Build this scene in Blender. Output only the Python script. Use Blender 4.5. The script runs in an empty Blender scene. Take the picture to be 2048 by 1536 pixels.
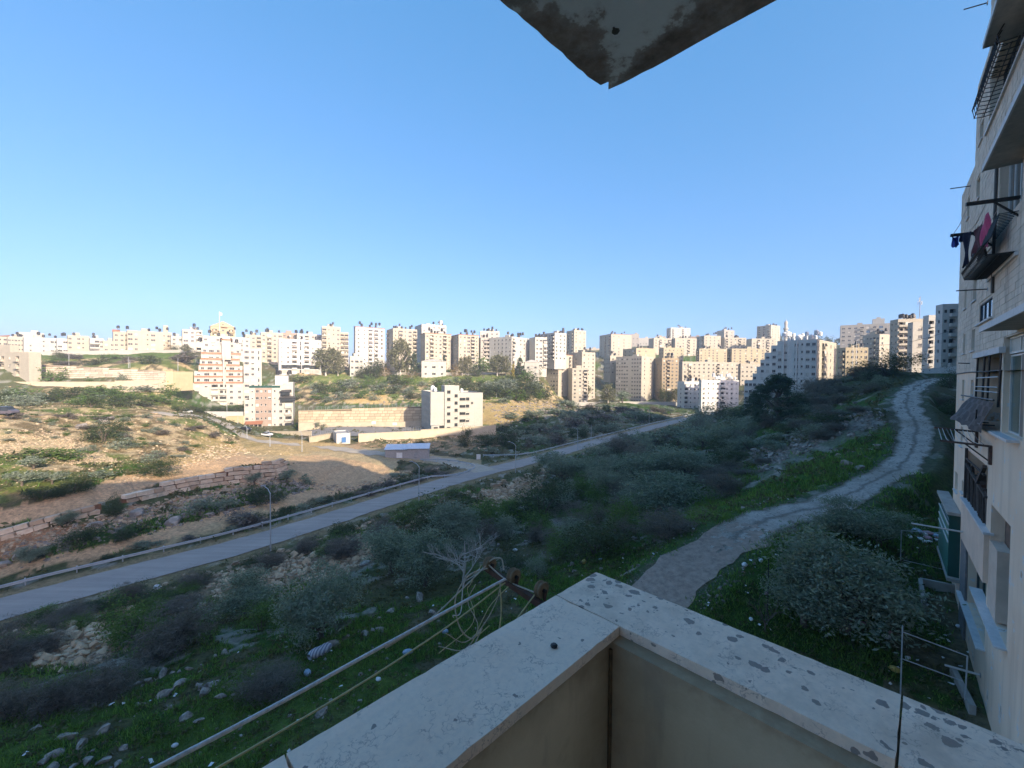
import bpy, math, random
import numpy as np
from math import sin, cos, radians, pi, atan2, sqrt, exp, log
from mathutils import Matrix, Vector
random.seed(7); RNG = np.random.default_rng(11)
SC = bpy.context.scene
COL = SC.collection

# ---------------------------------------------------------------- camera
FPX = 826.0
PITCH, ROLL = radians(1.25), radians(0.5)
R3 = (Matrix.Rotation(pi / 2 - PITCH, 3, 'X') @ Matrix.Rotation(ROLL, 3, 'Z'))
cam_data = bpy.data.cameras.new('camera')
cam_data.sensor_width = 36.0
cam_data.lens = FPX / 2048 * 36.0
cam_data.clip_start = 0.05
cam_data.clip_end = 12000
cam = bpy.data.objects.new('camera', cam_data)
cam.matrix_world = R3.to_4x4()
COL.objects.link(cam)
SC.camera = cam

# ---------------------------------------------------------------- light
SUN_AZ = radians(141.5)      # clockwise from +Y, behind the viewer on the right
SUN_EL = radians(21)
world = bpy.data.worlds.new('World')
SC.world = world
world.use_nodes = True
wn = world.node_tree.nodes
sky = wn.new('ShaderNodeTexSky')
sky.sky_type = 'NISHITA'
sky.sun_disc = False
sky.sun_elevation = SUN_EL
sky.sun_rotation = SUN_AZ
sky.altitude = 800
sky.air_density = 0.6
sky.dust_density = 5.5      # dusty winter air: a broad pale glow round the low sun behind the viewer
sky.ozone_density = 4.0
wn['Background'].inputs['Strength'].default_value = 0.15
# grade of the sky's brightness, the same in every direction: a linear part and a soft shoulder
def vm(op, a, b):
    n = wn.new('ShaderNodeVectorMath'); n.operation = op
    for i, v in enumerate((a, b)):
        if isinstance(v, tuple): n.inputs[i].default_value = v
        else: world.node_tree.links.new(v, n.inputs[i])
    return n.outputs[0]
den = vm('ADD', vm('MULTIPLY', sky.outputs[0], (6., 6., 8.5)), (1., 1., 1.))
num = vm('MULTIPLY', sky.outputs[0], (0., 2.3, 6.0))
lin = vm('MULTIPLY', sky.outputs[0], (.46, .345, .335))
world.node_tree.links.new(vm('ADD', vm('DIVIDE', num, den), lin), wn['Background'].inputs['Color'])
sl = bpy.data.lights.new('sun', 'SUN')
sl.energy = 2.1
sl.angle = radians(0.5)
sl.color = (1.0, 0.86, 0.66)
sun = bpy.data.objects.new('sun', sl)
sd = Vector((sin(SUN_AZ) * cos(SUN_EL), cos(SUN_AZ) * cos(SUN_EL), sin(SUN_EL)))
sun.rotation_euler = sd.to_track_quat('Z', 'Y').to_euler()
sun.location = (40, -60, 80)
COL.objects.link(sun)
SC.view_settings.view_transform = 'Standard'
SC.view_settings.look = 'None'
SC.view_settings.gamma = 1
SC.view_settings.use_curve_mapping = False
SC.view_settings.exposure = 2.2
SC.cycles.max_bounces = 6
SC.cycles.volume_bounces = 0
SC.cycles.volume_max_steps = 64
SC.cycles.diffuse_bounces = 4
SC.cycles.glossy_bounces = 2
SC.cycles.transmission_bounces = 3

# ---------------------------------------------------------------- survey helpers: where the things seen in the photograph stand
R3n = np.array(R3)
def ray(px, py):
    return R3n @ np.array([(px - 1024) / FPX, (768 - py) / FPX, -1.0])
def P(px, py, Y):
    d = ray(px, py)
    return d * (Y / d[1])
def on_plane(px, py, n, c):
    d = ray(px, py)
    return d * (c / float(np.dot(n, d)))
def on_z(px, py, z):
    d = ray(px, py)
    return d * (z / d[2])
def proj(X):
    X = np.asarray(X, float)
    c = X @ R3n
    dz = np.minimum(c[..., 2], -1e-3)
    return 1024 + FPX * c[..., 0] / -dz, 768 - FPX * c[..., 1] / -dz

# ---------------------------------------------------------------- noise
_perm = RNG.random((256, 256))
def vnoise(x, y):
    xi = np.floor(x).astype(int); yi = np.floor(y).astype(int)
    fx = x - xi; fy = y - yi
    fx = fx * fx * (3 - 2 * fx); fy = fy * fy * (3 - 2 * fy)
    a = _perm[xi & 255, yi & 255]; b = _perm[(xi + 1) & 255, yi & 255]
    c = _perm[xi & 255, (yi + 1) & 255]; d = _perm[(xi + 1) & 255, (yi + 1) & 255]
    return (a * (1 - fx) + b * fx) * (1 - fy) + (c * (1 - fx) + d * fx) * fy
def fbm(x, y, octv=4):
    s = 0; a = .5; n = 0
    for i in range(octv):
        s = s + a * vnoise(x * 2 ** i + 17.3 * i, y * 2 ** i - 9.1 * i); n += a; a *= .5
    return s / n

# ---------------------------------------------------------------- mesh helpers
class MB:
    """collects faces of several materials; build() links them as ONE mesh object"""
    def __init__(s): s.v = []; s.f = []; s.m = []; s.mats = []
    def mi(s, m):
        if m not in s.mats: s.mats.append(m)
        return s.mats.index(m)
    def poly(s, pts, m):
        k = len(s.v); s.v += [tuple(map(float, p)) for p in pts]
        s.f.append(tuple(range(k, k + len(pts)))); s.m.append(s.mi(m))
    def box(s, c, d, m, rz=0.0, M=None):
        x, y, z = d[0] / 2, d[1] / 2, d[2] / 2
        cs = [(-x, -y, -z), (x, -y, -z), (x, y, -z), (-x, y, -z), (-x, -y, z), (x, -y, z), (x, y, z), (-x, y, z)]
        ca, sa = cos(rz), sin(rz); k = len(s.v)
        for p in cs:
            if M is not None:
                q = M @ Vector(p); s.v.append((q.x + c[0], q.y + c[1], q.z + c[2]))
            else:
                s.v.append((p[0] * ca - p[1] * sa + c[0], p[0] * sa + p[1] * ca + c[1], p[2] + c[2]))
        i = s.mi(m)
        for q in ((0, 3, 2, 1), (4, 5, 6, 7), (0, 1, 5, 4), (1, 2, 6, 5), (2, 3, 7, 6), (3, 0, 4, 7)):
            s.f.append(tuple(k + a for a in q)); s.m.append(i)
    def bar(s, a, b, w, m, h=None):
        """square bar from a to b"""
        a = Vector(a); b = Vector(b); d = b - a; L = d.length
        if L < 1e-6: return
        M = d.to_track_quat('X', 'Z').to_matrix()
        s.box((a + b) / 2, (L, w, h or w), m, M=M)
    def tube(s, pts, r, m, seg=6, cap=True):
        """tube along points; r number or list"""
        pts = [Vector(p) for p in pts]; n = len(pts)
        rs = r if isinstance(r, (list, tuple)) else [r] * n
        k = len(s.v); i = s.mi(m); up = Vector((0, 0, 1))
        for j, p in enumerate(pts):
            t = (pts[min(j + 1, n - 1)] - pts[max(j - 1, 0)])
            t = t.normalized() if t.length > 1e-9 else Vector((0, 0, 1))
            ref = up if abs(t.z) < .95 else Vector((1, 0, 0))
            u = t.cross(ref).normalized(); w = t.cross(u)
            for q in range(seg):
                a = 2 * pi * q / seg
                o = p + (u * cos(a) + w * sin(a)) * rs[j]
                s.v.append((o.x, o.y, o.z))
        for j in range(n - 1):
            for q in range(seg):
                q2 = (q + 1) % seg
                s.f.append((k + j * seg + q, k + j * seg + q2, k + (j + 1) * seg + q2, k + (j + 1) * seg + q)); s.m.append(i)
        if cap:
            s.f.append(tuple(k + q for q in range(seg))); s.m.append(i)
            s.f.append(tuple(k + (n - 1) * seg + q for q in reversed(range(seg)))); s.m.append(i)
    def lathe(s, prof, m, seg=12, o=(0, 0, 0), M=None):
        k = len(s.v); i = s.mi(m); n = len(prof)
        for (r, z) in prof:
            for q in range(seg):
                a = 2 * pi * q / seg; p = Vector((r * cos(a), r * sin(a), z))
                if M is not None: p = M @ p
                s.v.append((p.x + o[0], p.y + o[1], p.z + o[2]))
        for j in range(n - 1):
            for q in range(seg):
                q2 = (q + 1) % seg
                s.f.append((k + j * seg + q, k + j * seg + q2, k + (j + 1) * seg + q2, k + (j + 1) * seg + q)); s.m.append(i)
    def mesh(s, name, smooth=False):
        me = bpy.data.meshes.new(name)
        me.from_pydata(s.v, [], s.f)
        for m in s.mats: me.materials.append(MAT[m])
        me.polygons.foreach_set('material_index', s.m)
        me.polygons.foreach_set('use_smooth', [bool(smooth)] * len(s.f))
        me.update()
        return me
    def build(s, name, parent=None, smooth=False, kind=None):
        return link(name, s.mesh(name, smooth), parent, kind)

def link(name, me, parent=None, kind=None, loc=None, rz=None, scale=None):
    o = bpy.data.objects.new(name, me)
    COL.objects.link(o)
    if parent is not None: o.parent = parent
    if kind: o['kind'] = kind
    if loc is not None: o.location = loc
    if rz is not None: o.rotation_euler = (0, 0, rz) if not isinstance(rz, tuple) else rz
    if scale is not None: o.scale = scale if isinstance(scale, (tuple, list)) else (scale,) * 3
    return o
def tag(o, label, cat, group=None):
    o['label'] = label; o['category'] = cat
    if group: o['group'] = group
    return o
def thing(name, label, cat, loc=(0, 0, 0), rz=0.0, group=None):
    o = bpy.data.objects.new(name, None); COL.objects.link(o)
    o.empty_display_size = .3
    o.location = loc; o.rotation_euler = (0, 0, rz)
    return tag(o, label, cat, group)
def np_mesh(name, V, F, mats, mi=None, smooth=False):
    V = np.asarray(V, np.float32); F = np.asarray(F, np.int32)
    me = bpy.data.meshes.new(name); k = F.shape[1]
    me.vertices.add(len(V)); me.vertices.foreach_set('co', V.ravel())
    me.loops.add(F.size); me.loops.foreach_set('vertex_index', F.ravel())
    me.polygons.add(len(F)); me.polygons.foreach_set('loop_start', np.arange(len(F), dtype=np.int32) * k)
    if mi is not None: me.polygons.foreach_set('material_index', np.asarray(mi, np.int32))
    me.polygons.foreach_set('use_smooth', np.full(len(F), bool(smooth)))
    for m in mats: me.materials.append(MAT[m])
    me.update(calc_edges=True)
    return me

# ---------------------------------------------------------------- materials
MAT = {}
class NT:
    def __init__(s, name):
        s.m = bpy.data.materials.new(name); s.m.use_nodes = True; MAT[name] = s.m
        s.t = s.m.node_tree; s.b = s.t.nodes['Principled BSDF']
        s.tc = None
    def n(s, typ, **kw):
        n = s.t.nodes.new(typ)
        for k, v in kw.items(): setattr(n, k, v)
        return n
    def l(s, a, b): s.t.links.new(a, b)
    def co(s, kind='Object', scale=None):
        if s.tc is None: s.tc = s.n('ShaderNodeTexCoord')
        if scale is None: return s.tc.outputs[kind]
        mp = s.n('ShaderNodeMapping'); mp.inputs['Scale'].default_value = scale
        s.l(s.tc.outputs[kind], mp.inputs['Vector']); return mp.outputs[0]
    def noise(s, scale, detail=4, rough=.6, vec=None, out='Fac'):
        n = s.n('ShaderNodeTexNoise'); n.inputs['Scale'].default_value = scale
        n.inputs['Detail'].default_value = detail; n.inputs['Roughness'].default_value = rough
        s.l(vec if vec is not None else s.co(), n.inputs['Vector']); return n.outputs[out]
    def ramp(s, fac, stops):
        r = s.n('ShaderNodeValToRGB'); e = r.color_ramp.elements
        while len(e) < len(stops): e.new(.5)
        for i, (p, c) in enumerate(stops):
            e[i].position = p; e[i].color = (c, c, c, 1) if not isinstance(c, (tuple, list)) else (*c[:3], 1)
        s.l(fac, r.inputs[0]); return r.outputs[0]
    def mix(s, fac, a, b, mode='MIX'):
        n = s.n('ShaderNodeMix', data_type='RGBA', blend_type=mode)
        if isinstance(fac, (int, float)): n.inputs[0].default_value = fac
        else: s.l(fac, n.inputs[0])
        for v, i in ((a, 6), (b, 7)):
            if isinstance(v, (tuple, list)): n.inputs[i].default_value = (*v[:3], 1)
            else: s.l(v, n.inputs[i])
        return n.outputs[2]
    def math(s, op, a, b=None, c=None):
        n = s.n('ShaderNodeMath', operation=op)
        for i, v in enumerate((a, b, c)):
            if v is None: continue
            if isinstance(v, (int, float)): n.inputs[i].default_value = v
            else: s.l(v, n.inputs[i])
        return n.outputs[0]
    def bump(s, h, strength=.3, dist=.02):
        b = s.n('ShaderNodeBump'); b.inputs['Strength'].default_value = strength; b.inputs['Distance'].default_value = dist
        s.l(h, b.inputs['Height']); s.l(b.outputs[0], s.b.inputs['Normal'])
    def color(s, v):
        if isinstance(v, (tuple, list)): s.b.inputs['Base Color'].default_value = (*v[:3], 1)
        else: s.l(v, s.b.inputs['Base Color'])
    def set(s, **kw):
        for k, v in kw.items(): s.b.inputs[k.replace('_', ' ')].default_value = v
def simple(name, col, rough=.8, var=.18, scale=3.0, metal=0.0, bump=0.0, spec=None, rnd=0.0):
    t = NT(name)
    nz = t.noise(scale, 5, .65)
    a = tuple(c * (1 - var) for c in col); b = tuple(min(1, c * (1 + var)) for c in col)
    c = t.mix(t.ramp(nz, [(.3, 0.0), (.7, 1.0)]), a, b)
    if rnd:
        oi = t.n('ShaderNodeObjectInfo')
        hs = t.n('ShaderNodeHueSaturation')
        t.l(t.math('ADD', t.math('MULTIPLY', oi.outputs['Random'], rnd), 1 - rnd / 2), hs.inputs['Value'])
        t.l(c, hs.inputs['Color']); c = hs.outputs[0]
    t.color(c); t.set(Roughness=rough, Metallic=metal)
    if spec is not None: t.b.inputs['Specular IOR Level'].default_value = spec
    if bump: t.bump(nz, bump, .02)
    return t

def wall_mat(name, col, stain=.12):
    """weathered limestone cladding or plaster: broad tone drift, vertical rain streaks, fine grain"""
    t = NT(name)
    broad = t.noise(.25, 4, .6)
    streak = t.noise(1.0, 4, .65, t.co('Object', (1.2, 1.2, .07)))
    course = t.n('ShaderNodeTexBrick'); course.inputs['Scale'].default_value = 1
    course.inputs['Color1'].default_value = (1, 1, 1, 1); course.inputs['Color2'].default_value = (.90, .90, .90, 1)
    course.inputs['Mortar'].default_value = (.80, .80, .80, 1)
    course.inputs['Mortar Size'].default_value = .02; course.inputs['Brick Width'].default_value = .7; course.inputs['Row Height'].default_value = .3
    sp = t.n('ShaderNodeSeparateXYZ'); t.l(t.co(), sp.inputs[0])
    cb = t.n('ShaderNodeCombineXYZ'); t.l(t.math('ADD', sp.outputs[0], sp.outputs[1]), cb.inputs[0]); t.l(sp.outputs[2], cb.inputs[1])
    t.l(cb.outputs[0], course.inputs['Vector'])
    c = t.mix(t.ramp(broad, [(.3, 0.), (.75, 1.)]), tuple(x * (1 - stain) for x in col), col)
    c = t.mix(t.ramp(streak, [(.45, 0.), (.8, stain * 2.2)]), c, tuple(x * .55 for x in col))
    c = t.mix(1.0, c, course.outputs[0], 'MULTIPLY')
    t.color(c); t.set(Roughness=.85); t.b.inputs['Specular IOR Level'].default_value = .2
for nm, c in dict(stone_white=(.60, .57, .50), stone_cream=(.55, .495, .395), stone_tan=(.42, .335, .22), stone_pink=(.43, .335, .27),
                  stone_grey=(.50, .46, .40), paint_white=(.70, .68, .63), paint_bright=(.88, .845, .77), stone_yellow=(.54, .46, .31)).items():
    wall_mat(nm, tuple(x * .78 for x in c))
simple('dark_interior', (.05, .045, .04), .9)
simple('roof_slab', (.36, .34, .31), .95)
simple('terracotta', (.33, .135, .07), .8, .25, 2)
simple('alu_frame', (.60, .58, .55), .5, .1)
simple('dark_frame', (.06, .055, .05), .6, .2)
simple('black_plastic', (.018, .018, .02), .45, .3, 2, rnd=.5)
simple('white_plastic', (.62, .62, .60), .5, .12, 2, rnd=.3)
simple('grey_metal', (.33, .34, .35), .45, .15, 4, metal=.6)
simple('galvanised', (.46, .48, .50), .5, .14, 3, metal=.4)
simple('dark_metal', (.025, .026, .028), .5, .3, 8, metal=.3)
simple('shutter', (.50, .46, .39), .7, .08)
simple('blind_brown', (.20, .155, .12), .7, .12, 3)
t = NT('glass'); t.color(t.mix(t.noise(.8, 2), (.016, .019, .022), (.05, .056, .06))); t.set(Roughness=.08)
t = NT('blue_glass'); t.color(t.mix(t.noise(.5, 2), (.03, .085, .16), (.05, .13, .22))); t.set(Roughness=.08)
t = NT('green_glass'); t.color(t.mix(t.noise(.7, 2), (.012, .05, .042), (.02, .085, .07))); t.set(Roughness=.12)
# ---------------------------------------------------------------- what stands where (measured along the sight lines; Y = metres ahead)
# name, label, corner px, far px of the left face, far px of the right face, base py, top py, Y, turn, wall, left pattern, right pattern, options
AB = 'apartment_building'
B = []
def bd(name, label, c, l, r, base, top, Y, psi, wall, lp='', rp='', **o):
    B.append(dict(name=name, label=label, c=c, l=l, r=r, base=base, top=top, Y=Y, psi=psi, wall=wall, lp=lp, rp=rp, **o))
# -- left side
bd(AB, 'cream block with dark balconies cut by the left edge of the photo', 58.5, -46, 83, 768, 704, 182, 74, 'stone_cream', 'wwnbwbn', 'nn', near=1, n=4, tanks=0)
bd(AB, 'setback storey of a cream block at the left edge, above the balconies', 20, -46, 30, 710, 690, 196, 74, 'stone_cream', 'wwn', 'n', tanks=0)
bd('house', 'small house with red roof at the far left end of the ridge', -6, None, 17, 700, 672, 290, 46, 'stone_cream', '', 'ww', roof='red', tanks=0)
bd('house', 'low ridge house with many dark solar panels at its roof edge', 16, None, 49, 703, 673, 285, 46, 'stone_cream', '', 'wswss', tanks=7)
bd('house', 'long cream ridge house above the left retaining wall, few windows', 48, None, 118, 705, 674, 278, 44, 'stone_white', '', 'nsnnsngg', tanks=6)
bd('house', 'pale ridge house behind the long cream one at the far left', 38, None, 90, 690, 664, 330, 45, 'stone_white', '', 'wnww', tanks=0)
bd('house', 'white ridge house with a dark glazed strip under its roof', 115, None, 137, 706, 677, 276, 43, 'paint_white', '', 'gg', tanks=4)
bd('house', 'plain cream ridge house between a white house and balconies', 136, None, 180, 708, 670, 275, 43, 'stone_cream', '', 'wnwsn', tanks=2)
bd('house', 'ridge house with three stacked balconies and two black tanks', 180, None, 209, 706, 676, 272, 42, 'stone_white', '', 'bbw', tanks=3)
bd('house', 'low cream ridge house between balconies and the red gabled house', 206, None, 232, 704, 681, 275, 42, 'stone_cream', '', 'ww', tanks=0)
bd('house', 'cream ridge house with a red sloping roof patch', 227, None, 262, 704, 662, 278, 41, 'stone_cream', '', 'wwb', tanks=5, roof='redpatch')
bd('house', 'large cream ridge house with bay windows and a roof chimney tower', 255, None, 345, 702, 660, 276, 40, 'stone_cream', '', 'gwnsgnsg', tanks=9, chim=1)
bd('house', 'narrow white ridge house left of the gabled hall', 342, None, 368, 700, 672, 285, 38, 'stone_white', '', 'ww', tanks=2)
bd('house', 'tall white ridge house with dark panels, left of the gabled hall', 365, None, 405, 702, 658, 280, 37, 'stone_white', '', 'gwb', tanks=4)
bd('house', 'cream gabled hall with red canopies and a flag on top', 421, None, 471, 700, 652, 300, 35, 'stone_yellow', '', 'bwb', roof='gable', tanks=2)
bd(AB, 'white block low behind the terracotta trimmed building', 405, None, 500, 702, 671, 262, 33, 'stone_white', '', 'wswnwsww', tanks=10)
bd(AB, 'cream ridge block right of the gabled hall, many roof tanks', 490, None, 524, 722, 669, 300, 31, 'stone_cream', '', 'wwb', tanks=6)
bd(AB, 'tan ridge block with arched look, second right of the gabled hall', 522, None, 566, 726, 664, 305, 30, 'stone_cream', '', 'wbwg', tanks=8)
bd(AB, 'pinkish ridge block behind the modern white block', 563, None, 598, 720, 665, 318, 29, 'stone_pink', '', 'wwb', tanks=5)
bd(AB, 'white ridge block just behind the modern white block', 594, None, 645, 722, 667, 315, 28, 'stone_white', '', 'wbww', tanks=7)
# -- terracotta-trimmed stepped building and the pink one are built below; modern white block with dark shop floors
bd(AB, 'modern white block over two dark grey shop floors', 557.5, None, 643, 748, 677, 268, 27, 'paint_white', '', 'swbxbws', near=1, n=7, tanks=6, shop=2)
bd(AB, 'slim cream tower block right of the modern white block', 644, None, 681, 735, 652, 305, 25, 'stone_cream', '', 'bssw', tanks=5, n=9)
bd(AB, 'cream annexe with dark balconies beside the slim cream tower', 680, None, 697, 735, 664, 312, 24, 'stone_cream', '', 'bb', tanks=0, n=8)
bd(AB, 'white ridge tower with two curved balcony stacks and red roof', 711, 707.5, 769, 740, 653, 306, 24, 'paint_white', 's', 'wsbbw', near=0, n=10, tanks=12, roof='redtrim')
bd(AB, 'cream ridge tower with rounded balconies, right of the red roofed one', 786, 773, 834, 740, 656, 306, 32, 'stone_cream', 'bs', 'sbsgb', n=10, tanks=13)
bd(AB, 'tall white block rising behind the ridge tower row', 843, 829, 892, 735, 648, 372, 30, 'stone_white', 'ww', 'wwwww', n=12, tanks=6, chim=1)
bd(AB, 'tan sided ridge tower with zigzag balcony stack and red roof edge', 850, 841, 902, 740, 666, 303, 34, 'stone_cream', 's', 'wbswbs', n=9, tanks=13, roof='redtrim')
bd(AB, 'cream ridge tower with wide shaded left wall and red roof edge', 917, 902, 957, 735, 669, 303, 38, 'stone_cream', 'www', 'swgbs', n=9, tanks=14, roof='redtrim')
bd(AB, 'narrow block of dark stacked balconies in the ridge row', 961, 956, 979, 725, 675, 312, 34, 'stone_grey', 'n', 'sbb', n=6, tanks=3)
bd(AB, 'white block behind the narrow dark balcony block', 960, None, 998, 700, 662, 360, 10, 'stone_white', '', 'wwww', n=5, tanks=9)
bd(AB, 'broad white ridge block with a wide shaded face full of windows', 1023, 978, 1058, 738, 673, 300, 42, 'stone_white', 'nwwwww', 'bnwws', n=8, tanks=15)
bd(AB, 'white ridge block with dark glazed stair strip', 1070, 1058, 1093, 735, 674, 305, 42, 'stone_white', 'nn', 'wgb', n=7, tanks=8)
bd(AB, 'white block of the ridge row with a shaded balcony face', 1109, 1087, 1132, 720, 665, 318, 44, 'stone_white', 'bwb', 'www', n=7, tanks=8)
bd(AB, 'cream tower with white balcony bands against the sky, beside the gap', 1148, 1132, 1171, 705, 660, 420, 46, 'stone_cream', 'bb', 'www', n=7, tanks=7)
# -- villas at the foot of the ridge row
bd('villa', 'low cream villa with a red roof corner below the ridge towers', 843, None, 892, 752, 722, 282, 15, 'stone_white', '', 'wgw', n=2, roof='hip', tanks=0)
bd('villa', 'small pale villa with a hipped roof behind the trees', 1049, None, 1078, 752, 724, 285, 2, 'stone_white', '', 'ww', n=2, roof='hip', tanks=0)
bd('villa', 'narrow white house at the foot of the red roofed ridge tower', 700, None, 727, 752, 712, 285, 22, 'stone_white', '', 'wgw', n=3, tanks=0)
# -- centre right
bd(AB, 'grey sided tower with red roof edge at the left of the centre cluster', 1116, 1078, 1147, 806, 709, 322, 46, 'stone_cream', 'wgwnwgw', 'wb', near=0, n=12, tanks=12, roof='redtrim')
bd(AB, 'cream tower right behind the stepped lower block in the centre cluster', 1163, 1140, 1190, 806, 704, 326, 46, 'stone_cream', 'wwn', 'wsw', n=13, tanks=7)
bd(AB, 'lower block with stepped top between the two centre towers', 1144, 1135, 1176, 806, 736, 316, 44, 'stone_cream', 'n', 'wwb', n=9, tanks=0)
bd(AB, 'large cream hillside block with brown roof beside the ridge gap', 1222, 1198, 1262, 718, 668, 440, 46, 'stone_cream', 'wbb', 'wwws', n=8, tanks=8, roof='redtrim')
bd(AB, 'small cream block tucked behind the wide tower with grey face', 1220, 1207, 1242, 748, 711, 350, 46, 'stone_cream', 'www', 'ww', n=4, tanks=4)
bd(AB, 'wide tower with a grey face of ten window columns', 1282, 1231.5, 1307, 806, 712, 325, 44, 'stone_cream', 'wwwgwnwwww', 'ww', n=12, tanks=0)
bd(AB, 'cream tower joined to the wide tower, with balconies down its front', 1323, 1307, 1357, 804, 716, 330, 44, 'stone_tan', 'sss', 'wbww', n=12, tanks=8)
bd(AB, 'yellow terraced block above the tower with the balcony front', 1327, 1317, 1366, 730, 695, 400, 45, 'stone_yellow', 'ww', 'wwwsw', n=5, tanks=6)
bd(AB, 'cream slab block on the upper hillside right of the ridge gap', 1307, 1296, 1342, 722, 676, 440, 45, 'stone_cream', 'n', 'wbwb', n=8, tanks=4)
bd(AB, 'yellow low block with orange lit wall below the slab block', 1272, 1245, 1310, 728, 696, 395, 44, 'stone_yellow', 'bwb', 'gwn', n=4, tanks=6)
bd(AB, 'square cream block under the balcony banded far tower', 1350, 1342, 1392, 712, 676, 440, 45, 'stone_cream', 'n', 'wwbw', n=6, tanks=6)
bd(AB, 'pale far tower with ringed balconies on the skyline', 1341, 1331.5, 1379, 690, 655, 620, 44, 'stone_white', 'bb', 'bwbw', n=8, tanks=8)
bd(AB, 'cream block with regular square windows on the upper hillside', 1408, 1391, 1440, 706, 671, 450, 45, 'stone_cream', 'bb', 'wwww', n=6, tanks=7)
bd(AB, 'grey shaded block with stepped roof on the skyline', 1448, 1432, 1467, 690, 660, 560, 45, 'stone_grey', 'ww', 'bw', n=5, tanks=6)
bd(AB, 'cream block with balcony bands right of the square windowed one', 1449, 1440, 1491, 708, 675, 450, 45, 'stone_cream', 'n', 'bwwbw', n=6, tanks=6)
bd(AB, 'tall cream terrace block left of the white stepped building, upper row', 1398, 1391, 1453, 740, 697, 385, 44, 'stone_yellow', 'b', 'wswwwnw', n=8, tanks=6)
bd(AB, 'yellow terrace block right behind the white stepped building', 1463, 1453, 1530, 742, 697, 385, 43, 'stone_yellow', 'b', 'wwwwww', n=8, tanks=5)
bd(AB, 'cream block half behind the white stepped building', 1503, 1492, 1548, 712, 677, 430, 43, 'stone_cream', 'n', 'wbwbw', n=6, tanks=7)
bd(AB, 'far tower with dark banded balconies beside the minaret', 1541, 1511.5, 1558, 690, 650, 520, 42, 'stone_cream', 'bbb', 'www', n=8, tanks=9)
bd(AB, 'long cream block with two balcony stacks in the middle terrace', 1364, 1350, 1478, 785, 723, 345, 40, 'stone_cream', 'w', 'wbwwwwwbwwww', n=8, tanks=0)
bd(AB, 'long cream block behind the palm, right end of the middle terrace', 1480, 1474, 1524, 800, 727, 350, 40, 'stone_cream', 'n', 'wwwww', n=8, tanks=4)
bd(AB, 'low grey block with corner balconies at the road end', 1368, 1355, 1403, 818, 763, 290, 30, 'paint_bright', 'w', 'bsww', n=6, tanks=10)
bd(AB, 'grey white shaded block with balconies at the far end of the road', 1402, 1399, 1478, 820, 760, 272, -14, 'paint_bright', '', 'wsswbwws', near=1, n=6, tanks=0, wtanks=9)
bd(AB, 'cream block stepping behind the dark hillside tree', 1690, 1673, 1735, 752, 695, 235, 52, 'stone_yellow', 'wb', 'swwsw', n=5, tanks=4)
bd(AB, 'grey sided block with pale end wall under the glass offices', 1757, 1723, 1779, 752, 668, 262, 48, 'stone_cream', 'wswbw', 'wn', n=8, tanks=10)
bd('office_building', 'long office block with blue glass bays on the skyline', 1680, None, 1779, 700, 651, 430, -46, 'stone_grey', '', 'gggbpbpn', n=6, tanks=0)
bd('office_building', 'pale lift tower rising from the blue glass office block', 1744, None, 1766, 690, 638, 450, -46, 'stone_white', '', 'nn', n=4, tanks=0)
bd(AB, 'cream tower of dark balconies carrying a mobile phone mast', 1793, 1777, 1853, 752, 638, 205, 54, 'stone_cream', 'ss', 'bbwww', n=9, tanks=8)
bd(AB, 'white shaded block with wide dark windows near the crest', 1823, 1817, 1853, 748, 644, 165, 54, 'stone_white', 's', 'ngn', near=1, n=6, tanks=0)
bd(AB, 'unfinished grey block with empty openings beside the crest road', 1854, 1850, 1877, 752, 630, 150, 58, 'paint_white', '', 'bs', near=1, n=6, tanks=0)
bd(AB, 'tall unfinished grey block with empty loggias, next to the near facade', 1881, 1875, 1922, 752, 608, 128, 60, 'paint_white', 's', 'sbn', near=1, n=7, tanks=0)

bd('house', 'far grey house on the skyline right of the brown roofed hillside block', 1263, None, 1277, 700, 668, 600, 0, 'stone_grey', '', 'ww', n=3, tanks=0)
bd('house', 'row of low far houses on the hill below the skyline, centre right', 1278, None, 1306, 702, 676, 640, 0, 'stone_white', '', 'wswsw', n=2, tanks=0)
bd('house', 'small far house under the ringed far tower, left side', 1310, None, 1330, 700, 673, 600, 0, 'stone_cream', '', 'www', n=2, tanks=0)
bd('house', 'far reddish house between two hillside blocks on the skyline', 1380, None, 1404, 700, 673, 580, 0, 'stone_pink', '', 'www', n=2, tanks=0)
bd('house', 'far pale house low on the skyline left of the brown roofed block', 1172, None, 1198, 712, 697, 560, 0, 'stone_cream', '', 'ww', n=1, tanks=0)
bd('house', 'long far house on the skyline right of the shaded stepped block', 1468, None, 1512, 705, 680, 560, 0, 'stone_cream', '', 'wswsws', n=2, tanks=0)
D2R = pi / 180
def px_ratio(px): 
    d = ray(px, 757); return d[0] / d[1]
def solve(b):
    az0 = math.degrees(atan2(*ray(b['c'], 757)[:2]))
    if b['l'] is None: b['psi'] = -az0 + 2
    elif b['r'] is not None and b['c'] > 700:
        ph = math.degrees(atan2(max(b['c'] - b['l'], 2), max(b['r'] - b['c'], 2))); b['psi'] = min(max(ph, 30 if b['c'] > 1200 else 16), 64) - az0
    C = P(b['c'], b['base'], b['Y']); top = P(b['c'], b['top'], b['Y'])[2]
    ps = b['psi'] * D2R
    er = np.array([cos(ps), sin(ps)]); el = np.array([-sin(ps), cos(ps)])
    def width(e, px, dflt):
        if px is None: return dflt
        t = px_ratio(px); den = e[0] - t * e[1]
        w = (t * C[1] - C[0]) / den if abs(den) > 1e-3 else dflt
        return float(min(max(w, 3.0), 60.0)) if w > 0 else dflt
    b['C'] = C; b['H'] = top - C[2]
    b['wr'] = width(er, b['r'], 12.0); b['wl'] = width(el, b['l'], 13.0)
    b['er'] = er; b['el'] = el
for b in B: solve(b)

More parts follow.
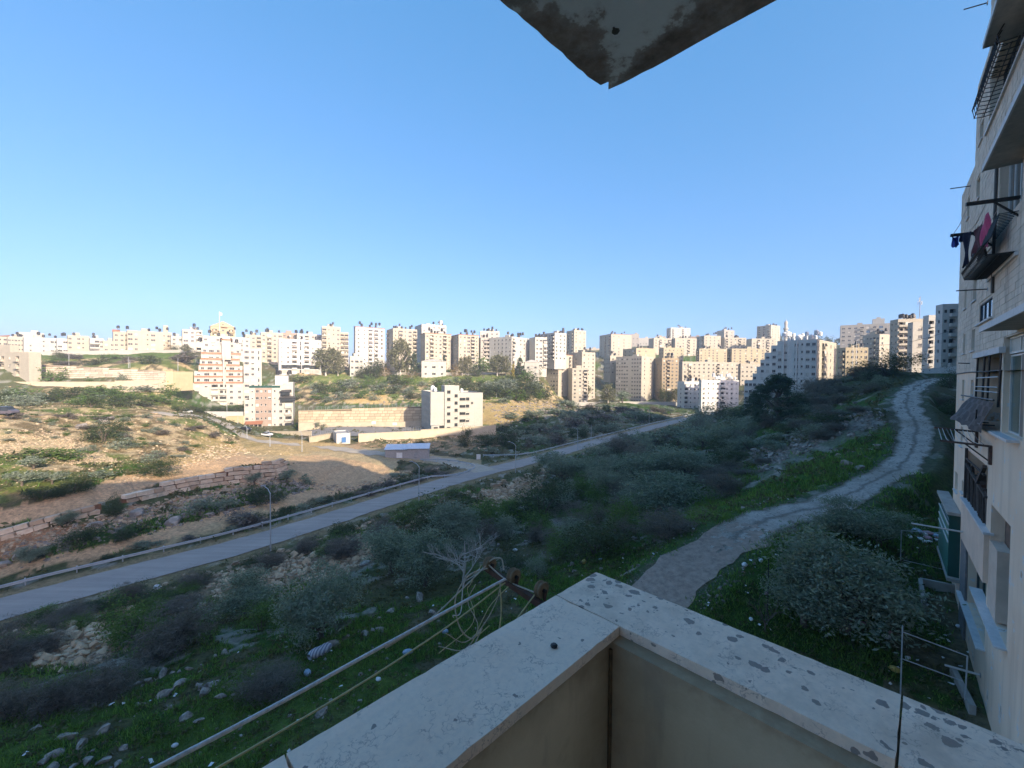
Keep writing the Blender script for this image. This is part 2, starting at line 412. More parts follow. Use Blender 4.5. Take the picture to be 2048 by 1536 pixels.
# ---------------------------------------------------------------- terrain
def sstep(a, b, x):
    t = np.clip((x - a) / (b - a), 0, 1); return t * t * (3 - 2 * t)
ROAD = [on_z(px, py, -24.0)[:2] for px, py in ((-620, 1440), (-300, 1324), (0, 1218), (270, 1146), (540, 1074), (840, 980), (950, 948), (1050, 924), (1150, 896), (1250, 869), (1330, 848), (1400, 831), (1446, 821))]
TRACK_PY = [(1205, 1300, 25.0), (1330, 1172, 28.0), (1440, 1090, 31.5), (1530, 1040, 35.0), (1640, 1012, 38.0), (1740, 966, 43.0), (1806, 925, 48.0), (1832, 880, 54.0), (1826, 840, 61.0), (1812, 806, 69.0), (1822, 782, 79.0), (1850, 764, 93.0), (1885, 756, 107.0)]
TRACK = [P(*a) for a in TRACK_PY]
CREST = [P(1790, 756, 122), P(1860, 748, 117), P(1915, 747, 111), P(1990, 748, 104)]
ctl = []     # (x, y, z)
def c(px, py, Y): ctl.append(P(px, py, Y))
for a in TRACK: ctl.append(a)
for a in CREST: ctl.append(a)
for a in ROAD[1:]: ctl.append(np.array([a[0], a[1], -24.0]))
for q in ((0, 1536, 17.5), (-300, 1536, 18.5), (300, 1536, 17.2), (600, 1500, 17.2), (150, 1440, 21), (450, 1330, 25.5), (100, 1340, 26.5), (300, 1250, 34),
          (-300, 1400, 24), (640, 1290, 27.5), (800, 1200, 35), (950, 1150, 40), (620, 1180, 44), (1100, 1100, 42), (1180, 1060, 50), (1250, 1130, 33), (900, 1040, 66), (760, 1090, 54), (1010, 990, 82),
          (1850, 1350, 20.6), (1600, 1300, 22.5), (1930, 1240, 24.5), (1700, 1180, 27), (1900, 1060, 36), (1540, 1130, 28.5), (1800, 1010, 42),
          (1880, 900, 55), (1890, 820, 72),
          # gully with olives and the slope that climbs to the right
          (1200, 980, 86), (1200, 940, 104), (1120, 930, 112), (1300, 905, 124), (1300, 960, 86), (1400, 960, 70), (1400, 890, 112), (1480, 960, 58), (1350, 1020, 60), (1500, 1000, 47),
          (1600, 950, 50), (1700, 890, 58), (1600, 880, 72), (1700, 820, 80), (1560, 850, 95), (1640, 800, 105), (1740, 770, 104), (1780, 740, 118), (1700, 752, 128), (1620, 785, 128), (1500, 850, 125), (1480, 838, 160), (1440, 860, 140),
          (1660, 1000, 42),
          # beyond the road, left
          (0, 1145, 48.5), (-300, 1240, 42), (300, 1076, 58), (550, 1010, 74), (0, 1085, 52.5), (250, 1010, 63), (400, 975, 75), (600, 950, 92), (-300, 1130, 46),
          (0, 1018, 55.5), (150, 975, 62.5), (300, 946, 77), (430, 915, 96), (540, 900, 118), (620, 900, 130), (720, 905, 130), (640, 965, 92), (760, 945, 103), (800, 925, 115), (900, 925, 117), (960, 930, 113),
          (0, 960, 62), (0, 900, 76), (0, 830, 96), (-300, 840, 92), (-300, 960, 60), (200, 930, 76), (200, 870, 96), (200, 832, 112), (350, 900, 98), (400, 842, 132), (440, 880, 120), (480, 905, 114),
          (100, 800, 140), (300, 808, 160), (0, 800, 132), (-300, 800, 130), (60, 776, 176), (330, 780, 180), (200, 780, 180), (-300, 770, 170), (370, 828, 168), (420, 832, 165), (460, 850, 150), (500, 880, 140), (560, 885, 137),
          (200, 738, 206), (330, 742, 206), (-300, 720, 200), (90, 730, 210), (240, 718, 235), (300, 708, 255), (150, 709, 262), (360, 705, 262), (430, 815, 214), (330, 815, 190), (520, 815, 225),
          # school yard, hillside behind
          (540, 858, 190), (600, 856, 196), (700, 860, 180), (800, 856, 188), (860, 864, 170), (960, 864, 172), (1000, 850, 190), (780, 880, 150), (680, 890, 142), (880, 895, 142), (640, 875, 160), (980, 890, 146),
          (600, 800, 232), (700, 806, 216), (830, 806, 216), (640, 770, 262), (740, 768, 268), (860, 785, 240), (860, 760, 276), (960, 770, 262), (960, 800, 225), (1040, 775, 262), (1060, 800, 244), (1000, 828, 205), (1100, 806, 262),
          (600, 748, 272), (700, 745, 296), (850, 742, 300), (1000, 742, 300), (1060, 745, 300), (560, 750, 270),
          (1000, 920, 122), (1060, 880, 155), (1100, 850, 195), (1150, 826, 235), (1160, 860, 180), (1250, 825, 255), (1250, 845, 215), (1330, 812, 290), (1350, 826, 266), (1400, 815, 285), (1200, 806, 310), (1290, 806, 318),
          (1150, 715, 440), (1190, 700, 560), (1200, 765, 372), (1200, 735, 420), (1300, 720, 420), (1400, 740, 400), (1420, 700, 470), (1500, 700, 470), (780, 735, 330), (600, 735, 320), (1000, 735, 330), (1090, 735, 345), (1480, 810, 255), (1540, 815, 185), (1600, 800, 170)):
    c(*q)
NFIRM = len(ctl)
for b in B:
    if b['Y'] < 300 and b['name'] == AB or b['c'] in (1116, 1163, 1282, 1323): ctl.append(np.array([b['C'][0], b['C'][1], b['C'][2]]))
NSOFT = len(ctl)
for az, r, z in ((-80, 20, -16), (-80, 60, -14), (-80, 150, -8), (-80, 300, 8), (75, 18, -14), (80, 60, -6), (80, 150, 2), (75, 300, 12), (120, 20, -12), (-120, 20, -14), (180, 20, -11), (180, 80, -4), (120, 80, -3), (-120, 80, -8),
                 (180, 300, 5), (120, 300, 5), (-120, 300, 0), (-60, 500, 6), (-45, 520, 10), (-30, 520, 12), (-15, 560, 10), (0, 700, 25), (25, 900, 52), (45, 700, 40), (-60, 1500, -20), (-30, 1500, -20), (0, 1500, 10), (30, 1500, 25), (60, 1500, 20), (100, 1500, 20), (180, 1500, 20), (-100, 1500, 20), (0, 3, -15), (-40, 6, -15.5), (40, 6, -14.5)):
    a = az * D2R; ctl.append(np.array([r * sin(a), r * cos(a), z]))
ctl = np.array(ctl)
def uv(x, y):
    return np.arctan2(x, y) * 1.3, np.log(np.hypot(x, y) + 1e-6)
def tps_fit(x, y, z, lam):
    u, v = uv(x, y); n = len(u)
    d2 = (u[:, None] - u) ** 2 + (v[:, None] - v) ** 2
    K = .5 * d2 * np.log(d2 + 1e-12) + np.diag(lam)
    Q = np.stack([np.ones(n), u, v], 1)
    A = np.block([[K, Q], [Q.T, np.zeros((3, 3))]])
    s = np.linalg.solve(A, np.concatenate([z, np.zeros(3)]))
    return u, v, s
LAM = np.full(len(ctl), 4e-4); LAM[NFIRM:NSOFT] = 4e-3
_TU, _TV, _TS = tps_fit(ctl[:, 0], ctl[:, 1], ctl[:, 2], LAM)
def tps(x, y):
    u, v = uv(x, y); out = np.empty(u.shape).ravel(); uf = u.ravel(); vf = v.ravel()
    for i in range(0, len(uf), 40000):
        d2 = (uf[i:i + 40000, None] - _TU) ** 2 + (vf[i:i + 40000, None] - _TV) ** 2
        out[i:i + 40000] = (.5 * d2 * np.log(d2 + 1e-12)) @ _TS[:-3] + _TS[-3] + _TS[-2] * uf[i:i + 40000] + _TS[-1] * vf[i:i + 40000]
    return out.reshape(u.shape)
def poly_dist(x, y, pts):
    """distance to a polyline, and the running parameter and height at the nearest point"""
    best = np.full(x.shape, 1e9); bz = np.zeros(x.shape)
    for a, b in zip(pts[:-1], pts[1:]):
        a = np.asarray(a, float); b = np.asarray(b, float)
        d = b[:2] - a[:2]; L2 = d @ d
        t = np.clip(((x - a[0]) * d[0] + (y - a[1]) * d[1]) / L2, 0, 1)
        dd = np.hypot(x - a[0] - t * d[0], y - a[1] - t * d[1])
        m = dd < best
        best = np.where(m, dd, best)
        if len(a) > 2: bz = np.where(m, a[2] + t * (b[2] - a[2]), bz)
    return best, bz
def smooth_poly(pts, n=8):
    """Catmull-Rom through the points"""
    pts = [np.asarray(p, float) for p in pts]; out = []
    q = [2 * pts[0] - pts[1]] + pts + [2 * pts[-1] - pts[-2]]
    for i in range(1, len(q) - 2):
        for k in range(n):
            t = k / n
            out.append(.5 * (2 * q[i] + (q[i + 1] - q[i - 1]) * t + (2 * q[i - 1] - 5 * q[i] + 4 * q[i + 1] - q[i + 2]) * t * t + (-q[i - 1] + 3 * q[i] - 3 * q[i + 1] + q[i + 2]) * t ** 3))
    out.append(pts[-1]); return out
ROAD_S = smooth_poly([np.array([a[0], a[1], -24.0]) for a in ROAD], 5)
TRACK_S = smooth_poly(TRACK, 6)
CREST_S = smooth_poly(CREST, 5)

az = np.unique(np.concatenate([np.linspace(-180, -64, 40), np.linspace(-64, 60, 860), np.linspace(60, 180, 40)]))[:-1] * D2R
lr = np.concatenate([np.linspace(log(2.5), log(9), 14)[:-1], np.linspace(log(9), log(420), 470)[:-1], np.linspace(log(420), log(3200), 60)])
RR, AA = np.meshgrid(np.exp(lr), az, indexing='ij')
GX, GY = RR * np.sin(AA), RR * np.cos(AA)
GZ = tps(GX, GY)
GZ = np.clip(GZ, -30, 120)
YARD = [P(585, 866, 160)[:2], P(850, 866, 164)[:2], P(856, 858, 191)[:2], P(590, 858, 187.5)[:2]]
def quad_dist(x, y, q):
    d = np.full(x.shape, 1e9)
    for i in range(4):
        a, b = q[i], q[(i + 1) % 4]; e = b - a; L = np.hypot(*e); d = np.minimum(d, (e[0] * (y - a[1]) - e[1] * (x - a[0])) / L)
    return d          # positive inside
wY = sstep(-7, 0, quad_dist(GX, GY, YARD)); GZ = GZ * (1 - wY) + np.minimum(GZ, -24.3) * wY * (GZ < -24.3) + -24.3 * wY * (GZ >= -24.3)
dR, _ = poly_dist(GX, GY, ROAD_S)
dT, zT = poly_dist(GX, GY, TRACK_S)
dC, zC = poly_dist(GX, GY, CREST_S)
rough = np.clip(RR / 40, .35, 1.2) * (fbm(GX / 14, GY / 14, 3) - .5) * 1.7 + (fbm(GX / 3.1 + 40, GY / 3.1, 3) - .5) * .75 + (fbm(GX / .9, GY / .9 + 70, 2) - .5) * .22 * (RR < 120)
rough *= (1 - wY) * sstep(3.2, 7, dR) * sstep(2.0, 4.5, dT) * sstep(3, 7, dC)
GZ = GZ + rough * np.where(RR > 600, .3, 1.0)
wR = 1 - sstep(5.2, 11, dR); GZ = GZ * (1 - wR) + (-24.08) * wR
wT = 1 - sstep(2.4, 4.5, dT); GZ = GZ * (1 - wT) + (zT - .06) * wT
wC = 1 - sstep(3.6, 8, dC); GZ = GZ * (1 - wC) + (zC - .06) * wC
NA = len(az)
def H(x, y):
    """ground height under a point"""
    x = np.asarray(x, float); y = np.asarray(y, float)
    a = np.arctan2(x, y); l = np.log(np.maximum(np.hypot(x, y), 2.6))
    i = np.clip(np.searchsorted(lr, l) - 1, 0, len(lr) - 2)
    j = np.searchsorted(az, a) - 1; j = np.where(j < 0, NA - 1, j); j2 = (j + 1) % NA
    fi = np.clip((l - lr[i]) / (lr[i + 1] - lr[i]), 0, 1); da = (az[j2] - az[j]) % (2 * pi); fj = ((a - az[j]) % (2 * pi)) / da
    return (GZ[i, j] * (1 - fi) + GZ[i + 1, j] * fi) * (1 - fj) + (GZ[i, j2] * (1 - fi) + GZ[i + 1, j2] * fi) * fj
_YS = np.exp(np.linspace(log(7), log(900), 1500))
def G(px, py):
    """the point of the ground seen along a sight line"""
    d = ray(px, py); d = d / d[1]
    X = _YS * d[0]; Z = _YS * d[2]
    below = np.nonzero(Z < H(X, _YS))[0]
    k = below[0] if len(below) else len(_YS) - 1
    if k > 0:
        a, b2 = _YS[k - 1], _YS[k]
        for _ in range(12):
            m = .5 * (a + b2)
            if m * d[2] < float(H(m * d[0], m)): b2 = m
            else: a = m
        Y = b2
    else: Y = _YS[0]
    return np.array([Y * d[0], Y, float(H(Y * d[0], Y))])
# ---------------------------------------------------------------- ground colour: what grows or lies where
GPX, GPY = proj(np.stack([GX, GY, GZ], -1))
GPX = np.where(GY > 1, GPX, -9999)
def inpoly(x, y, pts):
    r = np.zeros(x.shape, bool); n = len(pts)
    for i in range(n):
        x1, y1 = pts[i]; x2, y2 = pts[(i + 1) % n]
        if y1 == y2: continue
        r ^= ((y1 > y) != (y2 > y)) & (x < (x2 - x1) * (y - y1) / (y2 - y1) + x1)
    return r
GRASS = np.array((.052, .111, .018)); GRASS2 = np.array((.111, .163, .033)); SCRUB = np.array((.137, .117, .065)); DIRT = np.array((.62, .41, .24)); SAND = np.array((.56, .43, .25))
ROCK = np.array((.37, .345, .31)); GREY = np.array((.30, .295, .29)); OCHRE = np.array((.52, .37, .17)); SOIL = np.array((.143, .111, .072)); OLIVE = np.array((.098, .111, .046)); PALE = np.array((.40, .36, .29)); REDD = np.array((.40, .215, .12))
n1 = fbm(GX / 9, GY / 9, 4); n2 = fbm(GX / 2.2 + 31, GY / 2.2 + 5, 4); n3 = fbm(GX / 25 + 3, GY / 25, 3); n4 = fbm(GX / .7, GY / .7, 2)
def w3(w): return w[..., None]
base = OLIVE + (SCRUB - OLIVE) * w3(sstep(.35, .65, n1))
base = base + (GRASS - base) * w3(sstep(.47, .60, n3 * .5 + n2 * .5))
base = base + (ROCK - base) * w3(sstep(.60, .70, n2) * .75)
GCOL = base
wig = (n1 - .5) * 26 + (n2 - .5) * 12
def zone(pts, col, soft=1.0, jit=1.0, edge=None):
    """a patch of ground with ragged edges"""
    global GCOL
    k = np.clip(8 * 50 / np.maximum(RR, 5), .15, 3) * jit
    m = inpoly(GPX + wig * k * .6, GPY + (n1 - .5) * 14 * k * .6 + (n2 - .5) * 8 * k * .6, pts).astype(float) * soft
    GCOL = GCOL + (np.asarray(col) - GCOL) * w3(m)
def mottle(pts, col, thr=.5, wdt=.08, nz=None, amt=1.0):
    global GCOL
    nz = n2 if nz is None else nz
    m = inpoly(GPX + wig * .5, GPY + wig * .25, pts) * sstep(thr - wdt, thr + wdt, nz) * amt
    GCOL = GCOL + (np.asarray(col) - GCOL) * w3(m)
SUNHILL = [(-400, 822), (0, 824), (300, 826), (400, 838), (470, 872), (500, 905), (430, 918), (330, 950), (200, 965), (0, 1010), (-400, 1110)]
zone(SUNHILL, np.array((.23, .17, .085)))
mottle(SUNHILL, SAND, .50, .07, n2, .9)
mottle(SUNHILL, GRASS2, .62, .06, n1, .75)
zone([(-400, 880), (0, 876), (110, 862), (200, 905), (250, 930), (150, 930), (0, 915), (-400, 930)], SAND * 1.03, .9)
mottle([(-400, 880), (0, 876), (110, 862), (200, 905), (250, 930), (150, 930), (0, 915), (-400, 930)], SCRUB, .56, .05, n2, .8)
zone([(380, 880), (470, 880), (500, 905), (430, 916), (320, 950), (300, 930)], OCHRE * .95, .7)
zone([(-400, 925), (0, 910), (120, 905), (170, 912), (60, 930), (0, 945), (-400, 960)], GRASS2, .85)
zone([(-400, 970), (0, 945), (160, 940), (340, 930), (340, 945), (180, 965), (0, 985), (-400, 1040)], GRASS2 * .9, .8)
zone([(60, 990), (180, 955), (330, 930), (350, 940), (240, 975), (120, 995)], GRASS * .9, .8)
HILL2 = [(-400, 780), (360, 776), (380, 815), (340, 826), (0, 824), (-400, 822)]
zone(HILL2, np.array((.21, .165, .08))); mottle(HILL2, GRASS2, .48, .08, n1, .9); mottle(HILL2, SAND, .58, .05, n2, .8)
zone([(80, 704), (385, 703), (390, 722), (240, 725), (80, 722)], GRASS2 * 1.05, .95)
zone([(80, 720), (385, 720), (390, 745), (80, 738)], SCRUB); mottle([(80, 716), (385, 716), (390, 745), (80, 738)], SAND, .52, .06, n2, .9); mottle([(80, 716), (385, 716), (390, 745), (80, 738)], GRASS2, .54, .06, n1, .8)
CH = [(590, 745), (1060, 742), (1130, 800), (1000, 845), (965, 830), (840, 806), (590, 808)]
zone(CH, SCRUB); mottle(CH, GRASS2, .47, .06, n1, .85); mottle(CH, SAND, .54, .06, n2, .85)
zone([(590, 750), (800, 748), (1050, 748), (1060, 760), (900, 766), (700, 765), (590, 765)], GRASS2 * 1.1, .75)
zone([(690, 790), (775, 788), (775, 806), (690, 806)], OCHRE * 1.1); 
zone([(965, 805), (1130, 803), (1100, 815), (1010, 850), (965, 850)], OCHRE * .9, .75)
# right-hand gully and slope
GUL = [(1000, 1000), (1120, 910), (1300, 880), (1440, 830), (1500, 830), (1640, 760), (1790, 735), (1790, 860), (1700, 950), (1450, 1040), (1200, 1160), (1000, 1150)]
zone(GUL, OLIVE * .9); mottle(GUL, SCRUB * .9, .50, .08, n1, .8); mottle(GUL, GRASS * 1.2, .47, .06, n3, .9); mottle(GUL, ROCK * .9, .60, .05, n2, .8)
zone([(1430, 1010), (1640, 920), (1780, 850), (1790, 930), (1640, 985), (1440, 1060), (1300, 1130), (1180, 1170), (1200, 1130), (1340, 1060)], GRASS * 1.25, .9)
zone([(1500, 940), (1620, 870), (1740, 830), (1770, 850), (1640, 900), (1520, 965)], ROCK * .75, .5)
zone([(1640, 750), (1790, 738), (1840, 745), (1850, 752), (1790, 790), (1700, 800), (1640, 790)], OLIVE * .8, .8)
# near grass under the balcony
NEAR = [(-500, 1420), (0, 1440), (180, 1400), (400, 1330), (620, 1260), (840, 1200), (1000, 1150), (1250, 1100), (1250, 1300), (700, 1640), (-500, 1700)]
zone(NEAR, GRASS * 1.1, .92); mottle(NEAR, SOIL, .60, .06, n2, .8); mottle(NEAR, GRASS2 * .9, .56, .05, n1, .7)
zone([(1380, 1200), (1520, 1080), (1780, 1020), (1900, 1010), (2100, 1300), (2100, 1640), (1400, 1640), (1300, 1300)], GRASS * .9, .9)
mottle([(1780, 1200), (1960, 1180), (2060, 1500), (1760, 1450)], SOIL * 1.4, .46, .06, n2, .8)
# road banks
BANK = [(-300, 1320), (0, 1248), (300, 1170), (560, 1102), (850, 1010), (960, 975), (1090, 940), (1080, 990), (960, 1010), (760, 1120), (600, 1190), (400, 1240), (200, 1330), (0, 1340)]
zone(BANK, OLIVE); mottle(BANK, SOIL * 1.5, .47, .06, n2, .9); mottle(BANK, GRASS * 1.1, .55, .05, n1, .9)
zone([(180, 1220), (260, 1200), (290, 1240), (215, 1330), (60, 1335), (20, 1300), (110, 1260)], DIRT * .8, .85)
zone([(560, 1120), (740, 1070), (760, 1110), (600, 1175), (380, 1210), (400, 1170)], SOIL * 2.0, .6)
zone([(960, 985), (1090, 945), (1090, 985), (1000, 1015)], DIRT * .65, .7)
FARB = [(-300, 1250), (0, 1180), (250, 1112), (540, 1035), (700, 985), (840, 940), (900, 925), (830, 925), (700, 990), (550, 1012), (300, 1082), (0, 1150), (-300, 1230)]
zone(FARB, OLIVE * .9); mottle(FARB, DIRT * .8, .55, .06, n2, .7)
VAL = [(-300, 1170), (0, 1090), (200, 1050), (430, 985), (560, 960), (640, 965), (560, 1005), (400, 1040), (130, 1105), (0, 1135), (-300, 1210)]
zone(VAL, GRASS * .9); mottle(VAL, ROCK * .8, .56, .06, n2, .9); mottle(VAL, SCRUB, .52, .05, n1, .6)
zone([(-300, 1140), (0, 1080), (130, 1050), (300, 1005), (560, 945), (570, 955), (400, 990), (200, 1040), (60, 1105), (-300, 1180)], REDD * 1.1, .85)
# bare earth
UP = [(-300, 1132), (0, 1064), (100, 1032), (205, 1006), (245, 994), (330, 970), (400, 953), (470, 937), (530, 926), (585, 917), (600, 888), (470, 903), (330, 937), (200, 966), (100, 994), (0, 1021), (-300, 1098)]
zone(UP, DIRT * 1.0, .95, .5)
LOW = [(-300, 1240), (0, 1152), (300, 1086), (420, 1060), (560, 1016), (700, 985), (640, 975), (530, 1000), (420, 1030), (130, 1103), (0, 1130), (-300, 1210)]
zone(LOW, DIRT * 1.02, .95, .45)
zone([(300, 1090), (400, 1055), (520, 1015), (560, 1030), (430, 1065), (285, 1105)], SAND * .85, .8, .5)
zone([(470, 905), (540, 885), (600, 885), (700, 890), (800, 900), (900, 915), (960, 925), (960, 937), (900, 930), (800, 920), (790, 950), (700, 985), (620, 975), (590, 930)], SAND * .88, .97, .4)
zone([(580, 912), (650, 910), (780, 935), (780, 950), (690, 985), (620, 975), (570, 960)], DIRT * .95, .8, .5)
zone([(480, 868), (600, 880), (700, 890), (680, 900), (560, 912), (470, 902)], OCHRE * 1.02, .7, .4)
zone([(690, 885), (1000, 865), (1000, 890), (900, 905), (800, 898), (690, 893)], DIRT * .75, .8); mottle([(690, 885), (1000, 865), (1000, 890), (900, 905), (800, 898), (690, 893)], OLIVE, .52, .05, n2, .7)
zone([(850, 912), (960, 918), (965, 945), (900, 962), (880, 960), (925, 935)], SAND * .8, .9, .3)
zone([(700, 985), (830, 930), (920, 930), (940, 938), (840, 975), (640, 1020), (560, 1020)], SOIL * 1.1, .6)
m = (dR > 2.2) * (1 - sstep(4.0, 6.4, dR + (n2 - .5) * 3.5)) * np.where(GX * .79 - GY * .61 < ROAD_S[20][0] * .79 - ROAD_S[20][1] * .61, .9, .55)
GCOL = GCOL + (SAND * .62 - GCOL) * w3(m)
m = 1 - sstep(2.0, 3.3, dT + (n2 - .5) * 1.8)
GCOL = GCOL + (GREY * .8 - GCOL) * w3(m * .2)
FAR = RR > 500
GCOL = np.where(w3(FAR), OLIVE * .9 + (SAND - OLIVE) * w3(sstep(.5, .7, n1) * .5), GCOL)
GCOL = np.clip(GCOL * w3(.8 + .4 * n4), .004, .9)

nr = len(lr)
ii, jj = np.meshgrid(np.arange(nr - 1), np.arange(NA), indexing='ij')
k00 = (ii * NA + jj).ravel(); k01 = (ii * NA + (jj + 1) % NA).ravel()
F = np.stack([k00, k00 + NA, k01 + NA, k01], 1)
V = np.stack([GX, GY, GZ], -1).reshape(-1, 3)
t = NT('ground_cover')
at = t.n('ShaderNodeAttribute', attribute_name='ground')
fine = t.noise(2.5, 6, .7); finer = t.noise(14, 3, .7)
c0 = t.mix(t.ramp(fine, [(.32, .0), (.68, 1.)]), t.mix(1.0, at.outputs['Color'], (.58, .60, .60), 'MULTIPLY'), t.mix(1.0, at.outputs['Color'], (1.30, 1.26, 1.2), 'MULTIPLY'))
c0 = t.mix(t.ramp(finer, [(.60, 0.), (.72, .45)]), c0, t.mix(.5, c0, (.36, .33, .28)))
t.color(c0); t.set(Roughness=.95); t.b.inputs['Specular IOR Level'].default_value = .1
t.bump(t.math('ADD', fine, t.math('MULTIPLY', finer, .4)), .9, .35)
me = np_mesh('ground', V, F, ['ground_cover'], smooth=True)
ca = me.color_attributes.new('ground', 'FLOAT_COLOR', 'POINT')
cc = np.ones((len(V), 4), np.float32); cc[:, :3] = GCOL.reshape(-1, 3)
ca.data.foreach_set('color', cc.ravel())
ground = link('ground', me, kind='structure')

# ---------------------------------------------------------------- road, track, paths
def ribbon(name, pts, half, mat_, lift=.05, cross=6, edge=.0, zfix=None, seed=0, kind='structure', fray=0):
    pts = [np.asarray(p, float) for p in pts]; n = len(pts); Vv = []; rg = np.random.default_rng(seed)
    # resample
    seg = [0]
    for a, b in zip(pts[:-1], pts[1:]): seg.append(seg[-1] + float(np.linalg.norm(b[:2] - a[:2])))
    L = seg[-1]; step = max(.35, half * .16) if edge else max(.6, half * .35); m = int(L / step) + 2
    s = np.linspace(0, L, m); X = np.interp(s, seg, [p[0] for p in pts]); Y = np.interp(s, seg, [p[1] for p in pts])
    tx = np.gradient(X); ty = np.gradient(Y); q = np.hypot(tx, ty); tx /= q; ty /= q
    wl = half + edge * (2 * fbm(s / 2.5 + seed * 7, s * 0 + 3, 3) - 1) * 2; wr_ = half + edge * (2 * fbm(s / 2.5 + seed * 7, s * 0 + 53, 3) - 1) * 2
    jag = np.random.default_rng(seed + 50); wl = wl + edge * .9 * (fbm(s / .6 + 9, s * 0 + 21, 2) - .5); wr_ = wr_ + edge * .9 * (fbm(s / .6 + 9, s * 0 + 77, 2) - .5)
    rows = []
    for k in range(cross + 1):
        f = k / cross; off = -wl + (wl + wr_) * f
        x = X + ty * off; y = Y - tx * off
        z = H(x, y) + lift if zfix is None else np.full(m, zfix)
        rows.append(np.stack([x, y, z], -1))
    A = np.stack(rows, 1)                     # m, cross+1, 3
    U = np.tile(np.linspace(0, 1, cross + 1), (m, 1)).astype(np.float32)
    idx = np.arange(m * (cross + 1)).reshape(m, cross + 1)
    Fq = np.stack([idx[:-1, :-1], idx[:-1, 1:], idx[1:, 1:], idx[1:, :-1]], -1).reshape(-1, 4)
    if fray:      # a worn start: the gravel thins out into the dirt
        q = np.repeat(np.arange(m - 1), cross); nzq = fbm(A[:-1, :-1, 0].ravel() * 1.1, A[:-1, :-1, 1].ravel() * 1.1, 3) + rg.random(len(q)) * .18 - .09; Fq = Fq[(q > fray) | (nzq > .75 - .5 * q / fray)]
    me = np_mesh(name, A.reshape(-1, 3), Fq, [mat_], smooth=True); me.attributes.new('across', 'FLOAT', 'POINT').data.foreach_set('value', U.ravel())
    return link(name, me, kind=kind)
t = NT('asphalt'); mp = t.n('ShaderNodeMapping'); mp.inputs['Rotation'].default_value = (0, 0, radians(-52)); mp.inputs['Scale'].default_value = (.06, 1.1, 1); t.l(t.co(), mp.inputs['Vector']); a1 = t.math('ADD', t.math('MULTIPLY', t.noise(1.0, 4, .6, mp.outputs[0]), .6), t.math('MULTIPLY', t.noise(.25, 5, .7), .4)); a2 = t.noise(30, 2, .7)
t.color(t.mix(t.ramp(a2, [(.3, 0.), (.7, .35)]), t.mix(t.ramp(a1, [(.38, 0.), (.62, 1.)]), (.22, .195, .175), (.335, .295, .26)), (.42, .37, .32))); t.set(Roughness=.85); t.bump(a2, .3, .01)
t = NT('gravel_track'); a1 = t.noise(.5, 6, .7); a2 = t.noise(5, 5, .8); a3 = t.noise(.16, 3, .5); a4 = t.noise(1.6, 5, .75)
g0 = t.mix(t.ramp(a1, [(.35, 0.), (.62, 1.)]), (.46, .40, .345), (.68, .60, .53))
g0 = t.mix(t.ramp(a4, [(.56, 0.), (.66, .8)]), g0, (.20, .16, .125))
g0 = t.mix(t.ramp(a2, [(.53, 0.), (.60, .8)]), g0, (.68, .62, .56)); g0 = t.mix(t.ramp(a2, [(.36, .8), (.43, 0.)]), g0, (.13, .105, .085))
g0 = t.mix(t.ramp(a3, [(.50, 0.), (.66, .5)]), g0, (.36, .27, .19))
ua = t.n('ShaderNodeAttribute', attribute_name='across').outputs['Fac']
wob = t.math('MULTIPLY', t.math('SUBTRACT', t.noise(.8, 5, .7), .5), .7)
mid = t.math('ABSOLUTE', t.math('ADD', t.math('SUBTRACT', ua, .5), t.math('MULTIPLY', wob, .35)))
g0 = t.mix(t.ramp(mid, [(.0, .75), (.035, .5), (.09, 0.)]), g0, (.17, .14, .11))
edg = t.math('ADD', mid, t.math('MULTIPLY', wob, .25))
g0 = t.mix(t.ramp(edg, [(.36, 0.), (.44, .6), (.5, .95)]), g0, (.16, .14, .085))
t.color(g0); t.set(Roughness=.95); t.bump(t.math('ADD', t.math('ADD', a1, a2), a4), 1.0, .3)
simple('dirt_track', (.31, .225, .175), .95, .32, 2.5, bump=.5)
simple('concrete', (.33, .31, .28), .9, .2, 1.5, bump=.2)
simple('dirt_path', (.37, .26, .16), .95, .2, 1.2, bump=.5)
simple('pale_road', (.40, .34, .26), .95, .14, .8, bump=.3)
ribbon('road', ROAD_S, 3.05, 'asphalt', zfix=-24.0, cross=4, edge=.14, seed=2)
ribbon('gravel_track', TRACK_S[11:], 1.85, 'gravel_track', .054, 16, .30, seed=3, fray=22)
ribbon('dirt_track', TRACK_S[:22], 2.1, 'dirt_track', .05, 8, .30, seed=4)
ribbon('crest_road', CREST_S, 3.4, 'asphalt', .06, 5, .1, seed=5)
acc = smooth_poly([G(*p) for p in ((320, 829), (380, 829), (425, 836), (455, 852), (490, 872), (540, 885), (600, 890))], 6)
ribbon('access_road', acc, 2.8, 'pale_road', .08, 5, .2, seed=9)
dr = smooth_poly([G(*p) for p in ((640, 893), (720, 903), (800, 912), (870, 920), (930, 932), (972, 943))], 6)
ribbon('dirt_road', dr, 3.0, 'pale_road', .09, 6, .5, seed=21)
fp = smooth_poly([G(*p) for p in ((40, 829), (150, 831), (240, 832), (325, 832))], 5)
ribbon('footpath', fp, .9, 'dirt_path', .08, 4, .2, seed=12)
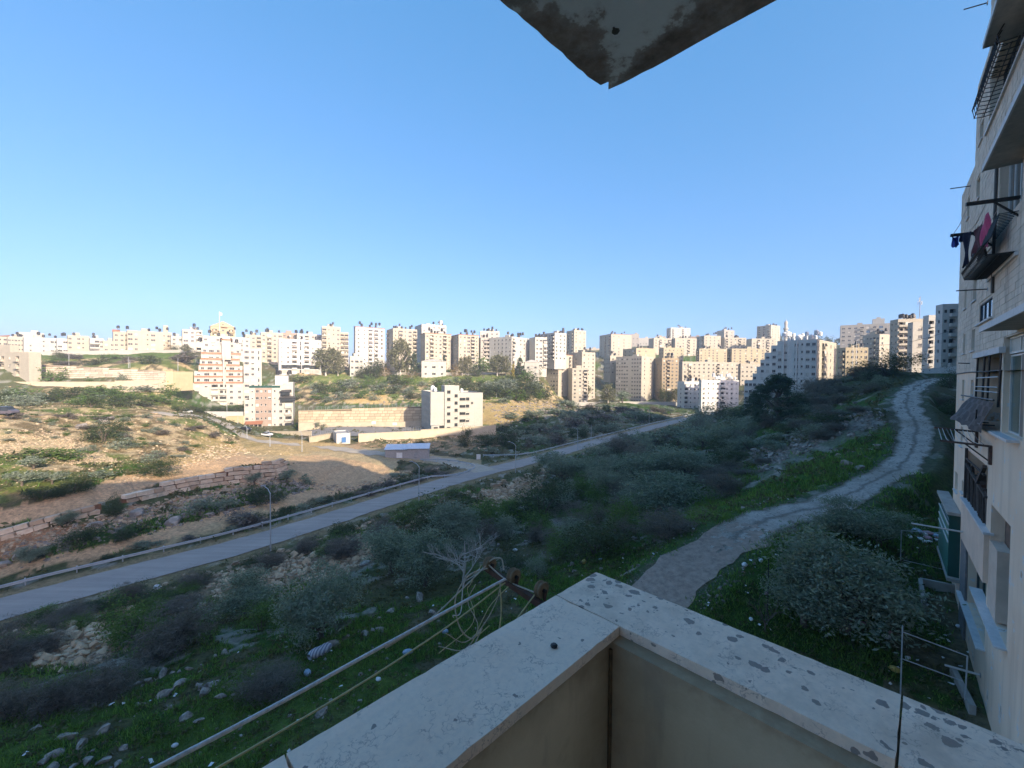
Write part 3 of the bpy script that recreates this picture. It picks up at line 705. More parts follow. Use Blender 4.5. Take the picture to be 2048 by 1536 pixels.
# ---------------------------------------------------------------- buildings
def face_holes(mb, O, ex, out, W, Hh, rects, m, depth=.22, inner=None):
    """wall face with real openings. O lower corner, ex along, out the outward normal; rects (x0,x1,z0,z1)"""
    O = np.array(O, float); ex = np.array(ex, float); out = np.array(out, float); ez = np.array((0, 0, 1.))
    xs = sorted({0., W} | {round(v, 4) for r in rects for v in r[:2]}); zs = sorted({0., Hh} | {round(v, 4) for r in rects for v in r[2:4]})
    def pt(x, z, d=0.0): return O + ex * x + ez * z - out * d
    for j in range(len(zs) - 1):
        zc = .5 * (zs[j] + zs[j + 1]); run = None
        for i in range(len(xs) - 1):
            xc = .5 * (xs[i] + xs[i + 1])
            hole = any(r[0] < xc < r[1] and r[2] < zc < r[3] for r in rects)
            if not hole:
                run = [xs[i], xs[i + 1]] if run is None else [run[0], xs[i + 1]]
            if (hole or i == len(xs) - 2) and run is not None:
                mb.poly([pt(run[0], zs[j]), pt(run[1], zs[j]), pt(run[1], zs[j + 1]), pt(run[0], zs[j + 1])], m); run = None
    for r in rects:
        x0, x1, z0, z1 = r[:4]; d = r[4] if len(r) > 4 else depth
        for a, b in (((x0, z0), (x1, z0)), ((x1, z0), (x1, z1)), ((x1, z1), (x0, z1)), ((x0, z1), (x0, z0))):
            mb.poly([pt(*a), pt(*b), pt(*b, d), pt(*a, d)], m)
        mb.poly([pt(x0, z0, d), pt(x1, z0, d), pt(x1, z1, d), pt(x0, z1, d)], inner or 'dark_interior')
def window_into(mb, w, h, var, T=None, glass='glass', frame='alu_frame', bars=1):
    """window in its own frame: x across, z up, -y outward, centred on the sill line"""
    f = .07
    q = lambda c, d, m: mb.box(T(c) if T else c, d, m, rz=T.rz if T else 0)
    mbx = q
    q((0, .01, h / 2), (w - .02, .02, h - .02), 'shutter' if var == 2 else glass)
    for x in (-w / 2 + f / 2, w / 2 - f / 2): q((x, -.025, h / 2), (f, .05, h), frame)
    for z in (f / 2, h - f / 2): q((0, -.025, z), (w - 2 * f, .05, f), frame)
    for i in range(bars): q((w * ((i + 1) / (bars + 1) - .5), -.022, h / 2), (.05, .044, h - 2 * f), frame)
    if var == 1: q((0, -.012, h * .78), (w - 2 * f, .02, h * .36), 'shutter')
class TR:
    def __init__(s, o, rz): s.o = o; s.rz = rz; s.c = cos(rz); s.s = sin(rz)
    def __call__(s, p): return (s.o[0] + p[0] * s.c - p[1] * s.s, s.o[1] + p[0] * s.s + p[1] * s.c, s.o[2] + p[2])
_wc = {}
def window_mesh(w, h, var, glass='glass', frame='alu_frame', bars=1):
    k = (round(w, 2), round(h, 2), var, glass, frame, bars)
    if k not in _wc:
        mb = MB(); window_into(mb, w, h, var, None, glass, frame, bars)
        mb.box((0, -.30, -.04), (w + .24, .34, .08), 'stone_white')
        _wc[k] = mb.mesh('window')
    return _wc[k]
KIND = {  # width, height, sill above floor, glass, bars
    'w': (1.35, 1.25, .95, 'glass', 1), 's': (.75, .95, 1.2, 'glass', 0), 'g': (2.3, 1.35, .85, 'glass', 2), 't': (.8, 1.9, .4, 'glass', 0),
    'p': (2.8, 2.5, .3, 'blue_glass', 3), 'x': (1.0, 2.9, .05, 'glass', 0)}
ROOFTANKS = []     # (world point, building label, white?)
def facade(root, mb, glaz, O, ex, out, W, Hh, pattern, n, fh, wall, near, rz, z0, rng, open_=False):
    """lays one face out in columns and storeys; returns nothing, fills mb with wall, glaz with far windows"""
    if not pattern or W < 1.5:
        face_holes(mb, O, ex, out, W, Hh, [], wall); return
    k = len(pattern); cw = W / k; rects = []; wins = []; bals = []
    for i, ch in enumerate(pattern):
        xc = (i + .5) * cw
        for fl in range(n):
            zf = z0 + fl * fh
            if ch == 'n': continue
            if ch == 'b':
                bw = min(2.7, cw * .86)
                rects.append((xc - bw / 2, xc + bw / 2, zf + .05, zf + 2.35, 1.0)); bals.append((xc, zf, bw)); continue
            w, h, sill, gl, bars = KIND[ch]
            w = min(w, cw * .75); h = min(h, fh * .9)
            if rng.random() < .03: continue
            zb = zf + min(sill, fh - h - .05)
            rects.append((xc - w / 2, xc + w / 2, zb, zb + h)); wins.append((xc, zb, w, h, gl, bars))
    rects = [r for r in rects if r[2] >= 0 and r[3] < Hh - .2]
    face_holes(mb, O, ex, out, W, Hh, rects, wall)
    O = np.array(O, float); ex = np.array(ex, float); out = np.array(out, float)
    for (xc, zb, w, h, gl, bars) in wins:
        if zb < 0 or zb + h > Hh - .2 or open_: continue
        p = O + ex * xc - out * .19 + np.array((0, 0, zb))
        var = rng.choices((0, 1, 2), (.62, .23, .15))[0]
        if near:
            link('window', window_mesh(w, h, var, gl, 'alu_frame', bars), root, loc=p, rz=rz)
        else:
            T = TR(p, rz)
            glaz.box(T((0, .0, h / 2)), (w - .02, .03, h - .02), 'shutter' if var == 2 else gl, rz=rz)
            if bars: glaz.box(T((0, -.03, h / 2)), (.07, .03, h - .04), 'alu_frame', rz=rz)
            glaz.box(T((0, -.03, h - .04)), (w - .02, .03, .07), 'alu_frame', rz=rz)
            glaz.box(T((0, -.26, -.04)), (w + .2, .2, .08), 'stone_white', rz=rz)
    for (xc, zf, bw) in bals:
        if zf < 0 or zf + 2.35 > Hh - .2: continue
        p = O + ex * xc + np.array((0, 0, zf)); T = TR(p, rz)
        m2 = MB()
        tgt = m2
        tgt.box(T((0, -.55, .02)), (bw + .35, 1.1, .16), wall, rz=rz)
        tgt.box(T((0, -1.04, .55)), (bw + .35, .12, .9), wall, rz=rz)
        for sx in (-1, 1): tgt.box(T((sx * (bw / 2 + .115), -.53, .55)), (.12, .9, .9), wall, rz=rz)
        if not open_:
            glaz.box(T((rng.uniform(-.2, .2) * bw, .96, 1.05)), (bw * .45, .03, 2.0), rng.choice(('glass', 'glass', 'shutter')), rz=rz)
            if rng.random() < .25: glaz.box(T((0, -.9, 1.65)), (bw + .2, .05, 1.25), rng.choice(('glass', 'shutter', 'glass')), rz=rz)
        m2.build('balcony', root)
def roof_rect(mb, x0, y0, x1, y1, z, ph, m, th=.25):
    """flat roof behind a parapet: slab at z-ph and the parapet's inner faces and top"""
    zz = z - ph
    mb.poly([(x0 + th, y0 + th, zz), (x1 - th, y0 + th, zz), (x1 - th, y1 - th, zz), (x0 + th, y1 - th, zz)], 'roof_slab')
    o = [(x0, y0), (x1, y0), (x1, y1), (x0, y1)]; i = [(x0 + th, y0 + th), (x1 - th, y0 + th), (x1 - th, y1 - th), (x0 + th, y1 - th)]
    for k in range(4):
        a, b = o[k], o[(k + 1) % 4]; c_, d = i[k], i[(k + 1) % 4]
        mb.poly([(*a, z), (*b, z), (*d, z), (*c_, z)], m)
        mb.poly([(*c_, z), (*d, z), (*d, zz), (*c_, zz)], m)
def volume(root, mb, glaz, x0, y0, x1, y1, zb, zt, lp, rp, n, fh, wall, near, rng, ztop_floor, ph=.9, open_=False):
    """box volume with a detailed front (y0) and left (x0) face"""
    facade(root, mb, glaz, (x0, y0, zb), (1, 0, 0), (0, -1, 0), x1 - x0, zt - zb, rp, n, fh, wall, near, 0.0, ztop_floor - zb, rng, open_)
    # the left face runs from the far end to the corner so that its outward side is -x
    facade(root, mb, glaz, (x0, y1, zb), (0, -1, 0), (-1, 0, 0), y1 - y0, zt - zb, lp, n, fh, wall, near, -pi / 2, ztop_floor - zb, rng, open_)
    mb.poly([(x1, y0, zb), (x1, y1, zb), (x1, y1, zt), (x1, y0, zt)], wall)
    mb.poly([(x1, y1, zb), (x0, y1, zb), (x0, y1, zt), (x1, y1, zt)], wall)
    roof_rect(mb, x0, y0, x1, y1, zt, ph, wall)
def make_building(b, idx):
    rng = random.Random(100 + idx)
    C = b['C']; Hh = b['H']; wr, wl = b['wr'], b['wl']; ps = b['psi'] * D2R
    root = thing(b['name'], b['label'], 'apartment block' if b['name'] == AB else b['name'].replace('_building', ' block').replace('_', ' '), C, ps)
    near = b.get('near', 0); wall = b['wall']; down = 7.0
    n = b.get('n') or max(1, round((Hh - .6) / 3.05)); fh = (Hh - .9) / n
    roof = b.get('roof')
    open_ = 'unfinished' in b['label']
    mb, glaz = MB(), MB()
    volume(root, mb, glaz, 0, 0, wr, wl, -down, Hh, b['lp'], b['rp'], n, fh, wall, near, rng, 0.0, open_=open_)
    if b.get('shop'):
        sh = MB()
        for k in range(2):
            for i in range(2):
                sh.box((wr * (.27 + .47 * i), -.06, k * fh + fh * .5), (wr * .42, .1, fh * .8), 'stone_grey' if k == 0 else 'glass')
                for q in range(6): sh.box((wr * (.27 + .47 * i) + wr * .42 * (q / 5 - .5), -.13, k * fh + fh * .5), (.08, .05, fh * .8), 'dark_frame')
        sh.build('shop_front', root)
    if glaz.f: 
        g = glaz.build('window_glazing', root, kind='stuff')
    mb.build('wall', root)
    rm = MB(); sr = MB()
    zr = Hh - .9
    if roof == 'redtrim':
        for (cx, cy, dx, dy) in ((wr / 2, -.12, wr + .5, .5), (-.12, wl / 2, .5, wl + .2)):
            rm.box((cx, cy, Hh + .08), (dx, dy, .28), 'terracotta')
    elif roof == 'red':
        h = 1.6; o = .5
        a = [(-o, -o, Hh), (wr + o, -o, Hh), (wr + o, wl + o, Hh), (-o, wl + o, Hh)]; r1 = (wl / 2, wl / 2, Hh + h); r2 = (max(wr - wl / 2, wl / 2 + .1), wl / 2, Hh + h)
        rm.poly([a[0], a[1], r2, r1], 'terracotta'); rm.poly([a[1], a[2], r2], 'terracotta'); rm.poly([a[2], a[3], r1, r2], 'terracotta'); rm.poly([a[3], a[0], r1], 'terracotta')
    elif roof == 'redpatch':
        rm.poly([(-.4, -.4, Hh - .4), (wr * .4, -.4, Hh - .4), (wr * .4, 4, Hh + 1.4), (-.4, 4, Hh + 1.4)], 'terracotta')
        rm.poly([(-.4, 4, Hh + 1.4), (wr * .4, 4, Hh + 1.4), (wr * .4, 4, Hh - .4), (-.4, 4, Hh - .4)], 'terracotta')
    elif roof in ('gable', 'hip'):
        h = 4.2 if roof == 'gable' else 1.8; o = .35; inn = 0 if roof == 'gable' else wr * .3
        mt = wall if roof == 'gable' else 'stone_white'
        m = wr / 2
        rm.poly([(-o, -o, Hh), (wr + o, -o, Hh), (m + (.0 if roof == 'gable' else .1), -o + inn, Hh + h)], mt)
        rm.poly([(wr + o, -o, Hh), (wr + o, wl, Hh), (m, wl, Hh + h), (m, -o + inn, Hh + h)], 'terracotta' if roof == 'gable' else mt)
        rm.poly([(-o, wl, Hh), (-o, -o, Hh), (m, -o + inn, Hh + h), (m, wl, Hh + h)], 'terracotta' if roof == 'gable' else mt)
        rm.poly([(wr + o, wl, Hh), (-o, wl, Hh), (m, wl, Hh + h)], mt)
        if roof == 'gable':
            for (x, z, w) in ((wr * .2, Hh - 3.4, wr * .36), (wr * .55, Hh - .4, wr * .26), (wr * .82, Hh - 3.4, wr * .3)):
                rm.box((x, -.7, z), (w, 1.5, .18), 'terracotta')
            rm.box((m, -.38, Hh + 1.6), (.8, .1, .8), 'glass')
    else:
        # stair house on the roof
        sx = wr * rng.uniform(.35, .65); sy = wl * rng.uniform(.4, .6)
        if wr > 6: rm.box((sx, sy, zr + 1.5), (min(4, wr * .35), min(4, wl * .35), 3.0), wall)
    if b.get('chim'):
        ch_ = MB(); ch_.box((wr * .86, wl * .25, Hh + 2.0), (2.6, 2.4, 6.0), wall); ch_.build('chimney', root)
    if rm.f: rm.build('roof', root)
    ca, sa = cos(ps), sin(ps)
    nt_ = int(b.get('tanks', 0) * .62 + .5)
    for k in range(nt_ + b.get('wtanks', 0)):
        x = rng.uniform(.08, .92) * wr; y = rng.uniform(.03, .30) * wl if roof not in ('gable',) else rng.uniform(0, .1)
        if roof in ('red', 'hip'): continue
        z = zr + (2.3 if (rng.random() < .35) else .75)
        if roof == 'gable': x = wr * (.02 if k else .98); z = Hh - 2
        ROOFTANKS.append(((C[0] + x * ca - y * sa, C[1] + x * sa + y * ca, C[2] + z), b['label'], k >= nt_))
    b['root'] = root
    return root
for i, b in enumerate(B): make_building(b, i)

# ---- stepped building with terracotta parapets
def local_root(name, label, cat, px, py, Y, psi):
    C = P(px, py, Y); ps = psi * D2R
    return thing(name, label, cat, C, ps), C, ps
def meters(dpx, Y): return dpx * Y / FPX
def stepped():
    Y = 212; psi = 33
    root, C, ps = local_root(AB, 'tall stepped apartment block with terracotta parapet bands on every storey', 'apartment block', 386, 815, Y, psi)
    er = np.array([cos(ps), sin(ps), 0])
    def wpx(px):
        t_ = px_ratio(px); return (t_ * C[1] - C[0]) / (er[0] - t_ * er[1])
    z_of = lambda py: P(386, py, Y)[2] - C[2]
    W1 = wpx(487); W2 = wpx(524); xm = wpx(449); fh = 3.12; rng = random.Random(5)
    mb, gl = MB(), MB()
    # lower four storeys
    volume(root, mb, gl, 0, 0, W1, 16, -6, 4 * fh, '', 'wwbbww', 4, fh, 'stone_white', 1, rng, 0.0, .25)
    # stepped upper storeys: each a little further back, with a tiled parapet along its terrace
    z = 4 * fh; back = 0.0; tr = MB()
    spans = [(.02, .98), (.02, .98), (.10, .98), (.12, .92), (.14, .92), (.14, .95)]
    for k, (a, b_) in enumerate(spans):
        back += 1.15
        lo = MB()
        root2 = root
        facade(root2, mb, gl, (W1 * a, back, z), (1, 0, 0), (0, -1, 0), W1 * (b_ - a), fh, 'wgw' + 'wgw', 1, fh, 'stone_white', 1, 0.0, 0.0, rng)
        mb.box((W1 * (a + b_) / 2, back + 6.6, z + fh / 2), (W1 * (b_ - a) - .02, 12.8, fh - .04), 'stone_white')
        for (xa, xb) in ((a * W1, xm - .6), (xm + .6, b_ * W1)):
            t_ = MB(); t_.box(((xa + xb) / 2, back - 1.35, z + .36), (xb - xa, .5, .72), 'terracotta')
            t_.box(((xa + xb) / 2, back - 1.35, z - .12), (xb - xa + .1, .6, .16), 'stone_white')
            t_.build('tiled_parapet', root)
        z += fh
    # top storey without trim, stair tower, roof lantern
    facade(root, mb, gl, (W1 * .05, back + .6, z), (1, 0, 0), (0, -1, 0), W1 * .9, fh * .9, 'swsnsws', 1, fh, 'stone_white', 1, 0.0, 0.0, rng)
    mb.box((W1 * .5, back + 6.6, z + fh * .45), (W1 * .9 - .02, 11.6, fh * .9 - .02), 'stone_white')
    zt = z_of(676)
    tw = MB(); tw.box((xm + .8, 4.6, (zt + 8 * fh) / 2), (4.0, 5.0, zt - 8 * fh), 'stone_white'); tw.box((xm - .3, 3.0, zt * .45), (.8, 6.2, zt * .62), 'stone_white')
    tw.box((xm + .8, 4.2, zt + .1), (4.6, 5.6, .35), 'terracotta'); tw.box((xm + .8, 5.2, zt + 1.2), (3.4, 3.4, 1.9), 'stone_white')
    tw.build('stair_tower', root)
    # right wing
    volume(root, mb, gl, W1 + .05, 4.5, W2, 18, -6, z_of(692), '', 'gwt', 10, 3.12, 'stone_white', 1, rng, 0.0)
    gl.build('window_glazing', root, kind='stuff') if gl.f else None
    mb.build('wall', root)
    for k in range(14):
        x = rng.uniform(.05, .95) * W1; y = back + rng.uniform(1, 5)
        ca, sa = cos(ps), sin(ps)
        ROOFTANKS.append(((C[0] + x * ca - y * sa, C[1] + x * sa + y * ca, C[2] + z + fh * .9), 'tall stepped apartment block with terracotta bands', k % 4 == 3))
stepped()
def pink():
    Y = 192; psi = 25
    root, C, ps = local_root(AB, 'pink stone apartment block with green roof railing, in front of the stepped one', 'apartment block', 488, 859, Y, psi)
    er = np.array([cos(ps), sin(ps), 0])
    def wpx(px):
        t_ = px_ratio(px); return (t_ * C[1] - C[0]) / (er[0] - t_ * er[1])
    zo = lambda py: P(488, py, Y)[2] - C[2]
    a, b_, c_, d = 0, wpx(498), wpx(543), wpx(586); fh = (zo(776)) / 6; rng = random.Random(9)
    mb, gl = MB(), MB()
    volume(root, mb, gl, a, .8, b_, 14, -5, zo(800), 'w', 'w', 4, fh, 'stone_white', 1, rng, 0.0)
    volume(root, mb, gl, b_ + .02, .3, wpx(510), 15, -5, zo(776), 'n', 's', 6, fh, 'stone_white', 1, rng, 0.0)
    volume(root, mb, gl, wpx(510) + .02, 0, c_, 15, -5, zo(776), 'n', 'wssw', 6, fh, 'stone_pink', 1, rng, 0.0)
    volume(root, mb, gl, c_ + .02, .3, wpx(567), 15, -5, zo(770), 'n', 'sw', 6, fh, 'stone_white', 1, rng, 0.0)
    volume(root, mb, gl, wpx(567) + .02, .1, d, 15, -5, zo(765), 'n', 'b', 6, fh, 'stone_white', 1, rng, 0.0)
    volume(root, mb, gl, wpx(548), 5, wpx(575), 12, zo(776), zo(751), '', 'nn', 1, 3, 'paint_white', 1, rng, zo(776))
    mb.build('wall', root)
    if gl.f: gl.build('window_glazing', root, kind='stuff')
    r = MB()
    for x in np.linspace(b_, wpx(560), 12): r.box((x, .15, zo(776) + .6), (.08, .08, 1.2), 'dark_frame')
    r.box(((b_ + wpx(560)) / 2, .15, zo(776) + .55), (wpx(560) - b_, .05, 1.0), 'green_glass'); r.build('roof_railing', root)
    for (py, w, xx) in ((797, 1.0, 576), (784, .62, 571)):
        k = MB(); x = wpx(xx); zz = zo(py); wd = meters(30, Y) * w
        k.box((x, -.8, zz - .9), (wd * .9, 1.4, 1.6), 'glass')
        k.poly([(x - wd / 2 - .3, -1.9, zz), (x + wd / 2 + .3, -1.9, zz), (x + wd * .36, -.1, zz + .9), (x - wd * .36, -.1, zz + .9)], 'dark_frame')
        k.poly([(x - wd / 2 - .3, -1.9, zz), (x + wd / 2 + .3, -1.9, zz), (x + wd / 2 + .3, .0, zz - .05), (x - wd / 2 - .3, .0, zz - .05)], 'dark_frame')
        k.build('bay_canopy', root)
    # timber porch at its foot
    pr = MB(); x0, x1 = wpx(493), wpx(526); z1 = zo(845)
    pr.poly([(x0 - .5, -4.5, z1 - .6), (x1, -4.5, z1 - .6), (x1, -.2, z1 + .5), (x0 - .5, -.2, z1 + .5)], 'terracotta')
    pr.poly([(x0 - .5, -4.5, z1 - .75), (x1, -4.5, z1 - .75), (x1, -.2, z1 + .35), (x0 - .5, -.2, z1 + .35)], 'dark_frame')
    for x in np.linspace(x0, x1, 5): pr.box((x, -4.2, z1 / 2 - .4), (.3, .3, z1 - .4), 'stone_cream')
    pr.build('porch', root)
    for k in range(5):
        x = wpx(550) + rng.uniform(0, 6); y = rng.uniform(5.5, 11); ca, sa = cos(ps), sin(ps)
        ROOFTANKS.append(((C[0] + x * ca - y * sa, C[1] + x * sa + y * ca, C[2] + zo(751)), 'pink stone apartment block', False))
pink()
def school():
    Y = 170; psi = 22
    root, C, ps = local_root('school_building', 'plain cream slab building with stair tower standing alone by the walled yard', 'building', 861, 864, Y, psi)
    er = np.array([cos(ps), sin(ps), 0]); el = np.array([-sin(ps), cos(ps), 0])
    def wpx(px, e=er):
        t_ = px_ratio(px); return (t_ * C[1] - C[0]) / (e[0] - t_ * e[1])
    zo = lambda py: P(861, py, Y)[2] - C[2]
    x1, x2, x3 = wpx(889), wpx(918), wpx(966); wl = min(wpx(841, el), 22); rng = random.Random(3)
    mb, gl = MB(), MB(); top = zo(784); fh = 3.05
    # left part: blank towards us, full of narrow windows on its side
    gr = []
    volume(root, mb, gl, 0, 0, x1, wl, -5, top, 'tstststs', '', 6, fh, 'stone_white', 1, rng, .3)
    # stair tower, windows at half levels
    tt = zo(771); W = x2 - x1 - .04; rects = []; zs0 = top - 1.9
    for k in range(6):
        rects.append((W * .16, W * .16 + 1.45, zs0 + 1.2 - k * fh, zs0 + 2.5 - k * fh)); rects.append((W * .68, W * .68 + 1.35, zs0 - .4 - k * fh, zs0 + .9 - k * fh))
    rects = [(a, b_, c_ + 5, d + 5) for a, b_, c_, d in rects if c_ > .4]
    face_holes(mb, (x1 + .02, -.5, -5), (1, 0, 0), (0, -1, 0), W, tt + 5, rects, 'stone_white')
    for (a, b_, c_, d) in rects: link('window', window_mesh(b_ - a, d - c_, rng.choice((0, 0, 1)), frame='dark_frame'), root, loc=(x1 + .02 + (a + b_) / 2, -.31, c_ - 5))
    for xx, o in ((x1 + .02, -1), (x2 - .02, 1)):
        mb.poly([(xx, -.5, -5), (xx, 6, -5), (xx, 6, tt), (xx, -.5, tt)], 'stone_white')
    mb.poly([(x1 + .02, 6, top - 2), (x2 - .02, 6, top - 2), (x2 - .02, 6, tt), (x1 + .02, 6, tt)], 'stone_white')
    roof_rect(mb, x1 + .02, -.5, x2 - .02, 6, tt, .6, 'stone_white')
    # right part
    W = x3 - x2; rects = []; t2 = zo(786)
    for k in range(4):
        z = t2 - 3.3 - k * fh
        rects.append((.3, 2.9, z, z + 1.15)); rects.append((W * .29, W * .29 + 1.5, z, z + 1.25))
    rects += [(W * .27, W * .27 + 1.6, .4, 2.0), (W * .5, W * .5 + 1.7, .4, 2.0), (.4, 2.6, .3, 2.2)]
    rects = [(a, b_, c_ + 5, d + 5) for a, b_, c_, d in rects]
    face_holes(mb, (x2, 0, -5), (1, 0, 0), (0, -1, 0), W, t2 + 5, rects, 'stone_white')
    for (a, b_, c_, d) in rects: link('window', window_mesh(b_ - a, d - c_, rng.choice((0, 0, 1)), frame='dark_frame'), root, loc=(x2 + (a + b_) / 2, .19, c_ - 5))
    mb.poly([(x3, 0, -5), (x3, wl, -5), (x3, wl, t2), (x3, 0, t2)], 'stone_white'); mb.poly([(x3, wl, -5), (x2, wl, -5), (x2, wl, t2), (x3, wl, t2)], 'stone_white')
    mb.poly([(x2, wl, 8), (x2, .0, 8), (x2, .0, t2), (x2, wl, t2)], 'stone_white')
    roof_rect(mb, x2, 0, x3, wl, t2, .6, 'stone_white')
    mb.build('wall', root)
    if gl.f: gl.build('window_glazing', root, kind='stuff')
    d = MB(); d.box((wpx(868), -1.6, 1.2), (meters(16, Y), 3.0, 3.4), 'stone_white'); d.box((wpx(869), -3.13, 1.2), (1.6, .06, 2.4), 'dark_interior'); d.box((wpx(884), -.06, 1.4), (2.6, .12, 2.2), 'glass'); d.build('entrance', root)
    a = MB(); a.box((W * .5 + x2 + .5, -.12, t2 - 4.4), (.9, .2, .9), 'dark_frame'); a.build('wall_plaque', root)
    ca, sa = cos(ps), sin(ps)
    for (x, y, z) in ((x1 - 3.2, 3, top - .6), (x2 + 2, 3, t2 - .6), (1.8, 5, top - .6)):
        ROOFTANKS.append(((C[0] + x * ca - y * sa, C[1] + x * sa + y * ca, C[2] + z), 'plain cream slab building by the yard', True))
school()
def white_stepped():
    Y = 168; psi = 40
    root, C, ps = local_root(AB, 'large white block stepping down the slope behind the dark pine', 'apartment block', 1632, 772, Y, psi)
    er = np.array([cos(ps), sin(ps), 0]); el = np.array([-sin(ps), cos(ps), 0])
    def wpx(px, e):
        t_ = px_ratio(px); return (t_ * C[1] - C[0]) / (e[0] - t_ * e[1])
    top = P(1632, 678, Y)[2] - C[2]; wr = min(wpx(1671, er), 40); rng = random.Random(21)
    mb, gl = MB(), MB(); fh = 3.05
    ys = [wpx(px, el) for px in (1632, 1608, 1592, 1573, 1553, 1541, 1526, 1513, 1503, 1489)]
    # stepped profile: top height over the stretches of the left face
    steps = [(1632, 1553, 0), (1553, 1541, .6), (1541, 1528, 1.6), (1528, 1520, 2.6), (1520, 1513, 3.6), (1513, 1505, 4.6), (1505, 1489, 5.6)]
    pats = ['wwswnww'[::-1], 'w', 'w', 'w', 's', 'w', 'ww']
    for (a, b_, dn), pt in zip(steps, pats):
        y0, y1 = wpx(a, el), wpx(b_, el); zt = top - dn * fh
        base = -18
        n = int((zt + 16) / fh)
        facade(root, mb, gl, (0, y1, base), (0, -1, 0), (-1, 0, 0), y1 - y0, zt - base, pt, n, fh, 'paint_bright', 1, -pi / 2, (zt - base) - .55 - n * fh, rng)
        mb.poly([(0, y1, base), (wr, y1, base), (wr, y1, zt), (0, y1, zt)], 'paint_bright')
        mb.poly([(wr, y0, base), (wr, y1, base), (wr, y1, zt), (wr, y0, zt)], 'paint_bright')
        roof_rect(mb, 0, y0, wr, y1, zt, .5, 'paint_bright')
    facade(root, mb, gl, (0, 0, -18), (1, 0, 0), (0, -1, 0), wr, top + 18, 'wbsws', 8, fh, 'stone_cream', 1, 0.0, top + 18 - .55 - 8 * fh, rng)
    for px in (1592, 1566): mb.box((-.25, wpx(px, el), top / 2 - 9), (.5, .6, top + 18), 'paint_bright')
    mb.build('wall', root)
    if gl.f: gl.build('window_glazing', root, kind='stuff')
    ca, sa = cos(ps), sin(ps)
    for k in range(20):
        y = rng.uniform(.02, .95) * wpx(1553, el); x = rng.uniform(.03, .6) * wr * .6
        ROOFTANKS.append(((C[0] + x * ca - y * sa, C[1] + x * sa + y * ca, C[2] + top - .5 + (1.6 if rng.random() < .45 else 0)), 'large white stepped block', True))
white_stepped()

# ---- minaret
def minaret():
    p = P(1571, 690, 470); root = thing('minaret', 'slender pale minaret rising behind the white stepped block', 'minaret', p)
    h = meters(690 - 641, 470); m = MB()
    m.lathe([(1.9, -4), (1.9, h * .62), (1.7, h * .63)], 'stone_white', 10); m.build('shaft', root)
    g = MB(); g.lathe([(1.7, h * .62), (2.6, h * .64), (2.6, h * .69), (1.5, h * .69), (1.5, h * .84)], 'stone_white', 10); g.build('gallery', root)
    d = MB(); d.lathe([(1.7, h * .84), (1.9, h * .88), (1.3, h * .96), (.2, h * 1.0), (.08, h * 1.07), (0, h * 1.07)], 'stone_white', 10); d.build('dome', root)
minaret()
def phone_mast():
    p = P(1839, 640, 208); root = thing('phone_mast', 'mobile phone mast with white antenna panels on a tower roof', 'mast', p)
    h = meters(47, 208); m = MB(); m.tube([(0, 0, -1), (0, 0, h)], .16, 'grey_metal', 6); m.build('pole', root)
    for k in range(5):
        a = k * 2 * pi / 5; q = MB(); q.box((cos(a) * .75, sin(a) * .75, h * (.86 if k % 2 else .72)), (.22, .14, 2.0), 'white_plastic', rz=a); q.bar((0, 0, h * (.86 if k % 2 else .72)), (cos(a) * .75, sin(a) * .75, h * (.86 if k % 2 else .72)), .08, 'grey_metal'); q.build('antenna_panel', root)
phone_mast()
fl = thing('flag_pole', 'thin white pole with pale flag above the gabled hall', 'flag', P(439, 652, 298))
q = MB(); q.tube([(0, 0, -4), (0, 0, meters(29, 298))], .12, 'white_plastic', 5); q.build('pole', fl)
q = MB(); zf = meters(27, 298)
for k in range(4): q.poly([(.1 + k * .45, .12 * sin(k * 1.7), zf - .1 * k), (.1 + (k + 1) * .45, .12 * sin((k + 1) * 1.7), zf - .1 * (k + 1)), (.1 + (k + 1) * .45, .12 * sin((k + 1) * 1.7), zf - 1.9 - .1 * k), (.1 + k * .45, .12 * sin(k * 1.7), zf - 1.8 - .1 * k)], 'white_plastic')
q.build('flag', fl)

# ---- water tanks on the roofs: each one a thing
def tank_mesh(m):
    q = MB(); q.lathe([(0, .5), (.52, .5), (.55, .62), (.55, 1.55), (.45, 1.75), (.18, 1.82), (.18, 1.9), (0, 1.9)], m, 9)
    for sx in (-1, 1):
        for sy in (-1, 1): q.box((sx * .4, sy * .4, .25), (.07, .07, .52), 'grey_metal')
    return q.mesh('water_tank')
TK = {False: tank_mesh('black_plastic'), True: tank_mesh('white_plastic')}
for (p, lab, wht) in ROOFTANKS:
    o = link('water_tank', TK[wht], loc=p, rz=random.uniform(0, 6), scale=random.uniform(1.15, 1.7))
    short = ' '.join(lab.split()[:8])
    tag(o, ('white' if wht else 'black') + ' water tank on the roof of the ' + short, 'water tank', ('white' if wht else 'black') + ' tanks on the ' + short)
# ---------------------------------------------------------------- the block we stand in: its facade runs off to the right
t = NT('clad_stone')
oi = t.n('ShaderNodeNewGeometry')
isl = oi.outputs['Random Per Island']
nz = t.noise(6, 5, .7); br = t.noise(.35, 4, .6); st = t.noise(1., 4, .65, t.co('Object', (1.5, 1.5, .09)))
c0 = t.mix(isl, (.62, .50, .385), (.76, .63, .50)); c0 = t.mix(t.ramp(br, [(.35, 0.), (.7, .6)]), c0, (.559, .448, .351)); c0 = t.mix(t.ramp(st, [(.48, 0.), (.75, .5)]), c0, (.286, .215, .163)); c0 = t.mix(t.ramp(nz, [(.55, 0.), (.75, .4)]), c0, (.351, .305, .273))
t.color(c0); t.set(Roughness=.9); t.bump(nz, .5, .02)
t = NT('peeling_plaster')
nz = t.noise(1.1, 6, .62); gr = t.noise(22, 3, .7); st = t.noise(1., 4, .65, t.co('Object', (1.4, 1.4, .12))); lr_ = t.noise(.35, 3, .5)
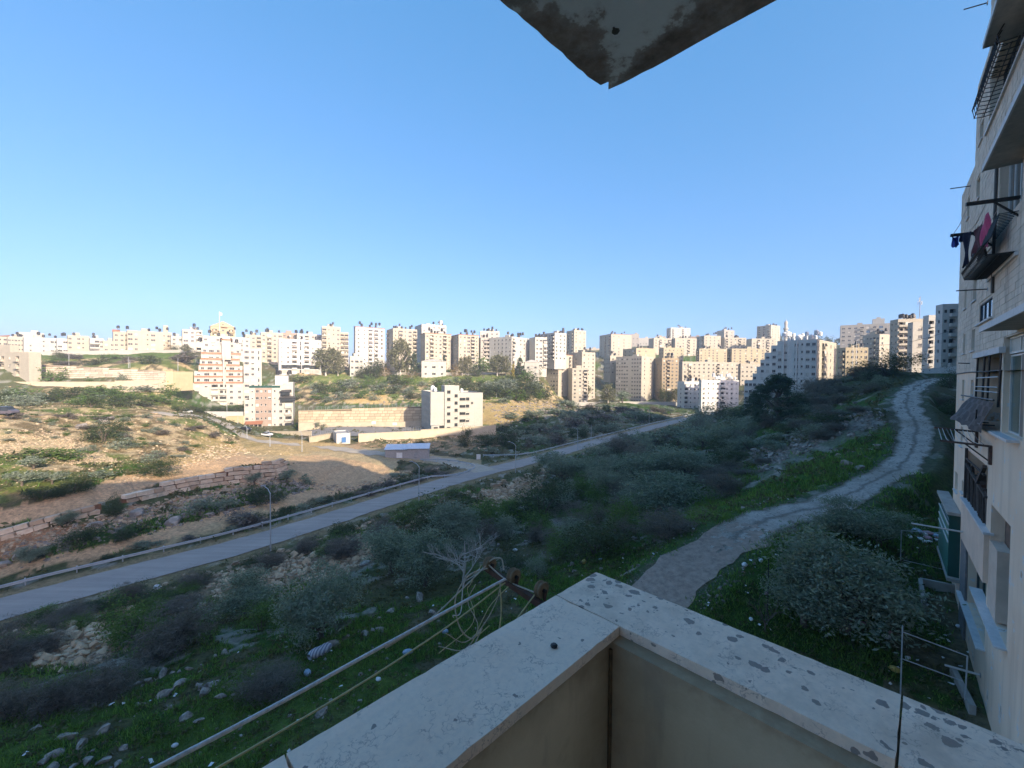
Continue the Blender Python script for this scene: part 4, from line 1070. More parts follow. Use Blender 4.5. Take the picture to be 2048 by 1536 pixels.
c0 = t.mix(t.ramp(lr_, [(.35, 0.), (.7, 1.)]), (.76, .555, .40), (.83, .65, .49)); c0 = t.mix(t.ramp(st, [(.5, 0.), (.8, .45)]), c0, (.377, .260, .182))
pe = t.n('ShaderNodeAttribute', attribute_name='peel')
c0 = t.mix(t.ramp(nz, [(.60, 0.), (.615, 1.)]), c0, (.644, .616, .602)); c0 = t.mix(t.ramp(nz, [(.645, 0.), (.66, 1.)]), c0, (.468, .338, .234))
t.color(c0); t.set(Roughness=.92); t.bump(t.math('ADD', t.math('MULTIPLY', gr, .5), nz), .5, .02)
simple('plaster_plain', (.611, .468, .364), .92, .12, 1.5, bump=.2)
simple('plaster_bay', (.675, .499, .378), .92, .12, .8, bump=.2)
simple('brown_mortar', (.17, .11, .08), .95, .3, 4)
simple('stone_sill', (.588, .560, .546), .7, .12, 4)
simple('canopy_soffit', (.420, .375, .330), .9, .2, 3)
simple('black_tarp', (.014, .015, .018), .65, .6, 5, bump=.4)
simple('grey_canvas', (.16, .155, .15), .8, .25, 3)
simple('wood_dark', (.055, .042, .035), .8, .4, 5)
simple('green_sheet', (.05, .17, .13), .45, .15, 2)
simple('rust', (.085, .045, .032), .85, .4, 8, bump=.4)
simple('white_pipe', (.50, .49, .47), .5, .12, 3)
AZF = radians(42)
DF = np.array([sin(AZF), cos(AZF), 0.]); NF = np.array([cos(AZF), -sin(AZF), 0.]); CF = 3.7
ZB = -14.6
near = thing(AB, 'near apartment block with stone upper wall and peeling plaster below, at the right edge', 'apartment block', DF * 30 + NF * CF + np.array((0, 0, ZB)), radians(48))
def L(s, o, z): return (s - 30, o, z - ZB)
def fbox(mb, s0, s1, o0, o1, z0, z1, m): mb.box(L((s0 + s1) / 2, (o0 + o1) / 2, (z0 + z1) / 2), (s1 - s0, o1 - o0, z1 - z0), m)
OPEN = []   # (s0, s1, z0, z1, depth)
for s0, s1, zs in ((37.7, 38.6, (4.4, 1.6, -1.25, -4.2, 7.3, 10.0)), (34.0, 35.2, (4.4, 1.6, -1.25, -4.2, 7.3, 10.0))):
    for z in zs:
        if z == -4.2 and s0 == 34.0: continue
        OPEN.append((s0, s1, z, z + 1.2, .22, 'w'))
OPEN += [(33.5, 34.6, 13.0, 14.1, .22, 'w'), (39.2, 40.6, -7.4, -6.2, .25, 'w'), (36.6, 37.4, -6.9, -6.2, .25, 'w'),
         (29.3, 32.8, 2.9, 3.9, .18, 'wide'), (29.6, 32.6, 5.4, 6.4, .2, 'w2'),
         (26.8, 33.2, -2.2, 1.1, 1.3, 'loggia'), (23.0, 26.5, -2.2, 1.72, .35, 'big'), (18, 22, -2.2, 1.72, .3, 'big'),
         (29.2, 35.4, -7.0, -4.1, 1.2, 'gate'), (24.3, 28.1, -10.3, -5.6, .9, 'dark'), (28.6, 33.9, -12.4, -9.3, .5, 'low'),
         (24.6, 31.8, 12.7, 15.2, .7, 'top'), (24.2, 28.6, 6.75, 9.88, .6, 'glass2'), (18, 23, 6.75, 9.88, .6, 'glass2')]
zst = .35
wall_mb = MB(); pl_mb = MB()
def band(mb, z0, z1, s0, s1, m):
    rs = []
    for (a, b_, c_, d, dep, k) in OPEN:
        a2, b2, c2, d2 = max(a, s0), min(b_, s1), max(c_, z0), min(d, z1)
        if b2 - a2 > .05 and d2 - c2 > .05: rs.append((a2 - s0, b2 - s0, c2 - z0, d2 - z0, dep))
    face_holes(mb, L(s0, 0, z0), (1, 0, 0), (0, 1, 0), s1 - s0, z1 - z0, rs, m, inner='plaster_plain')
S0 = 6.0
band(wall_mb, zst, 12.5, S0, 41.4, 'clad_stone'); band(wall_mb, 12.5, 17, S0, 36.0, 'clad_stone'); band(wall_mb, 17, 22, S0, 32.3, 'clad_stone')
band(pl_mb, -17, zst, S0, 41.4, 'peeling_plaster')
def slab(mb, s0, s1, z0, z1, m):   # the body behind the face
    d = 14
    for sx in (s0, s1): mb.poly([L(sx, 0, z0), L(sx, -d, z0), L(sx, -d, z1), L(sx, 0, z1)], m)
    mb.poly([L(s0, -d, z0), L(s1, -d, z0), L(s1, -d, z1), L(s0, -d, z1)], m); mb.poly([L(s0, 0, z1), L(s1, 0, z1), L(s1, -d, z1), L(s0, -d, z1)], 'roof_slab')
slab(wall_mb, S0, 41.4, -17, 12.5, 'clad_stone'); slab(wall_mb, S0, 36, 12.51, 17, 'clad_stone'); slab(wall_mb, S0, 32.3, 17.01, 22, 'clad_stone')
wall_mb.build('wall', near); pl_mb.build('plaster', near)
# stone cladding, block by block
cl = MB(); rg = random.Random(4); z = zst + .02; row = 0
while z < 21.6:
    smax = 41.4 if z < 12.2 else (36.0 if z < 16.7 else 32.3)
    s = 22.0 - rg.uniform(0, .5)
    while s < smax - .05:
        w = rg.uniform(.42, .78); e = min(s + w, smax)
        a, b_ = s + .008, e - .008; zz0, zz1 = z + .006, z + .274
        hit = [o for o in OPEN if o[0] < b_ and o[1] > a and o[2] < zz1 and o[3] > zz0]
        if not hit: fbox(cl, a, b_, 0, .022 + rg.uniform(0, .012), zz0, zz1, 'clad_stone')
        else:
            o = hit[0]
            if a < o[0] - .08: fbox(cl, a, o[0] - .01, 0, .025, zz0, zz1, 'clad_stone')
            if b_ > o[1] + .08: fbox(cl, o[1] + .01, b_, 0, .025, zz0, zz1, 'clad_stone')
        s = e
    z += .28
cl.build('stone_cladding', near, kind='stuff')
fz = MB(); fz.tube([L(41.5, .04, .33), L(36, .05, .40), L(30, .05, .36), L(26.6, .05, .38)], .025, 'dark_metal', 5); fz.build('wall_cable', near)
def win_at(s0, s1, z0, z1, dep, glass='glass', frame='alu_frame', bars=1, name='window'):
    w, h = s1 - s0, z1 - z0
    mb = MB(); y = -dep + .04
    pane = MB(); pane.box(L((s0 + s1) / 2, y, (z0 + z1) / 2), (w - .02, .02, h - .02), glass)
    f = .07
    for s in (s0 + f / 2, s1 - f / 2): mb.box(L(s, y + .03, (z0 + z1) / 2), (f, .06, h - .01), frame)
    for zz in (z0 + f / 2, z1 - f / 2): mb.box(L((s0 + s1) / 2, y + .03, zz), (w - 2 * f, .06, f), frame)
    for i in range(bars): mb.box(L(s0 + w * (i + 1) / (bars + 1), y + .026, (z0 + z1) / 2), (.06, .05, h - 2 * f), frame)
    o = mb.build(name, near); pane.build('pane', o); return o
def sill(s0, s1, z, o=.10, th=.08, m='stone_sill'):
    mb = MB(); fbox(mb, s0, s1, -.1, o, z - th, z, m); return mb.build('sill', near)
for (a, b_, c_, d, dep, k) in OPEN:
    if k == 'w': win_at(a, b_, c_, d, dep - .02, bars=0, frame='alu_frame'); sill(a - .1, b_ + .1, c_ - .005)
    elif k == 'wide': win_at(a, b_, c_, d, .10, 'blue_glass', 'dark_frame', 2); sill(a - .3, b_ + .5, c_ - .005, .14)
    elif k == 'w2': win_at(a, b_, c_, d, dep - .02, bars=1); sill(a - .1, b_ + .1, c_ - .005)
    elif k == 'big':
        win_at(a, b_, c_ + .02, 1.0, .28, 'green_glass', 'alu_frame', 1); win_at(a, b_, 1.04, d, .24, 'shutter', 'white_plastic', 1, 'fanlight')
        mb = MB(); fbox(mb, a + .05, a + 1.5, -.22, -.16, c_ + .05, .95, 'blind_brown'); mb.build('blind', near)
    elif k == 'glass2': win_at(a, b_, c_ + .02, d - .02, .35, 'glass', 'alu_frame', 3)
    elif k == 'top': win_at(a, b_, c_ + .02, d - .02, .5, 'glass', 'dark_frame', 3); sill(a - .4, b_ + .6, c_ - .005, .12, .14)
sill(23.4, 29.8, -2.22, .32, .10); sill(28.4, 35.4, -12.41, .30, .07); sill(24.2, 30.4, -10.31, .34, .07); 
# canopies over the balcony windows
for zc, s1 in ((13.55, 25.6), (8.25, 24.8), (1.85, 24.2)):
    mb = MB(); fbox(mb, S0 + 10, s1, -.05, .95, zc, zc + .14, 'canopy_soffit'); fbox(mb, S0 + 10, s1, .94, .99, zc - .04, zc + .18, 'stone_sill'); mb.build('canopy', near)
mb = MB(); mb.poly([L(25.6, .97, 13.5), L(16, .97, 13.5), L(16, .06, 16.8), L(25.6, .06, 16.8)], 'grey_canvas'); mb.poly([L(25.6, .97, 13.5), L(25.6, .06, 16.8), L(25.6, .06, 13.5)], 'grey_canvas'); mb.build('awning', near)
mb = MB(); fbox(mb, 26.4, 33.4, -.02, .16, 1.1, 1.36, 'stone_sill'); mb.build('lintel', near)
# loggia with sagging frame, rails and black tarpaulin
mb = MB()
for s in (32.9, 30.9, 29.6, 27.0): mb.tube([L(s, .05, -1.2), L(s - .25, .04, 1.1)], .045, 'dark_metal', 5)
for z, s0 in ((.05, 32.2), (-.62, 32.9), (-.40, 32.5)): mb.tube([L(s0, .1, z), L(26.9, .1, z + .05)], .028, 'white_pipe' if z == .05 else 'grey_metal', 5)
mb.tube([L(36.2, .25, -.97), L(26.9, .2, -.9)], .04, 'dark_metal', 5); mb.build('railing', near)
win_at(27.2, 32.6, -2.1, .9, 1.22, 'shutter', 'alu_frame', 4, 'curtain_wall')
mb = MB()
for s, z in ((31.4, -.2), (28.2, -.5)): fbox(mb, s - .45, s + .45, -1.1, -1.05, z - 1, z + .9, 'blind_brown')
mb.build('blind', near)
tp = MB(); nS, nZ = 14, 6; pts = [[None] * (nZ + 1) for _ in range(nS + 1)]
for i in range(nS + 1):
    for k in range(nZ + 1):
        f = i / nS; g = k / nZ
        pts[i][k] = L(33.0 - 6.1 * f, .22 + .75 * g * (1 - .55 * f) + .05 * sin(i * 2.1 + k), -.98 - g * (1.15 + .25 * f) - .06 * sin(i * 1.3) * g)
for i in range(nS):
    for k in range(nZ): tp.poly([pts[i][k], pts[i + 1][k], pts[i + 1][k + 1], pts[i][k + 1]], 'black_tarp')
tp.build('tarpaulin', near, smooth=True)
mb = MB(); [mb.tube([L(28.6, .1, -2.0), L(28.6, .5, -2.0), L(27.2, .5, -2.0), L(27.2, .1, -2.0)], .03, 'dark_metal', 5), mb.tube([L(28.6, .5, -2.0), L(28.4, .5, -1.4)], .03, 'dark_metal', 5)]; mb.build('pot_bracket', near)
# weathered timber screen on the lower balcony
for k in range(22):
    s = 35.2 - k * .27; mb = MB(); h = rg.uniform(1.7, 2.7) if k < 4 else rg.uniform(1.6, 2.35)
    mb.bar(L(s, -.05, -7.0), L(s + rg.uniform(-.08, .08), -.02 + rg.uniform(-.05, .05), -7.0 + h), .2, 'wood_dark', .03); mb.build('slat', near)
mb = MB(); mb.bar(L(35.4, .06, -4.9), L(29.0, .06, -5.5), .10, 'wood_dark'); mb.bar(L(35.4, .06, -4.6), L(29.2, .1, -4.5), .08, 'wood_dark'); mb.bar(L(31, .1, -5.2), L(29.2, .1, -4.1), .14, 'wood_dark'); mb.bar(L(35.4, .06, -7.1), L(35.35, .06, -4.0), .12, 'wood_dark'); mb.build('screen_rail', near)
mb = MB(); fbox(mb, 28.2, 35.5, 0, .18, -9.25, -7.0, 'plaster_bay'); mb.build('balcony_front', near)
mb = MB(); fbox(mb, 28.0, 35.6, -.1, .24, -7.0, -6.9, 'stone_sill'); mb.build('sill', near)
mb = MB(); fbox(mb, 24.3, 28.1, -.5, -.42, -7.4, -5.7, 'brown_mortar'); mb.build('blind', near)
win_at(24.35, 28.05, -10.2, -7.4, .6, 'green_glass', 'dark_frame', 1); win_at(28.65, 33.85, -12.3, -9.35, .42, 'green_glass', 'dark_frame', 2)
mb = MB(); fbox(mb, 26.4, 28.2, -.4, .02, -10.2, -7.2, 'plaster_plain'); mb.build('pier', near)
# window cages of bent bars
def cage(s0, s1, z0, z1, out, n, name='window_cage'):
    for k in range(n):
        s = s0 + (s1 - s0) * k / (n - 1); mb = MB()
        pr = [(0, z1), (out * .55, z1), (out * .75, z0 + (z1 - z0) * .45), (out, z0 + (z1 - z0) * .25), (out * .9, z0 + .05), (out * .5, z0), (0, z0 + .02)]
        mb.tube([L(s, o, z) for o, z in pr], .022, 'dark_metal', 4); mb.build('cage_bar', near)
    mb = MB()
    for o, z in ((out * .55, z1), (out * .75, z0 + (z1 - z0) * .45), (out, z0 + (z1 - z0) * .25), (out * .9, z0 + .05), (out * .5, z0)): mb.tube([L(s0 - .05, o, z), L(s1 + .05, o, z)], .022, 'dark_metal', 4)
    mb.build('cage_rail', near)
cage(24.4, 30.4, 12.75, 14.6, .75, 16)
cage(24.6, 30.2, 4.85, 6.4, .95, 24)
mb = MB(); fbox(mb, 24.6, 30.2, .05, .75, 4.86, 4.9, 'dark_metal'); fbox(mb, 24.4, 30.4, -.05, .12, 4.7, 4.84, 'stone_sill'); mb.build('cage_floor', near)
for s, z, o, m in ((26.0, 5.3, .4, 'plaster_bay'), (27.2, 5.25, .45, 'grey_canvas'), (28.3, 5.2, .5, 'shutter'), (29.3, 5.2, .45, 'grey_metal')):
    pass
# drainpipes
for s, z0, z1, m in ((28.9, 3.95, 9.8, 'dark_frame'),):
    mb = MB(); mb.tube([L(s, .09, z0), L(s, .09, z1)], .055, m, 6); mb.build('drainpipe', near)
# clothes racks of angle iron
def tip_on(px, py, z):
    p = on_z(px, py, z); return p
mb = MB(); A0 = DF * 24.7 + NF * CF; A0[2] = 6.93; A1 = on_z(1932, 409, 6.95); B0 = DF * 29.6 + NF * CF; B0[2] = 6.93; B1 = on_z(1901, 471, 6.97)
base = np.array(near.location); cr, sr_ = cos(radians(-48)), sin(radians(-48))
def tol(p):
    q = np.asarray(p) - base; return (q[0] * cr - q[1] * sr_, q[0] * sr_ + q[1] * cr, q[2])
for a, e in ((A0, A1), (B0, B1)):
    mb = MB(); mb.bar(tol(a), tol(e), .11, 'dark_metal', .13); mb.bar(tol(a + (e - a) * .5), tol(a + np.array((0, 0, -.7))), .06, 'dark_metal'); mb.build('clothes_rack', near)
mb = MB(); pA = A0 + (A1 - A0) * .95; pB = B0 + (B1 - B0) * .8
for f in (.3, .6, .95):
    a = A0 + (A1 - A0) * f; e = B0 + (B1 - B0) * f; mid = (a + e) / 2 - np.array((0, 0, .15)); mb.tube([tol(a), tol(mid), tol(e)], .012, 'white_pipe', 4)
mb.build('washing_line', near)
for (px, py, zz, s_, ln) in ((1988, 865, -2.75, 33, 0), (1985, 876, -3.05, 31, 0)):
    pass
for s, o1, z in ((32.2, 1.55, -2.75), (28.4, 1.6, -3.05)):
    mb = MB(); mb.bar(L(s, 0, z), L(s + .6, o1, z + .03), .09, 'rust'); mb.bar(L(s, 0, z - .75), L(s + .3, o1 * .5, z), .05, 'rust'); mb.box(L(s, .05, z - .4), (.28, .1, .85), 'rust'); mb.build('clothes_rack', near)
mb = MB()
for k in range(9):
    f = .15 + k * .095; pts_ = [L(32.2 + .6 * f, 1.55 * f, -2.72), L(30.3 + .3 * f, 1.55 * f, -2.95 - .12 * (k % 3)), L(28.4 + .6 * f, 1.6 * f, -3.0)]; mb.tube(pts_, .014, 'white_pipe' if k % 3 else 'dark_metal', 4)
mb.build('washing_line', near)
for s, z, ln, m in ((34.6, -8.72, 2.3, 'white_pipe'), (29.2, -14.0, 1.2, 'white_pipe'), (37.5, 11.75, .9, 'dark_metal'), (33.6, 20.1, .9, 'dark_metal'), (35.5, .9, .5, 'dark_metal'), (30.6, 4.4, 1.1, 'dark_metal')):
    mb = MB(); mb.tube([L(s, 0, z), L(s - .2, ln, z + .02)], .05 if m == 'white_pipe' else .03, m, 6); mb.box(L(s, .02, z), (.16, .04, .16), 'grey_metal'); mb.build('wall_pole', near)
# green enclosed balcony near the far corner
bx = MB(); fbox(bx, 36.9, 43.6, .02, .62, -8.4, -8.22, 'concrete'); bx.build('bay_roof', near)
bx = MB(); fbox(bx, 37.3, 43.2, .44, .5, -12.3, -9.1, 'green_sheet'); fbox(bx, 43.1, 43.2, -.6, .44, -12.3, -9.1, 'green_sheet'); fbox(bx, 37.3, 43.2, .40, .46, -9.1, -8.42, 'green_glass'); fbox(bx, 37.25, 37.3, 0, .5, -12.3, -8.42, 'green_glass'); bx.build('bay_panel', near)
bx = MB()
for z in (-9.1, -9.7, -10.2): fbox(bx, 37.3, 43.2, .50, .54, z - .04, z + .04, 'white_plastic')
bx.build('bay_rail', near)
bx = MB(); fbox(bx, 36.9, 43.4, .0, .56, -12.5, -12.3, 'concrete'); bx.build('bay_floor', near)
lp = MB(); fbox(lp, 34.0, 36.0, .02, .10, -14.9, -9.3, 'grey_canvas'); lp.build('pier', near)

# laundry on the upper rack: each piece hangs by itself
def cloth(name, label, a, b_, drop, col, seed, sag=.0):
    a = np.asarray(a, float); b_ = np.asarray(b_, float); rgc = random.Random(seed)
    simple('cloth_' + str(seed), col, .9, .2, 3)
    mid = (a + b_) / 2; mb = MB(); n, m = 9, 9; dirx = b_ - a; nrm = np.array([-dirx[1], dirx[0], 0]); nrm /= np.linalg.norm(nrm) + 1e-9
    def pt(i, k):
        f = i / n; g = k / m
        wob = .07 * sin(f * 11 + seed) * g + .05 * sin(g * 5 + seed * 2 + f * 4)
        narrow = 1 - .12 * g * (.5 + .5 * sin(seed))
        p = a + dirx * (.5 + (f - .5) * narrow) + nrm * wob; p = p - mid
        return (p[0], p[1], p[2] - drop * g * (1 - .12 * abs(sin(f * 7 + seed))) - sag * sin(f * pi))
    for i in range(n):
        for k in range(m): mb.poly([pt(i, k), pt(i + 1, k), pt(i + 1, k + 1), pt(i, k + 1)], 'cloth_' + str(seed))
    o = mb.build(name, smooth=True); o.location = mid
    return tag(o, label, 'laundry', 'washing on the upper clothes rack')
def on_rack(f, g): 
    a = A0 + (A1 - A0) * f; e = B0 + (B1 - B0) * f; return a + (e - a) * g
cloth('blue_cloth', 'bright blue cloth hanging from the outer tip of the rack', B0 + (B1 - B0) * .80, B0 + (B1 - B0) * .97, .55, (.015, .035, .22), 1, .1)
cloth('navy_trousers', 'navy trousers hanging on the upper clothes rack, longest piece', on_rack(.70, .97), on_rack(.58, .90), 1.75, (.012, .014, .035), 2)
cloth('dark_cloth', 'small dark blue cloth beside the bright blue one on the rack', B0 + (B1 - B0) * .68, B0 + (B1 - B0) * .79, .4, (.012, .018, .06), 5)
cloth('maroon_shirt', 'dark maroon shirt hanging on the rack beside the pink towel', on_rack(.5, .9), on_rack(.42, .55), 1.3, (.07, .012, .018), 3)
cloth('pink_towel', 'pink towel with pattern hanging nearest the window on the rack', on_rack(.44, .56), on_rack(.42, .30), 1.3, (.42, .05, .13), 4)
cloth('black_shirt', 'black shirt hanging low between maroon shirt and the cage', on_rack(.36, .93), on_rack(.30, .70), 1.5, (.015, .013, .018), 6)

# the rest of the block behind and to the left of the viewer, and unseen blocks added to cast shade over the valley
own = thing(AB, 'wing of the same block that holds the viewpoint balcony', 'apartment block', DF * -12 + NF * CF + np.array((0, 0, -14)), radians(48))
mb = MB(); mb.box((0, -7.2, 14.8), (35.9, 14, 37 + 1.2), 'plaster_plain'); mb.build('wall', own)
for s0, s1, n0, zt, lab in ((41.6, 74, 9.2, 27, 'first added stone block, unseen past the near facade, shading the valley'), (74.2, 109, 13.2, 31, 'second added stone block, unseen past the near facade, shading the valley'),
                            (109.2, 151, 18, 36, 'third added stone block, unseen past the near facade, shading the valley'), (151.5, 200, 30, 43, 'tallest plain stone block at the far end of the street row')):
    p = DF * ((s0 + s1) / 2) + NF * n0; zg = float(H(p[0] + NF[0] * 6, p[1] + NF[1] * 6)) - 1
    nb = thing(AB, lab, 'apartment block', (p[0], p[1], zg), radians(48))
    mb, gl = MB(), MB(); rgn = random.Random(s0)
    n_ = int((zt - zg) / 3.1)
    volume(nb, mb, gl, 0, 0, s1 - s0, 15, -8, zt - zg, 'wwsww', 'wwswwsww', n_, 3.1, 'stone_cream', 0, rgn, 0.0)
    nb.rotation_euler = (0, 0, radians(48 - 180)); q = DF * s1 + NF * n0; nb.location = (q[0], q[1], zg)
    # the front looks over the valley
    mb.build('wall', nb); gl.build('window_glazing', nb, kind='stuff')

# ---------------------------------------------------------------- balcony: parapet with stone caps, slab overhead
D1 = np.array([.70710678, .70710678, 0]); D2 = np.array([-.70710678, .70710678, 0])
t = NT('cap_stone')
d = t.noise(1.6, 2, .5)
def veins(scale, thr, seed):
    mp = t.n('ShaderNodeMapping'); mp.inputs['Location'].default_value = (seed, seed * .7, 0); t.l(t.co(), mp.inputs['Vector'])
    nn = t.noise(scale, 3, .62, mp.outputs[0])
    return t.ramp(t.math('ABSOLUTE', t.math('SUBTRACT', nn, .5)), [(.0, 1.), (thr, 0.)])
v1 = veins(20, .022, 0); v2 = veins(33, .022, 5.3)
patch = t.ramp(t.noise(9, 3, .6), [(.50, 0.), (.60, 1.)]); patch2 = t.ramp(t.noise(13, 2, .5), [(.54, 0.), (.62, 1.)])
vv = t.math('MAXIMUM', t.math('MULTIPLY', v1, patch), t.math('MULTIPLY', v2, patch2))
c0 = t.mix(t.ramp(t.noise(3.2, 5, .6), [(.3, 0.), (.7, 1.)]), (.80, .61, .47), (.87, .71, .57))
c0 = t.mix(t.ramp(t.noise(60, 3, .7), [(.4, 0.), (.75, .3)]), c0, (.476, .406, .392))
c0 = t.mix(t.math('MULTIPLY', vv, .55), c0, (.15, .11, .12))
la = t.n('ShaderNodeAttribute', attribute_name='lichen')
vo = t.n('ShaderNodeTexVoronoi'); vo.inputs['Scale'].default_value = 27
wv = t.n('ShaderNodeVectorMath', operation='ADD'); sc_ = t.n('ShaderNodeVectorMath', operation='SCALE'); sc_.inputs['Scale'].default_value = .03
t.l(t.noise(30, 3, .6, None, 'Color'), sc_.inputs[0]); t.l(t.co(), wv.inputs[0]); t.l(sc_.outputs[0], wv.inputs[1]); t.l(wv.outputs[0], vo.inputs['Vector'])
sp = t.n('ShaderNodeSeparateColor'); t.l(vo.outputs['Color'], sp.inputs[0])
rad = t.math('SUBTRACT', t.math('MULTIPLY', t.math('POWER', sp.outputs[0], 1.6), .62), t.math('SUBTRACT', .46, t.math('MULTIPLY', la.outputs['Fac'], .44)))
spot = t.ramp(t.math('SUBTRACT', rad, vo.outputs['Distance']), [(.0, 0.), (.03, 1.)])
vo2 = t.n('ShaderNodeTexVoronoi'); vo2.inputs['Scale'].default_value = 52; t.l(wv.outputs[0], vo2.inputs['Vector'])
sp2_ = t.n('ShaderNodeSeparateColor'); t.l(vo2.outputs['Color'], sp2_.inputs[0])
dens = t.ramp(t.noise(5.5, 3, .6), [(.40, 0.), (.62, 1.)])
rad2 = t.math('SUBTRACT', t.math('MULTIPLY', sp2_.outputs[0], .78), t.math('SUBTRACT', .78, t.math('MULTIPLY', t.math('MULTIPLY', la.outputs['Fac'], dens), .60)))
spot = t.math('MAXIMUM', spot, t.ramp(t.math('SUBTRACT', rad2, vo2.outputs['Distance']), [(.0, 0.), (.05, 1.)]))
c0 = t.mix(t.math('MULTIPLY', spot, .85), c0, t.mix(t.noise(50, 3), (.128, .112, .112), (.240, .210, .195)))
edge_y = t.mix(t.math('MULTIPLY', la.outputs['Fac'], t.ramp(t.noise(8, 4, .7), [(.42, 0.), (.65, .45)])), c0, (.36, .27, .20))
t.color(edge_y); t.set(Roughness=.7); t.b.inputs['Specular IOR Level'].default_value = .3; t.bump(t.math('ADD', t.noise(60, 3, .7), t.math('MULTIPLY', spot, .5)), .15, .004)
t = NT('balcony_plaster')
nz = t.noise(5, 6, .65); gr = t.noise(90, 3, .7); lr_ = t.noise(1.6, 3, .5)
sp = t.n('ShaderNodeSeparateXYZ'); t.l(t.co(), sp.inputs[0])
c0 = t.mix(t.ramp(lr_, [(.3, 0.), (.7, 1.)]), (.544, .424, .272), (.672, .544, .376)); c0 = t.mix(t.ramp(nz, [(.56, 0.), (.74, .5)]), c0, (.300, .210, .128))
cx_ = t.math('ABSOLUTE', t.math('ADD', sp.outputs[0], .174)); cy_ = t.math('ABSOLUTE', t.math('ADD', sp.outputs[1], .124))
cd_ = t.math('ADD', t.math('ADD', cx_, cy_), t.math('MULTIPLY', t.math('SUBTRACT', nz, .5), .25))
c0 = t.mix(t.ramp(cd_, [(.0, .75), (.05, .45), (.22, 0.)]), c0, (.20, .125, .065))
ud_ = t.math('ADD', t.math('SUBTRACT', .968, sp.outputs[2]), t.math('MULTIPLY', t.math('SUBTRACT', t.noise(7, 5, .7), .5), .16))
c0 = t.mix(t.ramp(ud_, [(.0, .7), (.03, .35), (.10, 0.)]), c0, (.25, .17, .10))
sm_ = t.noise(1., 5, .7, t.co('Object', (6, 6, 1.2)))
c0 = t.mix(t.ramp(sm_, [(.54, 0.), (.72, .55)]), c0, (.30, .235, .17))
t.color(c0); t.set(Roughness=.92); t.bump(t.math('ADD', nz, t.math('MULTIPLY', gr, .6)), .3, .006)
simple('seam', (.11, .065, .03), .95, .5, 20)
t = NT('slab_soffit')
sp = t.n('ShaderNodeSeparateXYZ'); t.l(t.co(), sp.inputs[0])
wob = t.math('MULTIPLY', t.math('SUBTRACT', t.noise(4.5, 6, .68), .5), .9)
# object space: x along the facade, y towards the valley; damp brown stains creep in from the two free edges
ex_ = t.math('SUBTRACT', .0, sp.outputs[0]); ey_ = t.math('SUBTRACT', .0, sp.outputs[1])
ed = t.math('ADD', t.math('MINIMUM', ex_, ey_), wob)
stn = t.ramp(ed, [(.0, 1.), (.09, .8), (.12, .2), (.17, 0.)])
c0 = t.mix(t.ramp(t.noise(2.2, 4, .6), [(.3, 0.), (.7, 1.)]), (.70, .70, .69), (.83, .82, .79))
c0 = t.mix(stn, c0, t.mix(t.ramp(t.noise(7, 5, .7), [(.35, 0.), (.65, 1.)]), (.187, .136, .111), (.425, .332, .281)))
c0 = t.mix(t.ramp(t.noise(3.1, 5, .6), [(.58, 0.), (.68, .45)]), c0, (.289, .221, .187))
t.color(c0); t.set(Roughness=.95); t.bump(t.noise(14, 5, .7), .5, .02)
ZC = -.80; TH = .032
bal = thing('balcony', 'corner of the stone capped balcony parapet in the foreground', 'balcony', D1 * 1.3 + D2 * .8 + np.array((0, 0, ZC - 1.0)), radians(45))
def bl(a, b_, z): return (a - 1.3, b_ - .8, z - ZC + 1.0)      # local: x along d1, y along d2
def cap_piece(a0, a1, b0, b1, lich, seed):
    """one cap stone with slightly eased, chipped edges"""
    rgc = np.random.default_rng(seed); n1_ = max(2, int((a1 - a0) / .03)); n2_ = max(2, int((b1 - b0) / .03))
    xs = np.linspace(a0, a1, n1_ + 1); ys = np.linspace(b0, b1, n2_ + 1); e = .004
    Vv, Ff = [], []
    X, Y = np.meshgrid(xs, ys, indexing='ij'); edge = np.zeros(X.shape)
    edge[[0, -1], :] = 1; edge[:, [0, -1]] = 1
    Z = np.full(X.shape, ZC) - edge * (.0015 + .002 * rgc.random(X.shape) ** 6)
    jit = edge * (rgc.random(X.shape) ** 8) * .0035
    cx, cy = (a0 + a1) / 2, (b0 + b1) / 2
    X2 = X - np.sign(X - cx) * jit * (np.abs(X - cx) > (a1 - a0) / 2 - 1e-4); Y2 = Y - np.sign(Y - cy) * jit * (np.abs(Y - cy) > (b1 - b0) / 2 - 1e-4)
    P3 = np.stack([X2, Y2, Z], -1).reshape(-1, 3); k = len(P3); P4 = P3.copy(); P4[:, 2] = ZC - TH
    idx = np.arange(k).reshape(n1_ + 1, n2_ + 1)
    F1 = np.stack([idx[:-1, :-1], idx[1:, :-1], idx[1:, 1:], idx[:-1, 1:]], -1).reshape(-1, 4)
    ring = np.concatenate([idx[:, 0], idx[-1, 1:], idx[::-1, -1][1:], idx[0, ::-1][1:-1]]); r2 = np.roll(ring, -1)
    F2 = np.stack([r2, ring, ring + k, r2 + k], 1)
    F3 = F1[:, ::-1] + k
    Vl = np.concatenate([P3, P4]); Vl = np.stack([Vl[:, 0] - 1.3, Vl[:, 1] - .8, Vl[:, 2] - ZC + 1.0], 1)
    me = np_mesh('cap_stone', Vl, np.concatenate([F1, F2, F3]), ['cap_stone'])
    at_ = me.attributes.new('lichen', 'FLOAT', 'POINT'); lv = np.concatenate([lich(P3[:, 0], P3[:, 1])] * 2).astype(np.float32); at_.data.foreach_set('value', lv)
    return link('cap_stone', me, bal)
cap_piece(.272, 1.171, .675, .935, lambda a, b_: np.clip(.12 + .0 * a, 0, 1), 1)
cap_piece(-1.2, .268, .675, .935, lambda a, b_: .12 + 0 * a, 2)
